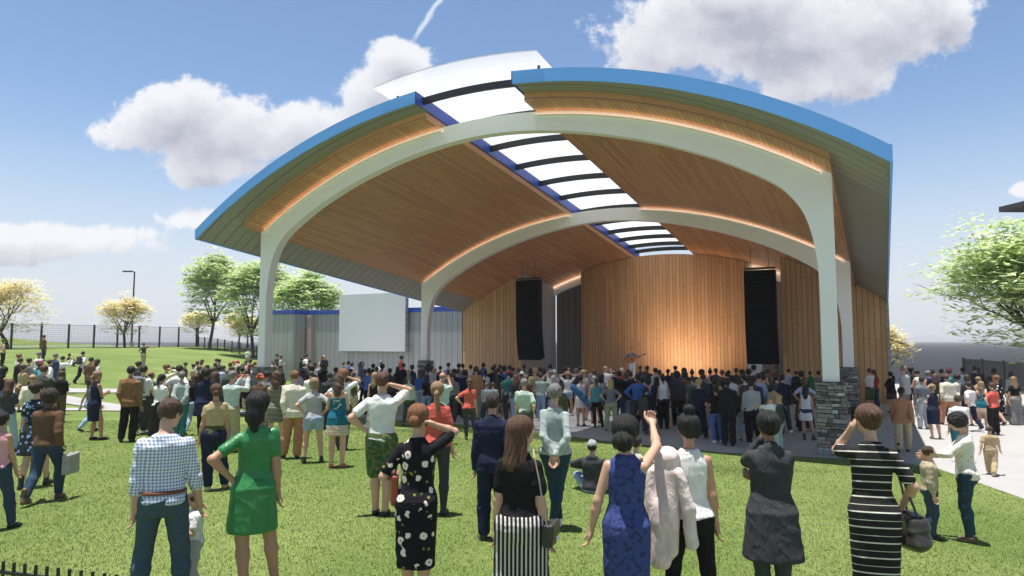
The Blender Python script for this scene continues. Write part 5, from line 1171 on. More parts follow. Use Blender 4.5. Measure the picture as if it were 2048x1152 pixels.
# ================================================================ the crowd: x y height facing sex pose detail outfit hair skin|label
PEOPLE = """-2.84 5.70 1.72 -20 m N1 2 longsleeve:w:plaid;jeans:jb:denim;belt:co;sneaker:k short:hn a|person in blue checked shirt, dark jeans and brown belt, hand on a child
-2.22 6.10 1.74 -24 f N2 2 dress_sleeve:gr:satin;pump:k halftail:hb b|person in shiny green belted dress, nearest row, one hand on hip
-0.79 5.80 1.65 2 f N3 2 dress_long:k:dark_floral;flat:k lowbun:ho a|person in black flower print dress holding a phone to the ear
0.06 5.15 1.62 17 f N4 2 tee:k;wide:k:pyjama_stripes;flat:k verylong:hr a|person in black top and black and white striped trousers with shoulder bag
0.84 5.15 1.63 13 f N5 2 dress_sheath:nv:navy_jacquard;flat:k bigbun:hb a|person in navy patterned sleeveless dress lifting a phone, nearest row
1.40 5.50 1.66 6 f N6 2 tank:w;leggings:k;boot:k topbun:hb b|person in white sleeveless top and black leggings carrying a pink jacket
2.11 5.70 1.70 10 f N7 2 coat:dg;leggings:cg:denim;boot:k updo:hb c|person in long charcoal shirt coat with hand at chin
2.99 5.80 1.83 13 f N8 2 dress_long:k:stripes;flat:k updo:hr a|person in black dress with thin cream stripes holding a phone
-2.76 6.10 0.87 -124 c C1 1 tee:w;jeans:lg:denim;sneaker:w short:hn a|small child in white tee beside the checked shirt
6.20 9.54 1.72 -67 f N9 2 blouse:cr:ivory_print;jeans:jn:denim;flat:br curly:hb a|person in printed blouse and dark jeans with hands on a child's head
5.70 9.54 1.22 111 c C2 1 sweater:kh;jeans:dn:denim;sneaker:k short:hn a|child in khaki sweater and dark jeans under the printed blouse's hands
-1.66 8.86 1.79 3 m M1 2 tee:w;shorts:ol:leafy_print;flat:k short:hr a|person in white tee and leafy green shorts phoning, hand on hip
-0.96 8.86 1.66 2 f M2 2 tee:co;leggings:dg;boot:k ponytail:hl a|person in coral tee, dark leggings and boots, larger of the coral pair
0.50 8.28 1.68 9 f M3 2 longsleeve:sk;jeans:jn:denim;sneaker:w short:hg a|person in wide necked pale blouse, hands clasped behind back, centre lawn
-0.22 7.78 1.59 4 m M4 2 jacket:nv;trousers:nv;boot:k short:hd b|person in dark navy suit seen from behind on the centre lawn
1.18 10.24 1.39 17 m SIT 1 hoodie:dg;jeans:lb:denim;sneaker:w beanie:lg a|person in grey hoodie and pale beanie sitting on the grass
1.92 10.76 1.45 50 f SIT 1 tank:cr;jeans:dn:denim;flat:k bun:hd a|person in cream top sitting on the grass behind the navy dress
-6.79 10.16 1.65 -4 m M5 1 sweater:br:cloth;jeans:dn:denim;boot:br afro:hd d|person in grey brown sweater and dark jeans striding along the left edge
-7.86 11.44 1.73 -6 f M6 1 dress_sleeve:b:blue_floral;boot:k updo:hd a|person in blue flower print dress beside the striding brown sweater
-11.03 15.18 1.57 -12 f M7 1 tee:dg;jeans:lb:denim;sneaker:k long:hr a|person in charcoal tee and faded jeans behind the blue flowered dress
-6.26 8.52 1.41 -6 f C_down 1 tank:pk;jeans:dn:denim;flat:k bun:hb b|person in pink top cut off by the lower left picture edge
-4.41 10.34 1.55 -25 f S_down 1 crop:t;tank:ol;trousers:nv;boot:t lowbun:hr b|person in cropped cream top over olive top, navy trousers, tan boots
-10.26 17.08 1.68 31 f X_cross 1 dress_sheath:nv;flat:k ponytail:hl b|person in navy sheath dress with folded arms near the crossing paths
-11.44 18.78 1.45 29 f K_walk 1 tank:g;jeans:lb:denim;pump:k bun:hd a|person in grey top and faded jeans walking behind the navy dress
-9.26 16.74 1.81 -9 m O_pocket 1 jacket:t:brocade;trousers:k;boot:k short:hb b|person in brown brocade blazer and black trousers
-9.72 18.19 1.84 7 m K_walk 1 tee:w;trousers:dg;sneaker:w short:hd a|person in white tee with backpack straps behind the brocade blazer
-8.67 17.06 1.60 8 f P_front 1 tee:w;maxi:k;flat:k ponytail:hb b|person in white tee and black long skirt just right of the paths
-9.83 18.78 1.61 22 m S_down 1 sweater:dg;trousers:ol;boot:k bald:hb c|person in charcoal sweater and olive trousers just right of the paths
-9.30 19.28 1.78 14 m H_hips 1 tee:w;chinos:kh;sneaker:k short:hd a|person in white tee with pink sash, left of the pale blouse
-8.09 16.92 1.65 -16 f B_behind 1 longsleeve:sk;jeans:tl:denim;flat:k short:hg a|person in pale green shirt and teal jeans hands behind back left of the white column
-8.20 17.88 1.60 0 f K_walk 1 tank:k;jeans:lb:denim;flat:k long:hn a|person in black sleeveless top and faded blue jeans walking left of the white column
-7.38 16.66 1.69 -12 f S_down 1 tunic:nv;leggings:k;flat:k curly:hb c|person in navy tunic and black leggings near the white column
-7.72 17.94 1.58 -3 f S_down 1 blouse:dg;trousers:k;flat:k curlylong:hn a|person in charcoal blouse and black trousers near the white column
-5.72 14.12 1.64 18 m P_photo 1 longsleeve:sg;chinos:kh;boot:br short:hg a|person in pale green shirt and khaki trousers lifting both arms
-5.82 15.92 1.50 -0 f P_front 1 blouse:br;jeans:dn:denim;flat:k bucket:co:ho a|person in coral bucket hat, brown blouse and dark blue jeans by the leftmost stone pier
-6.01 16.88 1.53 -10 m S_down 1 tee:g;jeans:dn:denim;sneaker:k short:hb b|person in grey tee and dark blue jeans right of the leftmost pier
-4.81 14.14 1.59 -9 f X_cross 1 minidress:k:fine_stripes;flat:k longwavy:hr a|person in black striped short dress with folded arms right of the leftmost pier
-4.12 13.04 1.63 -14 m O_pocket 1 jacket:cr;chinos:og;boot:k short:ho a|person in cream blazer and tan trousers on the left lawn
-3.61 12.62 1.52 -18 f W_hips 1 tee:lg;hotpants:lb:denim;sneaker:k bob:hl a|person in grey tee and denim shorts, legs apart, left lawn
-3.05 12.14 1.60 -8 f P_front 1 dress_strapless:tl:teal_print;flat:co longwavy:hn a|person in teal printed strapless dress looking at a phone left of the video screen
-3.57 17.96 1.53 14 f S_down 1 tank:k;wide:k:pyjama_stripes;flat:br verylong:hl a|person in black sleeveless top and black striped wide trousers below the video screen
-5.35 23.16 1.75 7 f P_front 0 vest:ol;trousers:kh;flat:br ponytail:hn a|person in olive waistcoat and khaki trousers near the lawn edge
-3.44 14.06 1.60 6 f E_ear 1 tee:w;trousers:cg;flat:k curly:ho a|person in white tee and dark green trousers phoning below the video screen
-13.97 21.38 1.56 -13 m P_front 0 sweater:k;trousers:br;boot:k curly:hn a|person in black sweater and brown trousers beside the paths
-11.32 16.28 1.64 -15 m O_pocket 1 longsleeve:cr;trousers:dg;boot:k bald:hr b|person in cream shirt and charcoal trousers hands in pockets far left, before the fence
-12.23 18.02 1.79 -9 m S_down 1 sweater:cg;trousers:dg;boot:k short:hr a|person in dark green sweater and charcoal trousers far left, before the fence
-1.11 18.22 1.59 1 f H_one 1 tee:co;leggings:dg;flat:k ponytail:hn a|person in coral tee and black leggings, smaller, at the paving edge
-1.33 25.12 1.92 1 m O_pocket 1 jacket:og;chinos:kh;boot:k short:hd b|tall person in tan jacket and khaki trousers at the paving edge
2.83 22.96 1.61 11 f C_down 0 longsleeve:tq;leggings:k;boot:k hightail:hr b|person in turquoise shirt and black leggings left of the guitarist
3.15 22.06 1.64 12 f W_hips 0 tee:g;trousers:lk;boot:br long:hy a|person in grey tee and olive trousers with hands on hips at the guitarist's left
4.01 22.06 1.80 12 m W_hips 1 longsleeve:b;shorts:dg;sneaker:k short:hb d|person in bright blue shirt and grey shorts, hands on hips
3.67 23.64 1.82 11 m S_down 1 hoodie:k;jeans:dn:denim;boot:k short:hb c|person in black hoodie and dark blue jeans at the guitarist's left
4.82 23.09 1.65 14 f S_down 0 coat:nv;jeans:bl:denim;sneaker:w long:hb b|person in navy long coat and royal blue jeans before the bright stage wall
4.95 22.64 1.71 16 f S_down 0 tank:w;trousers:k;boot:k topbun:hb b|person in white sleeveless top and black trousers beside the navy coat
5.57 20.95 1.75 11 m O_pocket 1 jacket:cg;trousers:cg;boot:br short:hb a|person in dark green suit seen from behind under the roof
6.11 23.45 1.66 19 m S_down 0 tee:g;trousers:ol;boot:k short:hn a|person in grey tee overlapped by the green suit
5.99 19.92 1.54 19 f H_one 1 top_olive:ol;trousers:k;flat:k bun:hy a|person in olive draped top and black trousers left of the right speaker
6.66 19.92 1.57 20 f P_front 1 tee:dg;jeans:lb:denim;flat:k long:hn a|person in charcoal tee and faded blue jeans looking at a phone below the right speaker
8.54 20.08 1.57 27 f C_down 1 minidress:w;hotpants:dn:denim;boot:k verylong:hb b|person in white short dress and dark blue short shorts left of the near pier
9.33 22.06 1.69 19 f W_hips 0 tee:pl;maxi:nv;sneaker:k bob:hr b|person in pale blue tee and navy long skirt left of the near pier
6.67 17.86 1.48 10 m W_out 1 tee:w;trousers:cg;sneaker:w grey:hg a|person in white tee and dark green trousers right of the right speaker
6.88 17.86 1.46 -39 f X_cross 1 blouse:cg;trousers:pg;sneaker:w bun:hy a|person in dark green blouse and pale green trousers right of the right speaker
10.05 17.86 1.70 35 m K_walk 1 jacket:og;chinos:kh;boot:k short:hb d|person in orange jacket and khakis on the shadow edge
12.35 20.28 1.58 11 f X_cross 1 dress_sheath:nv;flat:t bun:hl a|person in navy sheath dress with folded arms on the sunny plaza
13.38 22.56 1.68 17 m S_down 0 polo:g;chinos:lg;boot:k short:hd b|person in grey striped polo and pale trousers on the sunny plaza
15.10 27.54 1.62 -11 f E_ear 0 jacket:k;skirt:dg;boot:k bun:hb a|person in black jacket and grey skirt at the shell's right corner
14.68 28.32 1.72 -23 m X_cross 0 tee:w;shorts:ol:leafy_print;flat:k short:hr a|person in white tee and leafy shorts leaning toward the wood wall
15.07 28.72 1.65 -2 f H_one 0 tee:rd;trousers:dn;flat:k ponytail:hn a|person in red tee just behind the leafy shorts by the wall
14.86 23.64 1.71 16 m O_pocket 0 jacket:cr;chinos:og;boot:k short:hr a|person in cream blazer and tan trousers on the right plaza
14.91 24.34 1.67 21 f H_hips 0 minidress:ol;flat:t curlylong:hr a|person in olive short dress one hand on hip on the sunny right plaza
10.58 16.40 1.56 25 m S_down 1 tee:w;jeans:tl:denim;sneaker:w short:hn a|person in plain white tee and teal jeans on the right plaza
14.59 22.06 1.59 -17 m K_walk 0 tee:w;jeans:nv:denim;sneaker:w short:hd a|person in white tee and sunglasses striding left on the right plaza
15.15 22.32 1.54 44 f S_down 0 dress_strapless:tl:teal_print;flat:br longwavy:hl a|person in strapless teal print dress on the right plaza
14.70 21.14 1.58 -5 f H_one 0 tee:co;trousers:k;boot:k short:hr a|person in coral tee and black trousers on the right plaza
16.66 23.73 1.72 -5 f K_walk 0 dress_long:k:dark_floral;pump:k bun:ho a|person in dark flower print dress behind the right coral tee
17.17 23.64 1.62 6 f S_down 0 crop:k;wide:g:glen_check;flat:br verylong:hl a|person in black top and wide checked trousers at the right edge
10.24 14.90 1.05 38 c K_walk 0 tee:t;trousers:t;sneaker:t cap:t:hn a|small child in all tan clothes walking on the white paving
14.44 25.44 1.93 -30 m O_pocket 0 jacket:lg;trousers:g;boot:k short:hl a|person in light grey jacket and grey trousers hands in pockets on the sunny right plaza
15.32 26.07 1.76 -20 m P_front 0 vest:w;chinos:kh;sneaker:w cap:nv:hd a|person with dark cap and white top looking down
15.20 25.24 1.76 -9 f S_down 0 dress_sheath:nv;flat:k bun:hg a|person in navy sheath dress on the sunny right plaza
16.73 26.44 1.78 -18 m S_down 0 tee:tq;jeans:dn:denim;sneaker:k beanie:mr:hd b|person with maroon beanie and turquoise tee
16.40 25.44 1.60 -7 f S_down 0 blouse:cr:ivory_print;skirt:cr:ivory_print;flat:k curly:hb a|person in cream printed blouse and cream printed skirt on the right plaza
16.16 23.92 1.61 34 f S_down 0 tank:t;skirt:br;flat:k bun:hl a|person in tan sleeveless top and brown skirt on the right plaza
17.13 24.49 1.61 5 f S_down 0 blouse:t;trousers:br;flat:k bun:ho a|person in tan blouse and brown trousers near the right fence
-31.37 42.42 1.65 24 f S_down 0 blouse:t;leggings:k;boot:k bun:hn a|person in tan blouse and black leggings beside the leftmost tree
-32.80 48.16 1.80 26 m O_pocket 0 jacket:br;jeans:dn:denim;boot:br short:hb b|person in brown jacket standing high on the rise
-26.91 50.30 1.77 12 f E_ear 0 tee:dg;chinos:kh;sneaker:k short:hn a|lone person in dark tee phoning on the open rise
-22.61 58.94 1.61 9 m S_down 0 tee:w;shorts:kh;sneaker:k short:hr a|person in white tee on the rise left of the column
-23.43 37.60 1.81 18 m K_walk 0 tee:w;trousers:nv;boot:k short:hd a|person in white tee carrying a dark backpack across the path
-19.00 31.09 1.92 24 m O_pocket 0 jacket:br;trousers:dg;boot:k short:hb b|person in brown jacket right of the backpack
-19.16 31.86 1.81 29 f S_down 0 blouse:w;skirt:k;flat:k curlylong:hn a|person in white blouse and black skirt by the crossing paths
-29.82 46.40 1.55 27 f SIT 0 blouse:k;leggings:k;boot:k bun:hb a|person in black sitting on the grass near the backpack
-21.29 32.12 1.94 26 m S_down 0 jacket:dn;trousers:dn;boot:k short:hg a|person in dark blue jacket and dark blue trousers left of the paths
-21.49 32.97 1.77 27 m P_photo 0 longsleeve:w;trousers:k;boot:k short:hb a|person in white sleeves holding a phone up above the crowd
-20.33 30.30 1.74 26 f S_down 0 blouse:w;skirt:k;flat:k bun:hd a|person in white blouse and black skirt far left, before the fence
-22.54 32.84 1.91 -4 m S_down 0 tank:w;shorts:g;sneaker:k short:hg a|person in white sleeveless top and grey shorts far left, before the fence
-18.57 27.06 1.80 26 f S_down 0 tee:tq;jeans:dn:denim;sneaker:k bucket:mr:hb d|person with maroon hat and turquoise tee
-20.87 29.78 1.77 25 f S_down 0 tee:g;trousers:k;flat:k bun:hb a|person in grey tee and black trousers at the far left
-17.58 24.82 1.70 15 f X_cross 0 blouse:t;skirt:br;flat:k bun:hn b|person in tan blouse and brown skirt with folded arms at the far left
-22.45 31.36 1.84 24 f S_down 0 tee:w;skirt:g;flat:k bun:ho a|person in white tee and grey skirt at the far left
-19.74 27.64 1.86 19 m S_down 0 jacket:k;trousers:dg;boot:k short:hn a|person in black jacket and charcoal trousers at the far left
-15.08 20.48 1.70 24 f X_cross 1 tank:k;skirt:dn;flat:k long:hb a|person in black sleeveless top and dark blue skirt with folded arms at the far left
-15.88 24.32 1.64 27 f P_front 0 jacket:cg;trousers:br;flat:k short:hn a|person in dark green jacket and brown trousers looking at a phone left of the paths
-14.98 27.64 1.92 32 f S_down 0 jacket:dg;trousers:k;boot:k bun:hb a|person in charcoal jacket and black trousers just right of the paths
-11.52 23.00 1.83 23 f E_ear 1 blouse:cr;trousers:br;flat:k bun:ho a|person in cream blouse and brown trousers phoning left of the white column
-14.78 30.60 1.76 24 m S_down 0 tee:w;trousers:dn;boot:k short:hd a|person in white tee and dark blue trousers left of the white column
-16.86 35.55 1.66 35 f P_front 0 tee:dg;jeans:lb:denim;flat:k bun:hn a|person in charcoal tee and faded blue jeans left of the white column
-16.08 34.75 1.64 35 f P_front 0 blouse:t;skirt:k;flat:k bun:hn b|person in tan blouse and black skirt looking at a phone left of the white column
-17.13 37.55 1.66 25 f S_down 0 tee:w;skirt:br;flat:k bob:hr a|person in white tee and brown skirt left of the white column
-17.70 39.35 1.66 36 f S_down 0 blouse:t;jeans:dn:denim;flat:k long:hn a|person in tan blouse and dark blue jeans near the white column
-13.80 31.25 1.76 31 m S_down 0 jacket:cg;trousers:k;boot:k short:hb b|person in dark green jacket and black trousers near the white column
-16.66 38.85 1.78 27 m S_down 0 longsleeve:cr;chinos:t;boot:k short:hr a|person in cream shirt and tan chinos near the white column
-16.31 38.35 1.78 27 m S_down 0 sweater:ol;trousers:dg;boot:k short:hb b|person in olive sweater and charcoal trousers near the white column
-15.68 38.89 1.68 38 f E_ear 0 blouse:cr;jeans:dn:denim;flat:k bucket:co:hn a|person in coral bucket hat, cream blouse and dark blue jeans by the leftmost stone pier
-15.85 39.87 1.64 38 f P_photo 0 jacket:dg;trousers:k;flat:k bucket:rd:hb b|person in red bucket hat, charcoal jacket and black trousers by the leftmost stone pier
-10.47 25.40 1.72 18 m S_down 0 tee:cg;trousers:k;boot:k short:hg a|person in dark green tee and black trousers near the white column
-11.43 29.20 1.72 29 m S_down 0 tee:rd;trousers:k;boot:k cap:k:hb c|person in black cap, red tee and black trousers by the leftmost stone pier
-15.69 40.65 1.62 49 f S_down 0 tee:pk;skirt:k;flat:k bun:hb b|person in pink tee and black skirt by the leftmost stone pier
-15.92 41.95 1.66 39 f P_photo 0 blouse:k;trousers:dg;flat:k curly:hn a|person in black blouse and charcoal trousers lifting a phone by the leftmost stone pier
-12.46 32.80 1.74 19 m P_photo 0 tee:lg;trousers:k;boot:k short:hn a|person in light grey tee and black trousers lifting a phone by the leftmost stone pier
-14.62 39.15 1.64 30 f S_down 0 jacket:br;skirt:k;flat:k updo:hr a|person in brown jacket and black skirt by the leftmost stone pier
-16.16 47.36 1.87 41 m X_cross 0 longsleeve:ol;chinos:t;boot:k short:hb a|person in olive shirt and tan chinos with folded arms right of the leftmost pier
-15.77 47.03 1.79 41 f X_cross 0 tank:pl;jeans:dn:denim;flat:k bun:hn a|person in pale blue sleeveless top and dark blue jeans right of the leftmost pier
-14.84 42.45 1.62 51 f S_down 0 tee:w;trousers:k;flat:k bob:hr a|person in white tee and black trousers right of the leftmost pier
-14.06 40.80 1.60 41 f S_down 0 tee:pk;skirt:w;flat:k bun:hn a|person in pink tee and white skirt right of the leftmost pier
-10.80 32.10 1.74 21 m S_down 0 sweater:dg;trousers:k;boot:k short:hn b|person in charcoal sweater and black trousers right of the leftmost pier
-14.12 46.21 1.69 33 f S_down 0 jacket:k;trousers:k;flat:k bun:hb b|person in black jacket and black trousers by the grey pilaster
-13.68 45.74 1.95 43 m S_down 0 tee:w;jeans:dn:denim;boot:k short:hb a|person in white tee and dark blue jeans by the grey pilaster
-13.25 45.10 1.64 34 f S_down 0 tank:dg;skirt:dg;flat:k bob:hn a|person in charcoal sleeveless top and charcoal skirt by the grey pilaster
-11.27 37.35 1.64 33 f S_down 0 jacket:nv;skirt:rd;flat:k bun:hd b|person in navy jacket and red skirt by the grey pilaster
-12.54 45.36 1.84 -155 f S_down 0 tank:cr;trousers:k;flat:k bun:hb b|person in cream sleeveless top and black trousers left of the video screen
-12.21 44.83 1.95 -175 m P_front 0 jacket:k;chinos:ol;boot:k bald:hb b|person in black jacket and olive chinos looking at a phone left of the video screen
-8.52 27.40 1.74 3 m S_down 0 tee:lg;trousers:dg;boot:k short:hg a|person in light grey tee and charcoal trousers by the grey pilaster, right of cream jacket
-8.55 28.22 1.65 3 f S_down 0 tee:rd;skirt:w;flat:k long:hb a|person in red tee and white skirt by the grey pilaster
-6.93 23.80 1.75 -6 m S_down 0 tee:w;shorts:g;sneaker:k short:hn a|person in white tee and grey shorts by the grey pilaster
-8.38 28.89 1.75 14 m S_down 0 jacket:nv;jeans:dn:denim;boot:k afro:hb d|person in navy jacket and dark blue jeans by the grey pilaster
-4.76 18.00 1.48 -5 m S_down 1 jacket:dg;trousers:dg;boot:k short:hd b|person in charcoal jacket and charcoal trousers left of the video screen
-7.12 27.90 1.78 26 m S_down 0 jacket:tl;trousers:k;boot:k short:hb c|person in teal jacket and black trousers left of the video screen
-9.58 39.20 1.66 56 f S_down 0 tee:ol;skirt:k;flat:k bun:hn a|person in olive tee and black skirt below the video screen
-9.77 41.20 1.66 57 f S_down 0 jacket:bl;jeans:dn:denim;flat:k bob:hb a|person in royal blue jacket and dark blue jeans below the video screen
-9.04 38.95 1.64 47 f X_cross 0 tee:lg;skirt:nv;flat:k bob:hd a|person in light grey tee and navy skirt with folded arms below the video screen
-6.98 29.90 1.64 7 f S_down 0 blouse:dg;skirt:k;flat:k long:hd a|person in charcoal blouse and black skirt below the video screen
-8.81 40.20 1.66 108 f HD 0 jacket:dn;skirt:t;flat:k curlylong:hb a|person in dark blue jacket and tan skirt hands at head below the video screen
-5.58 26.90 1.78 8 m S_hip 0 longsleeve:bl;trousers:k;boot:k short:hb c|person in royal blue shirt and black trousers below the video screen
-6.49 32.20 1.78 9 m S_down 0 jacket:k;trousers:k;boot:k cap:nv:hb c|person in navy cap, black jacket and black trousers below the video screen
-6.91 36.35 1.80 29 m S_down 0 tee:w;trousers:lg;boot:k short:hg a|person in white tee and light grey trousers below the screen's right edge
-5.92 31.50 1.78 9 m S_down 0 hoodie:k;trousers:k;boot:k afro:hb d|person in black hoodie and black trousers below the screen's right edge
-4.85 27.40 1.76 -0 m S_down 0 jacket:dg;trousers:k;boot:k short:hb c|person in charcoal jacket and black trousers below the screen's right edge
-5.25 31.65 1.66 1 f S_down 0 coat:k;leggings:k;flat:k long:hb b|person in black long coat and black leggings below the screen's right edge
-5.08 32.30 1.80 1 m S_down 0 jacket:nv;trousers:nv;boot:k short:hd b|person in navy jacket and navy trousers below the screen's right edge
-4.79 33.05 1.68 2 f S_down 0 jacket:dn;jeans:dn:denim;flat:k curly:hd b|person in dark blue jacket and dark blue jeans below the screen's right edge
-4.19 27.90 1.68 1 f P_front 0 longsleeve:cg;trousers:cg;flat:k bun:hy a|person in dark green shirt and dark green trousers below the screen's right edge
-3.46 23.10 1.68 1 f S_down 0 longsleeve:pg;leggings:cg;flat:k short:hg a|person in pale green shirt and dark green leggings below the screen's right edge
-6.76 42.15 1.94 51 f S_down 0 tee:rd;jeans:dn:denim;flat:k curly:hb b|person in red tee and dark blue jeans below the screen's right edge
-4.03 32.30 1.66 3 f S_down 0 tee:dg;jeans:bl:denim;flat:k updo:hb b|person in charcoal tee and royal blue jeans at the rear left pier
-3.51 29.55 1.76 -3 m S_down 0 hoodie:lg;jeans:dn:denim;boot:k short:hd c|person in light grey hoodie and dark blue jeans at the rear left pier
-3.98 32.90 1.78 3 m S_down 0 jacket:k;trousers:k;boot:k short:hb d|person in black jacket and black trousers by rear pier, left of light grey hoodie
-3.36 29.95 1.66 -6 f S_down 0 jacket:k;trousers:k;flat:k bob:hy a|person in black jacket and black trousers by rear pier, right of light grey hoodie
-3.41 32.69 1.67 -6 f S_down 0 blouse:mr;skirt:k;flat:k bun:hr a|person in maroon blouse and black skirt at the rear left pier
-3.15 25.40 1.62 -17 f S_down 0 tee:k;jeans:lb:denim;flat:k long:hb b|person in black tee and faded blue jeans at the rear left pier
-1.61 16.00 1.63 4 m P_photo 1 tee:pg;trousers:dn;boot:k bald:hr b|person in pale green tee and dark blue trousers at the rear left pier
-3.04 33.00 1.80 -5 m S_down 0 tee:pl;trousers:dn;boot:k cap:nv:hd a|person in navy cap, pale blue tee and dark blue trousers by the grey cladding edge
-2.12 24.35 1.74 -5 m S_down 0 tee:g;trousers:dg;boot:k short:hn b|person in grey tee and charcoal trousers by the grey cladding edge, left of black jacket
-2.20 26.19 1.79 -5 m S_down 0 jacket:k;trousers:k;boot:k short:hd c|person in black jacket and black trousers by the grey cladding edge
-2.68 34.60 1.70 -4 f S_down 0 blouse:k;jeans:nv:denim;flat:k afro:hb d|person in black blouse and navy jeans by the grey cladding edge
-2.31 32.20 1.78 -4 m S_down 0 tee:g;trousers:dg;boot:k short:hb b|person in grey tee and charcoal trousers by the grey cladding edge, right of black blouse
-2.13 26.77 1.75 -5 m S_down 0 longsleeve:bl;trousers:nv;boot:k short:hn a|person in royal blue shirt and navy trousers by the grey cladding edge
-1.77 26.00 1.74 -4 m S_down 0 jacket:nv;trousers:nv;boot:k curly:hb c|person in navy jacket and navy trousers before the left wood wing
-2.01 33.75 1.68 -3 f S_down 0 tank:lp;jeans:dn:denim;flat:k updo:hb b|person in pale pink sleeveless top and dark blue jeans before the left wood wing
-1.24 26.00 1.74 -3 m S_down 0 tee:dg;trousers:k;boot:k short:hd a|person in charcoal tee and black trousers before the left wood wing
-1.49 36.15 1.70 -2 f S_down 0 hoodie:b;jeans:dn:denim;flat:k bob:hb b|person in blue hoodie and dark blue jeans before the left wood wing
-1.10 28.62 1.65 -2 f S_down 0 tee:w;trousers:k;flat:k ponytail:hb a|person in white tee and black trousers before the left wood wing
-0.83 29.35 1.77 -2 m S_down 0 jacket:k;trousers:k;boot:k short:hb b|person in black jacket and black trousers left of the left speaker, left of charcoal jacket
-0.85 34.45 1.68 -1 f S_down 0 jacket:dg;skirt:k;flat:k updo:hb c|person in charcoal jacket and black skirt left of the left speaker
-0.56 27.40 1.78 -1 m S_down 0 hoodie:nv;jeans:dn:denim;boot:k short:hd a|person in navy hoodie and dark blue jeans left of the left speaker
-0.58 33.15 1.70 -21 f E_ear 0 blouse:br;trousers:k;flat:k bucket:mr:hb b|person in maroon bucket hat, brown blouse and black trousers phoning left of the left speaker
-0.49 24.95 1.66 -1 f S_down 0 tank:ol;hotpants:dn:denim;sneaker:w verylong:hb b|person in olive sleeveless top and dark blue short shorts left of the left speaker
-0.89 24.00 1.41 18 c S_down 0 tee:lg;jeans:dn:denim;sneaker:w short:hg a|child in light grey tee and dark blue jeans before the left wood wing
-0.69 24.50 1.38 8 c S_down 0 tee:pg;trousers:dg;sneaker:w short:ho a|child in pale green tee and charcoal trousers left of the left speaker
-0.11 24.65 1.78 -0 m S_down 0 tee:tl;trousers:dg;sneaker:w beanie:mr:hd a|person in maroon beanie, teal tee and charcoal trousers left of the left speaker
-0.09 29.65 1.80 -0 m S_down 0 jacket:k;trousers:k;boot:k short:hb d|person in black jacket and black trousers left of the left speaker, left of navy tee
0.08 27.45 1.66 0 f S_down 0 tee:w;jeans:lb:denim;flat:k short:hg a|person in white tee and faded blue jeans left of the left speaker
0.04 28.95 1.74 0 m P_photo 0 tee:nv;trousers:k;boot:k short:hb b|person in navy tee and black trousers lifting a phone left of the left speaker
0.29 30.45 1.64 21 f S_down 0 blouse:pk;skirt:nv;flat:k curly:ho a|person in pink blouse and navy skirt below the left speaker
0.34 24.75 1.74 1 m S_down 0 tee:dg;trousers:k;boot:k beanie:w:hd b|person in white beanie, charcoal tee and black trousers below the left speaker
0.14 24.20 1.66 0 f S_down 0 tee:dg;jeans:lb:denim;flat:k longwavy:ho a|person in charcoal tee and faded blue jeans below the left speaker
0.46 22.90 1.74 1 m S_down 0 jacket:br;trousers:dg;boot:k short:hl a|person in brown jacket and charcoal trousers below the left speaker
0.57 32.55 1.72 1 f S_down 0 tee:k:fine_stripes;skirt:k;flat:k ponytail:hb b|person in black striped tee and black skirt below the left speaker
0.26 15.50 1.60 3 m S_down 1 tee:pg;shorts:cg;sneaker:w short:hg a|person in pale green tee and dark green shorts below the left speaker
0.81 29.45 1.68 2 f S_down 0 jacket:k;trousers:k;flat:k bob:hb b|person in black jacket and black trousers below the left speaker
0.84 25.85 1.84 2 m O_pocket 0 jacket:t;trousers:br;boot:br short:hy a|person in tan jacket and brown trousers hands in pockets below the left speaker
1.03 24.85 1.70 32 m P_photo 0 longsleeve:pg;jeans:lb:denim;sneaker:w short:hn a|person in pale green shirt and faded blue jeans lifting a phone below the left speaker
1.33 28.74 1.69 3 f S_down 0 blouse:br;skirt:k;flat:k curlylong:hd c|person in brown blouse and black skirt right of the left speaker
1.73 30.90 1.80 3 m S_down 0 longsleeve:pl;trousers:dn;boot:k short:hb b|person in pale blue shirt and dark blue trousers right of the left speaker
1.56 27.68 1.65 3 f S_down 0 blouse:w;skirt:nv;flat:k curly:hg a|person in white blouse and navy skirt right of the left speaker
1.73 28.46 1.64 13 f S_down 0 tee:lg;jeans:dn:denim;flat:k curly:hw a|person in light grey tee and dark blue jeans right of the left speaker
1.29 25.40 1.62 23 f P_front 0 blouse:w;jeans:dn:denim;flat:k curly:hl a|person in white blouse and dark blue jeans right of the left speaker
1.39 23.45 1.68 23 m S_down 0 sweater:dn;jeans:lb:denim;boot:k short:hw a|person in dark blue sweater and faded blue jeans right of the left speaker
1.42 20.06 1.60 14 f S_down 1 blouse:ol;trousers:ol;flat:k curly:hn a|person in olive blouse and olive trousers right of the left speaker
2.27 29.00 1.78 4 m S_down 0 jacket:k;trousers:k;boot:k short:hb c|person in black jacket and black trousers before the dark recess
2.45 30.50 1.66 5 f S_down 0 tee:gr;skirt:k;flat:k bun:hy a|person in green tee and black skirt before the dark recess
2.14 26.55 1.66 5 f W_up 0 tee:w;hotpants:lb:denim;sneaker:w bob:hl a|person in white tee and faded blue short shorts before the dark recess
2.52 27.40 1.76 5 m S_down 0 tee:dg;trousers:k;boot:k short:hg a|person in charcoal tee and black trousers before the dark recess
2.88 29.00 1.78 6 m S_down 0 tee:g;trousers:k;boot:k short:hb a|person in grey tee and black trousers before the dark recess
2.87 27.90 1.66 6 f S_down 0 blouse:cr;skirt:pk;flat:k curly:hy a|person in cream blouse and pink skirt left of the guitarist
3.03 28.40 1.66 6 f S_down 0 blouse:t;jeans:lb:denim;flat:k long:hl a|person in tan blouse and faded blue jeans left of the guitarist
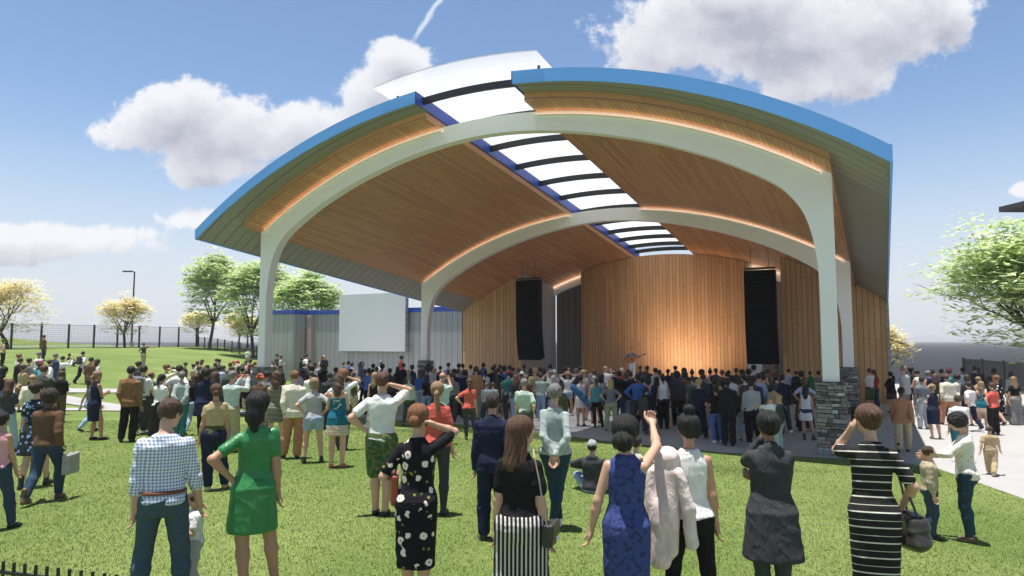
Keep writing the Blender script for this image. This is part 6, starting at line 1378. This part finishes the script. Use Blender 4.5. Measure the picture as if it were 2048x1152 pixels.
2.33 23.45 1.68 10 f S_down 0 minidress:lp;flat:k updo:hb b|person in pale pink dress holding a blue denim jacket
2.84 24.95 1.66 6 f S_down 0 blouse:g;skirt:dn;flat:k long:hg a|person in grey blouse and dark blue skirt left of the guitarist
2.88 24.11 1.63 7 f S_down 0 minidress:t;flat:k bob:hw a|person in tan short dress left of the guitarist
3.21 24.74 1.69 7 f S_down 0 tank:lg;skirt:dg;pump:co curlylong:hb b|person in light grey sleeveless top and charcoal skirt left of the guitarist
3.86 28.50 1.82 28 m P_photo 0 tee:w;trousers:k;boot:k bald:hl a|person in white tee and black trousers lifting a phone left of the guitarist
3.89 26.45 1.76 8 m S_down 0 tank:nv;shorts:dg;sneaker:k capback:lg:hd a|person in light grey cap, navy sleeveless top and charcoal shorts at the guitarist's left
4.52 28.45 1.74 189 m S_down 0 tee:rd;trousers:k;boot:k short:hw a|person in red tee and black trousers at the guitarist's left
4.50 26.77 1.75 10 m S_down 0 tee:ol;trousers:k;boot:k short:hn a|person in olive tee and black trousers at the guitarist's left
4.09 23.80 1.80 10 m S_down 0 jacket:nv;jeans:lb:denim;boot:k short:hn b|person in navy jacket and faded blue jeans at the guitarist's left
4.29 25.99 1.63 9 f S_down 0 tee:pk;skirt:k;flat:k bob:hr a|person in pink tee and black skirt at the guitarist's left
4.23 22.55 1.66 11 f S_down 0 jacket:k;trousers:k;flat:k updo:hb c|person in black jacket and black trousers just right of the guitarist
4.14 21.36 1.48 31 f K_walk 0 blouse:k;jeans:nv:denim;flat:k bun:hb b|person in black blouse and navy jeans walking just right of the guitarist
5.58 26.90 1.80 -8 m S_down 0 longsleeve:lg;trousers:k;boot:k short:hb b|person in light grey shirt and black trousers before the bright stage wall
5.52 25.81 1.77 2 m S_down 0 tee:w;trousers:k;boot:k short:hd b|person in white tee and black trousers before the bright stage wall
5.48 25.15 1.65 12 f S_down 0 blouse:w;skirt:nv;flat:k bun:hr a|person in white blouse and navy skirt before the bright stage wall
5.59 23.40 1.80 3 m S_down 1 jacket:dg;trousers:k;boot:k curly:hb d|person in charcoal jacket and black trousers before the bright stage wall
7.10 28.40 1.72 14 f S_down 0 blouse:b:blue_floral;skirt:k;flat:k afro:hb d|person in blue flowered blouse and black skirt before the bright stage wall
6.05 24.14 1.77 14 m S_down 0 jacket:br:brocade;trousers:br;boot:k afro:hb d|person in brown brocade jacket and brown trousers before the bright stage wall
7.26 27.90 1.66 15 f S_down 0 tee:nv;trousers:k;flat:k topbun:hb c|person in navy tee and black trousers before the stage wall's middle
6.99 25.50 1.78 15 m S_down 0 jacket:g;trousers:dg;boot:k afro:hb d|person in grey jacket and charcoal trousers before the stage wall's middle
5.52 20.39 1.73 15 m S_down 1 sweater:nv;trousers:nv;boot:k short:hy a|person in navy sweater and navy trousers before the stage wall's middle
8.15 28.40 1.68 26 f S_down 0 tunic:pk;leggings:k;flat:k topbun:hb c|person in pink tunic and black leggings before the stage wall's middle
6.91 23.85 1.66 16 f S_down 0 tee:k;skirt:nv;flat:k bob:hd b|person in black tee and navy skirt before the stage wall's middle
6.38 21.75 1.64 6 f P_front 0 jacket:k;jeans:dn:denim;sneaker:w cap:k:hb b|person in black cap, black jacket and dark blue jeans before the stage wall's middle
8.47 27.78 1.67 17 f S_down 0 blouse:br;skirt:br;flat:k bucket:mr:hr a|person in maroon bucket hat, brown blouse and brown skirt left of the right speaker
7.71 24.75 1.74 17 m S_down 0 jacket:nv;trousers:k;boot:k short:hb b|person in navy jacket and black trousers left of the right speaker
8.56 27.23 1.69 17 f S_down 0 jacket:k;trousers:k;flat:k updo:hb c|person in black jacket and black trousers left of the right speaker, right of navy jacket
7.71 24.25 1.64 18 f S_down 0 tee:w;skirt:k;flat:k bob:hb b|person in white tee and black skirt left of the right speaker
5.92 19.00 1.82 17 m S_down 1 jacket:k;trousers:k;boot:k short:hb d|person in black jacket and black trousers left of the right speaker, left of white tee
5.76 19.52 1.58 -4 f H_one 1 tee:k;jeans:bl:denim;sneaker:w updo:hd b|person in black tee and royal blue jeans left of the right speaker
9.30 27.90 1.68 -52 f S_down 0 tee:ol;skirt:k;flat:k curlylong:hd b|person in olive tee and black skirt left of the right speaker
8.90 25.95 1.78 19 m S_down 0 jacket:k;trousers:k;boot:k afro:hb c|person in black jacket and black trousers below the right speaker
8.15 24.20 1.66 -41 f W_out 0 tank:lp;skirt:k;flat:k bun:hb a|person in pale pink sleeveless top and black skirt below the right speaker
7.41 21.55 1.76 19 m S_down 1 jacket:dn;jeans:dn:denim;boot:k short:hb b|person in dark blue jacket and dark blue jeans below the right speaker
6.64 19.15 1.77 19 m S_down 1 longsleeve:lg;trousers:k;sneaker:lg short:hb b|person in light grey shirt and black trousers below the right speaker
7.89 22.17 1.81 20 m S_down 1 longsleeve:pl;chinos:kh;boot:k short:hd a|person in pale blue shirt and khaki chinos below the right speaker
8.31 22.82 1.73 20 m P_photo 0 tee:ol;trousers:ol;boot:k cap:dg:hb a|person in charcoal cap, olive tee and olive trousers lifting a phone below the right speaker
8.80 23.50 1.66 21 f S_down 0 minidress:g;flat:k curlylong:hr a|person in grey short dress right of the right speaker
7.61 20.15 1.64 21 f S_down 1 blouse:t;skirt:k;flat:k bob:hd b|person in tan blouse and black skirt right of the right speaker
8.18 21.35 1.80 21 m S_down 1 jacket:nv;trousers:k;boot:k short:hd a|person in navy jacket and black trousers right of the right speaker
8.48 21.65 1.80 21 m S_down 1 jacket:k;jeans:dn:denim;sneaker:w short:hb b|person in black jacket and dark blue jeans right of the right speaker
12.52 31.25 1.59 2 m S_down 0 longsleeve:pl;jeans:dn:denim;boot:br short:hd a|person in pale blue shirt and dark blue jeans left of the near pier
12.61 30.63 1.52 22 m S_down 0 jacket:nv;trousers:nv;sneaker:w short:hb b|person in navy jacket and navy trousers left of the near pier
13.36 30.93 1.50 23 f S_down 0 dress_sleeve:gr;flat:k ponytail:hb b|person in bright green dress under the roof near the pier
13.29 29.93 1.55 24 f S_down 0 blouse:g;jeans:nv:denim;flat:br bun:hb b|person in grey blouse and navy jeans left of the near pier
13.85 30.63 1.61 -96 f S_down 0 blouse:k:blue_floral;trousers:k;flat:k bob:hd a|person in black flowered blouse and black trousers between the stone piers
15.37 32.14 1.50 6 f S_down 0 blouse:pl;trousers:k;flat:k bun:hn b|person in pale blue blouse and black trousers between the stone piers
8.97 24.70 1.76 20 m S_down 0 sweater:br;trousers:k;boot:k short:hb c|person in brown sweater and black trousers below the right speaker
15.30 26.90 1.69 42 f S_down 0 jacket:nv;skirt:nv;flat:k long:hb a|person in navy jacket and navy skirt on the sunny right plaza
-13.67 32.20 1.67 -10 f S_down 0 jacket:nv;skirt:k;flat:k bun:hd b|person in navy jacket and black skirt near the white column
-14.68 34.10 1.75 -20 m S_down 0 hoodie:dg;trousers:k;boot:k cap:nv:hd a|person in navy cap, charcoal hoodie and black trousers near the white column
5.65 28.80 1.81 5 m S_down 0 tee:dg;jeans:dn:denim;boot:k cap:nv:hd d|person in navy cap, charcoal tee and dark blue jeans just right of the guitarist
-12.73 28.00 1.78 -17 m S_down 0 tee:k;trousers:dg;boot:k short:hn b|person in black tee and charcoal trousers left of the white column
20.49 30.30 1.68 31 f S_down 0 jacket:nv;jeans:dn:denim;flat:k ponytail:hd d|person in navy jacket and dark blue jeans on the right plaza
9.53 29.30 1.70 17 f S_down 0 tee:dg;jeans:lb:denim;flat:k bun:hd c|person in charcoal tee and faded blue jeans left of the right speaker
8.82 29.90 1.66 8 f S_down 0 sweater:cg;jeans:dn:denim;flat:k bun:hd d|person in dark green sweater and dark blue jeans left of the right speaker
-13.42 37.10 1.67 -9 f S_down 0 tee:dg;skirt:k;flat:k updo:hb d|person in charcoal tee and black skirt right of the leftmost pier
17.84 27.30 1.80 47 m S_down 0 longsleeve:pl;chinos:kh;boot:k short:hb c|person in pale blue shirt and khaki chinos on the right plaza
17.31 27.80 1.72 42 m S_down 0 tee:dg;trousers:k;boot:k short:hd a|person in charcoal tee and black trousers on the right plaza
18.92 26.20 1.69 35 f S_down 0 longsleeve:lg;skirt:nv;flat:k bob:hn b|person in light grey shirt and navy skirt near the right fence
-10.75 28.00 1.64 -17 f S_down 0 tee:lg;skirt:k;flat:k ponytail:hd a|person in light grey tee and black skirt by the leftmost stone pier
3.47 28.90 1.66 10 f S_down 0 sweater:cg;jeans:dn:denim;flat:k longwavy:hr a|person in dark green sweater and dark blue jeans left of the guitarist
6.73 29.80 1.63 21 f S_down 0 jacket:nv;jeans:lb:denim;flat:k updo:hb d|person in navy jacket and faded blue jeans before the bright stage wall
-9.91 34.70 1.77 -22 m S_down 0 tee:lg;trousers:dg;boot:k short:hb c|person in light grey tee and charcoal trousers by the grey pilaster, left of black tee
10.34 24.70 1.76 21 m S_down 0 jacket:k;trousers:dg;boot:k curly:hb a|person in black jacket and charcoal trousers left of the near pier
10.43 27.10 1.68 20 f S_down 0 tee:nv;leggings:k;flat:k bob:hn a|person in navy tee and black leggings right of the right speaker
4.69 23.80 1.69 16 f S_down 0 tank:pk;jeans:dn:denim;flat:k long:hb a|person in pink sleeveless top and dark blue jeans just right of the guitarist
-5.92 30.20 1.72 -23 f S_down 0 tee:br;leggings:k;flat:k ponytail:hd b|person in brown tee and black leggings below the video screen
16.77 29.00 1.75 31 m S_down 0 jacket:dg;trousers:dg;boot:k curly:hb d|person in charcoal jacket and charcoal trousers on the sunny right plaza
19.09 28.50 1.80 39 m S_down 0 jacket:dg;jeans:dn:denim;boot:k cap:nv:hd a|person in navy cap, charcoal jacket and dark blue jeans on the right plaza
-3.64 27.50 1.71 -2 f S_down 0 tee:b;jeans:lb:denim;flat:k longwavy:hr c|person in blue tee and faded blue jeans at the rear left pier
-13.42 32.80 1.83 -9 m S_down 0 jacket:k;jeans:dn:denim;boot:k short:hn a|person in black jacket and dark blue jeans near the white column, left of cream blouse
15.46 23.50 1.70 46 f S_down 0 jacket:dg;skirt:k;flat:k bob:hn a|person in charcoal jacket and black skirt on the right plaza
7.23 30.60 1.75 9 m S_down 0 tee:br;trousers:k;boot:k cap:nv:hd a|person in navy cap, brown tee and black trousers before the bright stage wall
17.72 25.40 1.84 23 m S_down 0 jacket:dg;chinos:kh;boot:k short:hb c|person in charcoal jacket and khaki chinos near the right fence
-14.32 29.10 1.71 -27 f S_down 0 jacket:dg;leggings:k;flat:k updo:hb d|person in charcoal jacket and black leggings left of the white column
11.63 30.40 1.76 33 m S_down 0 tee:rd;trousers:dg;boot:k cap:nv:hd b|person in navy cap, red tee and charcoal trousers right of the right speaker
7.24 20.70 1.81 21 m S_down 1 jacket:dg;jeans:dn:denim;boot:k short:hd c|person in charcoal jacket and dark blue jeans below the right speaker
-6.37 29.80 1.63 -24 f S_down 0 sweater:cg;leggings:k;flat:k bob:hn d|person in dark green sweater and black leggings below the video screen
-8.69 31.70 1.81 -24 m S_down 0 tee:k;jeans:dn:denim;boot:k curly:hb d|person in black tee and dark blue jeans left of the video screen
10.51 30.00 1.78 8 m S_down 0 longsleeve:pl;trousers:k;boot:k curly:hb b|person in pale blue shirt and black trousers below the right speaker
-0.32 28.20 1.81 5 m S_down 0 tee:b;trousers:dg;boot:k curly:hb b|person in blue tee and charcoal trousers left of the left speaker
9.77 26.40 1.77 30 m S_down 0 tee:k;chinos:kh;boot:k cap:nv:hd c|person in navy cap, black tee and khaki chinos right of the right speaker
-10.90 29.30 1.68 -8 f S_down 0 tee:nv;jeans:lb:denim;flat:k long:hb b|person in navy tee and faded blue jeans by the leftmost stone pier
5.95 32.10 1.70 11 f S_down 0 jacket:dg;skirt:nv;flat:k ponytail:hd b|person in charcoal jacket and navy skirt just right of the guitarist
-10.63 24.50 1.78 -21 m S_down 0 jacket:k;jeans:dn:denim;boot:k short:hn b|person in black jacket and dark blue jeans near the white column, left of navy jacket
4.90 25.60 1.71 5 f S_down 0 tee:lg;skirt:nv;flat:k longwavy:hr c|person in light grey tee and navy skirt just right of the guitarist
-12.69 31.30 1.68 -19 f S_down 0 jacket:k;skirt:k;flat:k bob:hn b|person in black jacket and black skirt by the leftmost stone pier
1.28 31.20 1.67 -1 f S_down 0 tee:k;jeans:lb:denim;flat:k updo:hb a|person in black tee and faded blue jeans below the left speaker
-13.23 31.60 1.73 -16 m S_down 0 longsleeve:pl;trousers:k;boot:k short:hd c|person in pale blue shirt and black trousers near the white column
-1.49 27.80 1.63 -14 f S_down 0 tee:nv;jeans:dn:denim;flat:k long:hb a|person in navy tee and dark blue jeans before the left wood wing
16.07 26.40 1.77 38 m S_down 0 tee:b;chinos:kh;boot:k short:hb d|person in blue tee and khaki chinos on the sunny right plaza
-11.01 30.30 1.64 -30 f S_down 0 tee:rd;skirt:nv;flat:k longwavy:hr b|person in red tee and navy skirt by the leftmost stone pier
6.28 22.70 1.76 20 m S_down 1 jacket:dg;chinos:kh;boot:k short:hd c|person in charcoal jacket and khaki chinos before the stage wall's middle"""
POSES = {'N1': ('wide', 'down', ((.27, .10, .84), (.3, -1, 0), (0, 1, 0), 'relax'), -.62, -.42), 'N2': ('contra', 'hip', 'down', -.5, 0), 'N3': ('close', 'hold', 'ear', -.15, -.1), 'N4': ('stand', 'down', 'down', -.75, 0),
         'N5': ('stand', ((.30, .0, .78), (.3, -1, 0), (0, 1, 0), 'relax'), ((.20, .42, 1.66), (.9, 0, -.4), (-1, 0, .3), 'grip'), -.1, .05), 'N6': ('wide', 'hold', 'down', .12, 0), 'N7': ('close', 'chin', 'cross', .25, -.08), 'N8': ('close', ((.11, .13, 1.55), (.35, .25, -1), (-.2, .3, 1), 'grip'), ((.24, .12, .95), (.6, -.8, 0), (0, 1, 0), 'grip'), .45, -.12),
         'N9': ('close', ((.04, .44, 1.16), (.8, -.2, -1), (0, 0, 1), 'relax'), ((.05, .42, 1.12), (.8, -.2, -1), (0, 0, 1), 'relax'), 0, -.55), 'C1': ('stand', 'front', 'front', 0, -.1), 'C2': ('stand', 'down', 'down', 0, .05),
         'M1': ('close', 'hip', 'ear', -.1, .1), 'M2': ('stand', 'down', 'down', .1, 0), 'M3': ('cross', 'behind', 'behind', 0, .05), 'M4': ('stand', 'down', 'pocket', 0, 0), 'M5': ('walk', 'walkf', 'pocket', -.55, 0), 'M6': ('step', 'down', 'down', -.5, 0), 'M7': ('contra', 'front', 'front2', 0, -.2),
         'X_cross': ('contra', 'cross', 'cross2', 0, 0), 'E_ear': ('close', 'hip', 'ear', 0, 0), 'P_photo': ('stand', 'photo', 'photo', 0, .1), 'P_front': ('stand', 'front', 'front2', 0, -.3), 'W_hips': ('wide', 'hip', 'hip', 0, 0), 'W_out': ('wide', 'out', 'out', 0, -.1), 'W_up': ('wide', 'head', 'head', 0, 0),
         'B_behind': ('close', 'behind', 'behind', 0, 0), 'HD': ('stand', 'head', 'head', .2, 0), 'K_walk': ('walk', 'walkf', 'walkb', 0, 0), 'H_one': ('contra', 'hip', 'down', .1, 0), 'H_hips': ('stand', 'hip', 'hip', 0, 0), 'S_hip': ('stand', 'hip', 'hip', 0, 0), 'O_pocket': ('contral', 'pocket', 'down', 0, 0), 'SIT': ('stand', 'knee', 'knee', 0, 0),
         'C_down': ('contra', 'down', 'down2', -.1, 0), 'S_down': ('stand', 'down', 'down2', 0, 0), 'G': ('stand', 'guitn', 'guitb', .1, -.15)}
MATN = lambda q: q.replace('_', ' ')
def world_of(root, s, p):
    M = Matrix.Translation(root.location) @ Matrix.Rotation(root.rotation_euler.z, 4, 'Z') @ Matrix.Diagonal((*root.scale, 1)); return M @ Vector(p), M.to_3x3()
def short_of(lab): return lab
PH = []
def phone(root, k, nm, lab):
    e, w = k['el' + nm], k['wr' + nm]; d = unit(w - e); P, M3 = world_of(root, 1, w + d * .10 + (v3(0, .03, .075) if d[2] > .3 and w[2] > 1.5 and abs(w[0]) > .14 or w[1] > .3 else v3(0, .03, .03))); m = MB()
    for c, dd in (((0, 0, 0), (.074, .010, .150)),): m.box(c, dd)
    if pc == 'N5': P, _ = world_of(root, 1, w + d * .10 + v3(-.065, .03, .07))
    ph = empty('phone', P, root.rotation_euler.z, label=lab, cat='phone', group='phones held up in the crowd')
    bm = bmesh.new(); bmesh.ops.create_cube(bm, size=1); bmesh.ops.scale(bm, vec=(.074, .010, .150), verts=bm.verts); bmesh.ops.bevel(bm, geom=bm.edges[:], offset=.004, segments=2, affect='EDGES'); me = bpy.data.meshes.new('case'); bm.to_mesh(me); bm.free(); me.materials.append(MATS['black metal']); o = bpy.data.objects.new('case', me); COL.objects.link(o); o.parent = ph
    m = MB(); m.box((0, .0062, 0), (.066, .001, .140)); m.build('screen', 'dark metal', ph); m = MB(); m.tube([(-.022, -.0055, .055), (-.022, -.0085, .055)], .007, 8); m.build('lens', 'dark metal', ph)
    return ph
def beltm(k):
    F = Field(*bounds(k), .008); F.prof(TORSO[k['sex']], .985 + k['pz'], 1.022 + k['pz'], k['off'], .026, .005); return F.mesh()
KS = {}
rows_ = [l for l in PEOPLE.strip().split('\n')]
for i, ln in enumerate(rows_):
    d, lab = ln.split('|'); t = d.split(); x, y, H, yaw = map(float, t[:4]); sex, pc, det = t[4], t[5], int(t[6]); out = []
    legs, al, ar, hy, hp = POSES[pc]
    rr = random.Random(i * 7 + 1)
    if pc == 'S_down' and det < 2: legs = rr.choice(('stand', 'contra', 'contral')); al, ar = rr.choice((('down', 'down2'), ('down2', 'down'), ('down', 'pocket'), ('down', 'down2')))
    if legs == 'walk' and rr.random() < .5: legs = 'walkl'; al, ar = ar, al
    pose = (sex, legs, al, ar, hy, hp, 0, 0, pc == 'SIT')
    belt = None
    for it in t[7].split(';'):
        q = it.split(':')
        if q[0] == 'belt': belt = q[1]; continue
        if len(out) == 1 and q[0] in ('skirt', 'maxi') and False: pass
        out.append((q[0], q[1], MATN(q[2]) if len(q) > 2 else 'cloth'))
    out = [(g, c, m if g not in ('sneaker', 'flat', 'boot', 'pump') else 'leather') for g, c, m in out]
    hq = t[8].split(':'); hk = (hq[0], hq[1], hq[2] if len(hq) > 2 else 'hd')
    z = float(terrain(x, y)) if float(pdist(x, y)) > 0 else .004
    if pc == 'SIT': z += -.02
    grp = 'people standing on the lawn' if det else 'people in the distant crowd'
    r, k, s = person(x, y, z, H, -radians(yaw), pose, out, hk, t[9], lab, grp, det, seed=i)
    KS[(pc, i)] = (r, k, x, y)
    if belt: part('belt', cached(('belt', pose), lambda: beltm(k), 'leather'), 'leather', r, (.16, .05, .03))
    if det >= 1 and pc in ('P_photo', 'N5', 'M1', 'N3', 'N8', 'E_ear', 'P_front', 'M7'):
        nm = 'l' if pc == 'N8' else 'r'; words_ = lab.replace('person in ', '').replace('child in ', '').split(); phone(r, k, nm, 'dark phone held by the person in ' + ' '.join(words_[:7]).rstrip(','))
    if pc in ('N3', 'N4', 'N6', 'N8', 'M5') or (pc == 'H_one' and det == 1) or pc == 'K_walk' and det >= 0: PH.append((pc, i))

# ---- things people carry
def blob(name, build, mat, color, parent=None, cell=.008, lo=(-.3, -.3, -.5), hi=(.3, .3, .3)):
    F = Field(lo, hi, cell); build(F); P, Q = F.mesh(); P = relax(P, Q, 1); me = mk_mesh(name, P, Q, mat); o = bpy.data.objects.new(name, me); COL.objects.link(o); o.parent = parent
    o.material_slots[0].link = 'OBJECT'; o.material_slots[0].material = MATS[mat]; o.color = (*color, 1); return o
def rbox(F, c, d, r, k=.01):
    c = np.array(c, float); d = np.array(d, float) / 2 - r
    def f(X, Y, Z):
        q = [np.abs(A - c[i]) - d[i] for i, A in enumerate((X, Y, Z))]; return np.sqrt(sum(np.maximum(a, 0) ** 2 for a in q)) + np.minimum(np.maximum(np.maximum(q[0], q[1]), q[2]), 0) - r
    F.put(f, c - d - r, c + d + r, k)
def find(pc): return [v for (p, i), v in KS.items() if p == pc][0]
r, k, x, y = find('N4'); P, _ = world_of(r, 1, (.24, .02, .86)); bag = empty('handbag', P, r.rotation_euler.z, label='small black flap handbag hanging by a thin chain strap', cat='handbag')
blob('pouch', lambda F: rbox(F, (0, 0, 0), (.075, .22, .16), .018), 'leather', (.03, .028, .027), bag); blob('flap', lambda F: rbox(F, (.028, 0, .03), (.04, .228, .11), .014), 'leather', (.045, .04, .038), bag)
m = MB(); m.box((.052, 0, -.03), (.012, .035, .03)); m.build('clasp', 'screen panel', bag); sh_ = Vector((-.10, -.10, .56))
m = MB(); m.tube([(0, -.10, .07), (-.02, -.115, .2), (-.05, -.125, .4), (-.085, -.12, .555), (-.11, -.06, .60), (-.12, .0, .595)], .006, 6); m.build('strap', 'pilaster', bag)
r, k, x, y = find('N3'); P, _ = world_of(r, 1, (-.21, .03, 1.02)); bag = empty('clutch_bag', P, r.rotation_euler.z + .3, label='red brown clutch bag tucked under the flower print dress\'s arm', cat='handbag')
blob('pouch', lambda F: rbox(F, (0, 0, 0), (.06, .24, .25), .02), 'leather', (.30, .05, .04), bag); m = MB(); m.tube([(0, -.10, .12), (.02, -.06, .24), (.02, .04, .24), (0, .10, .12)], .008, 6); m.build('handle', 'bark', bag)
r, k, x, y = find('N8'); P, _ = world_of(r, 1, (.30, .06, .82)); bag = empty('tote_bag', P, r.rotation_euler.z, label='large dark leather tote hanging beside the striped black dress', cat='handbag')
blob('pouch', lambda F: (rbox(F, (0, 0, -.02), (.17, .34, .24), .06), F.ell((0, 0, -.12), (.12, .2, .08), None, .05), F.wrinkle(.004, 4)), 'leather', (.045, .038, .035), bag); m = MB(); m.tube([(0, -.13, .08), (-.06, -.07, .30), (-.10, -.03, .52), (-.12, .02, .62), (-.10, .06, .50), (-.04, .12, .28), (0, .14, .08)], .010, 6); m.build('strap', 'dark metal', bag)
m = MB(); m.box((.086, 0, .03), (.004, .20, .02)); m.build('stitched_band', 'pilaster', bag)
r, k, x, y = find('M5'); P, _ = world_of(r, 1, (.30, .12, .62)); bag = empty('shopping_bag', P, r.rotation_euler.z, label='pale cloth shopping bag held low by the striding brown sweater', cat='bag')
blob('pouch', lambda F: (rbox(F, (0, 0, -.06), (.12, .30, .30), .03), F.wrinkle(.004, 3)), 'cloth', (.35, .34, .33), bag); m = MB(); m.tube([(0, -.08, .08), (0, -.04, .22), (0, .04, .22), (0, .08, .08)], .007, 6); m.build('handle', 'pilaster', bag)
# pink jacket hung over the shoulder and arm
r, k, x, y = find('N6'); P, _ = world_of(r, 1, (-.20, -.10, 1.22)); jk = empty('draped_jacket', P, r.rotation_euler.z, label='pale pink jacket draped over the shoulder of the white top', cat='jacket')
def drape(F):
    F.ell((.01, .03, .17), (.10, .12, .08), None, .04); F.cone((.0, .0, .12), (-.03, -.03, -.30), .075, .10, .04); F.cone((-.05, -.03, -.20), (-.06, -.04, -.60), .085, .075, .04); F.cone((.04, -.03, .05), (.03, -.05, -.52), .06, .05, .05)
    F.cone((-.10, .0, .05), (-.15, .0, -.42), .05, .05, .05); X, Y, Z = np.meshgrid(*F.ax, indexing='ij', sparse=True); F.D = F.D + (.010 * np.sin(46 * X + 5 * Z + 2 * np.sin(6 * Z)) * np.clip(.35 - Z, 0, .6)).astype(np.float32)
blob('cloth', drape, 'cloth', (.80, .64, .62), jk, .009, (-.4, -.3, -.85), (.3, .3, .4))
blob('sleeve', lambda F: (F.cone((.08, -.06, .06), (.15, -.08, -.20), .05, .052, .03), F.cone((.15, -.08, -.20), (.17, -.07, -.46), .052, .048, .02), F.wrinkle(.003, 5)), 'cloth', (.80, .65, .63), jk, .009, (-.1, -.3, -.6), (.35, .2, .2))
# blue jacket held out by the pale pink dress in the crowd
c = [(v, ln) for (v, ln) in zip(KS.values(), rows_) if 'holding a blue denim jacket' in ln or 'pale pink short dress' in ln]
if c:
    (r, k, x, y), _l = c[0]; P, _ = world_of(r, 1, (.05, -.26, 1.08)); jk = empty('denim_jacket', P, 0, label='bright blue denim jacket hanging behind the pale pink dress', cat='jacket')
    blob('cloth', lambda F: (F.cone((-.28, 0, .26), (.05, -.02, -.05), .11, .10, .05), F.cone((.05, -.02, -.05), (.42, -.02, -.62), .10, .035, .05), F.cone((-.22, 0, .14), (.20, -.03, -.30), .07, .08, .05), F.wrinkle(.012, 8, .8)), 'denim', (.05, .16, .30), jk, .014, (-.5, -.3, -.8), (.6, .3, .5))
def backpack(r, lab, col=(.07, .07, .08)):
    P, _ = world_of(r, 1, (0, -.20, 1.24)); b = empty('backpack', P, r.rotation_euler.z, label=lab, cat='backpack', group='backpacks'); b.scale = r.scale
    blob('pack', lambda F: (rbox(F, (0, 0, -.02), (.28, .15, .42), .06), rbox(F, (0, -.075, -.09), (.20, .08, .20), .03)), 'cloth', col, b, .014)
    for s in (-1, 1): m = MB(); m.tube([(s * .10, .06, .17), (s * .11, .16, .20), (s * .12, .30, .10), (s * .13, .32, -.05), (s * .13, .20, -.2), (s * .11, .06, -.2)], .018, 6); m.build('strap', 'dark metal', b)
for (p, i), v in KS.items():
    l = rows_[i].split('|')[1]
    if 'carrying a dark backpack' in l: backpack(v[0], 'dark backpack on the white tee crossing the far path')
    if 'backpack straps' in l: backpack(v[0], 'grey backpack on the white tee behind the brocade blazer', (.2, .22, .23))
# shoulder bag of the blonde in olive
c = [(v, ln) for (v, ln) in zip(KS.values(), rows_) if 'olive draped top' in ln]
if c:
    r = c[0][0][0]; P, _ = world_of(r, 1, (.26, -.02, .98)); bag = empty('shoulder_bag', P, r.rotation_euler.z, label='dark olive shoulder bag on the olive draped top', cat='handbag')
    blob('pouch', lambda F: rbox(F, (0, 0, 0), (.12, .30, .22), .04), 'leather', (.04, .045, .02), bag, .012); m = MB(); m.tube([(0, -.1, .1), (-.08, -.05, .42), (-.08, .03, .42), (0, .1, .1)], .009, 6); m.build('strap', 'dark metal', bag)

# ---- the guitarist on the stage
gx, gy = W(9.4, 17.9)
gr_, gk, gs = person(gx, gy, .724, 1.76, radians(180) - radians(6), ('m', 'stand', ((.30, .24, 1.24), (1, -.2, -.6), (0, 0, 1), 'grip'), ((.16, .20, 1.06), (1, -.3, -.2), (0, 0, 1), 'grip'), .15, -.12, .0, 0, False),
                    [('longsleeve', (.17, .18, .20), 'cloth'), ('jeans', (.62, .66, .74), 'denim'), ('boot', 'k', 'leather')], ('short', 'hn'), 'a', 'guitarist in grey shirt and pale jeans alone on the stage', None, 1)
P, _ = world_of(gr_, 1, (.05, .235, 1.10)); gt = empty('guitar', P, gr_.rotation_euler.z, label='brown acoustic guitar held by the guitarist on the stage', cat='guitar'); gt.rotation_euler = (0, radians(22), gr_.rotation_euler.z); gt.scale = (.98,) * 3
def gbody(F):
    F.cone((.12, -.045, 0), (.12, .045, 0), .0, .0, .0)
def gshape(F):
    def f(X, Y, Z):
        a = np.sqrt((X - .13) ** 2 + Z ** 2) - .195; b = np.sqrt((X + .12) ** 2 + Z ** 2) - .145; h = np.clip(.5 + .5 * (b - a) / .07, 0, 1); q = b * (1 - h) + a * h - .07 * h * (1 - h); q = np.maximum(q, np.sqrt((X - .13) ** 2 + Z ** 2) - .2 * 1.0 if False else q)
        return np.maximum(q, np.abs(Y) - .05)
    F.put(f, (-.3, -.06, -.22), (.36, .06, .22), 0)
blob('body', gshape, 'leather', (.36, .15, .05), gt, .010, (-.35, -.1, -.26), (.4, .1, .26))
m = MB(); m.box((-.48, .03, 0), (.50, .022, .05)); m.build('neck', 'bark', gt); m = MB(); m.box((-.79, .03, 0), (.16, .02, .075)); m.build('headstock', 'bark', gt)
m = MB(); m.tube([(-.02, .050, 0), (-.02, .053, 0)], .05, 16); m.build('sound_hole', 'black metal', gt); m = MB(); m.box((.20, .056, 0), (.03, .012, .12)); m.build('bridge', 'black metal', gt)

# the air over the water
def haze():
    x0, x1, y0, y1, z0, z1 = -2600, 2600, -80, 5050, -2.8, 14.5
    m = MB(); m.box(((x0 + x1) / 2, (y0 + y1) / 2, (z0 + z1) / 2), (x1 - x0, y1 - y0, z1 - z0))
    mt = bpy.data.materials.new('haze'); mt.use_nodes = True; nt = mt.node_tree; nt.nodes.clear(); v = nt.nodes.new('ShaderNodeVolumePrincipled'); o = nt.nodes.new('ShaderNodeOutputMaterial')
    v.inputs['Color'].default_value = (.93, .94, .97, 1); v.inputs['Density'].default_value = .0005; v.inputs['Anisotropy'].default_value = 0; nt.links.new(v.outputs[0], o.inputs['Volume']); MATS['haze'] = mt
    tag(m.build('haze', 'haze'), kind='stuff')
haze()
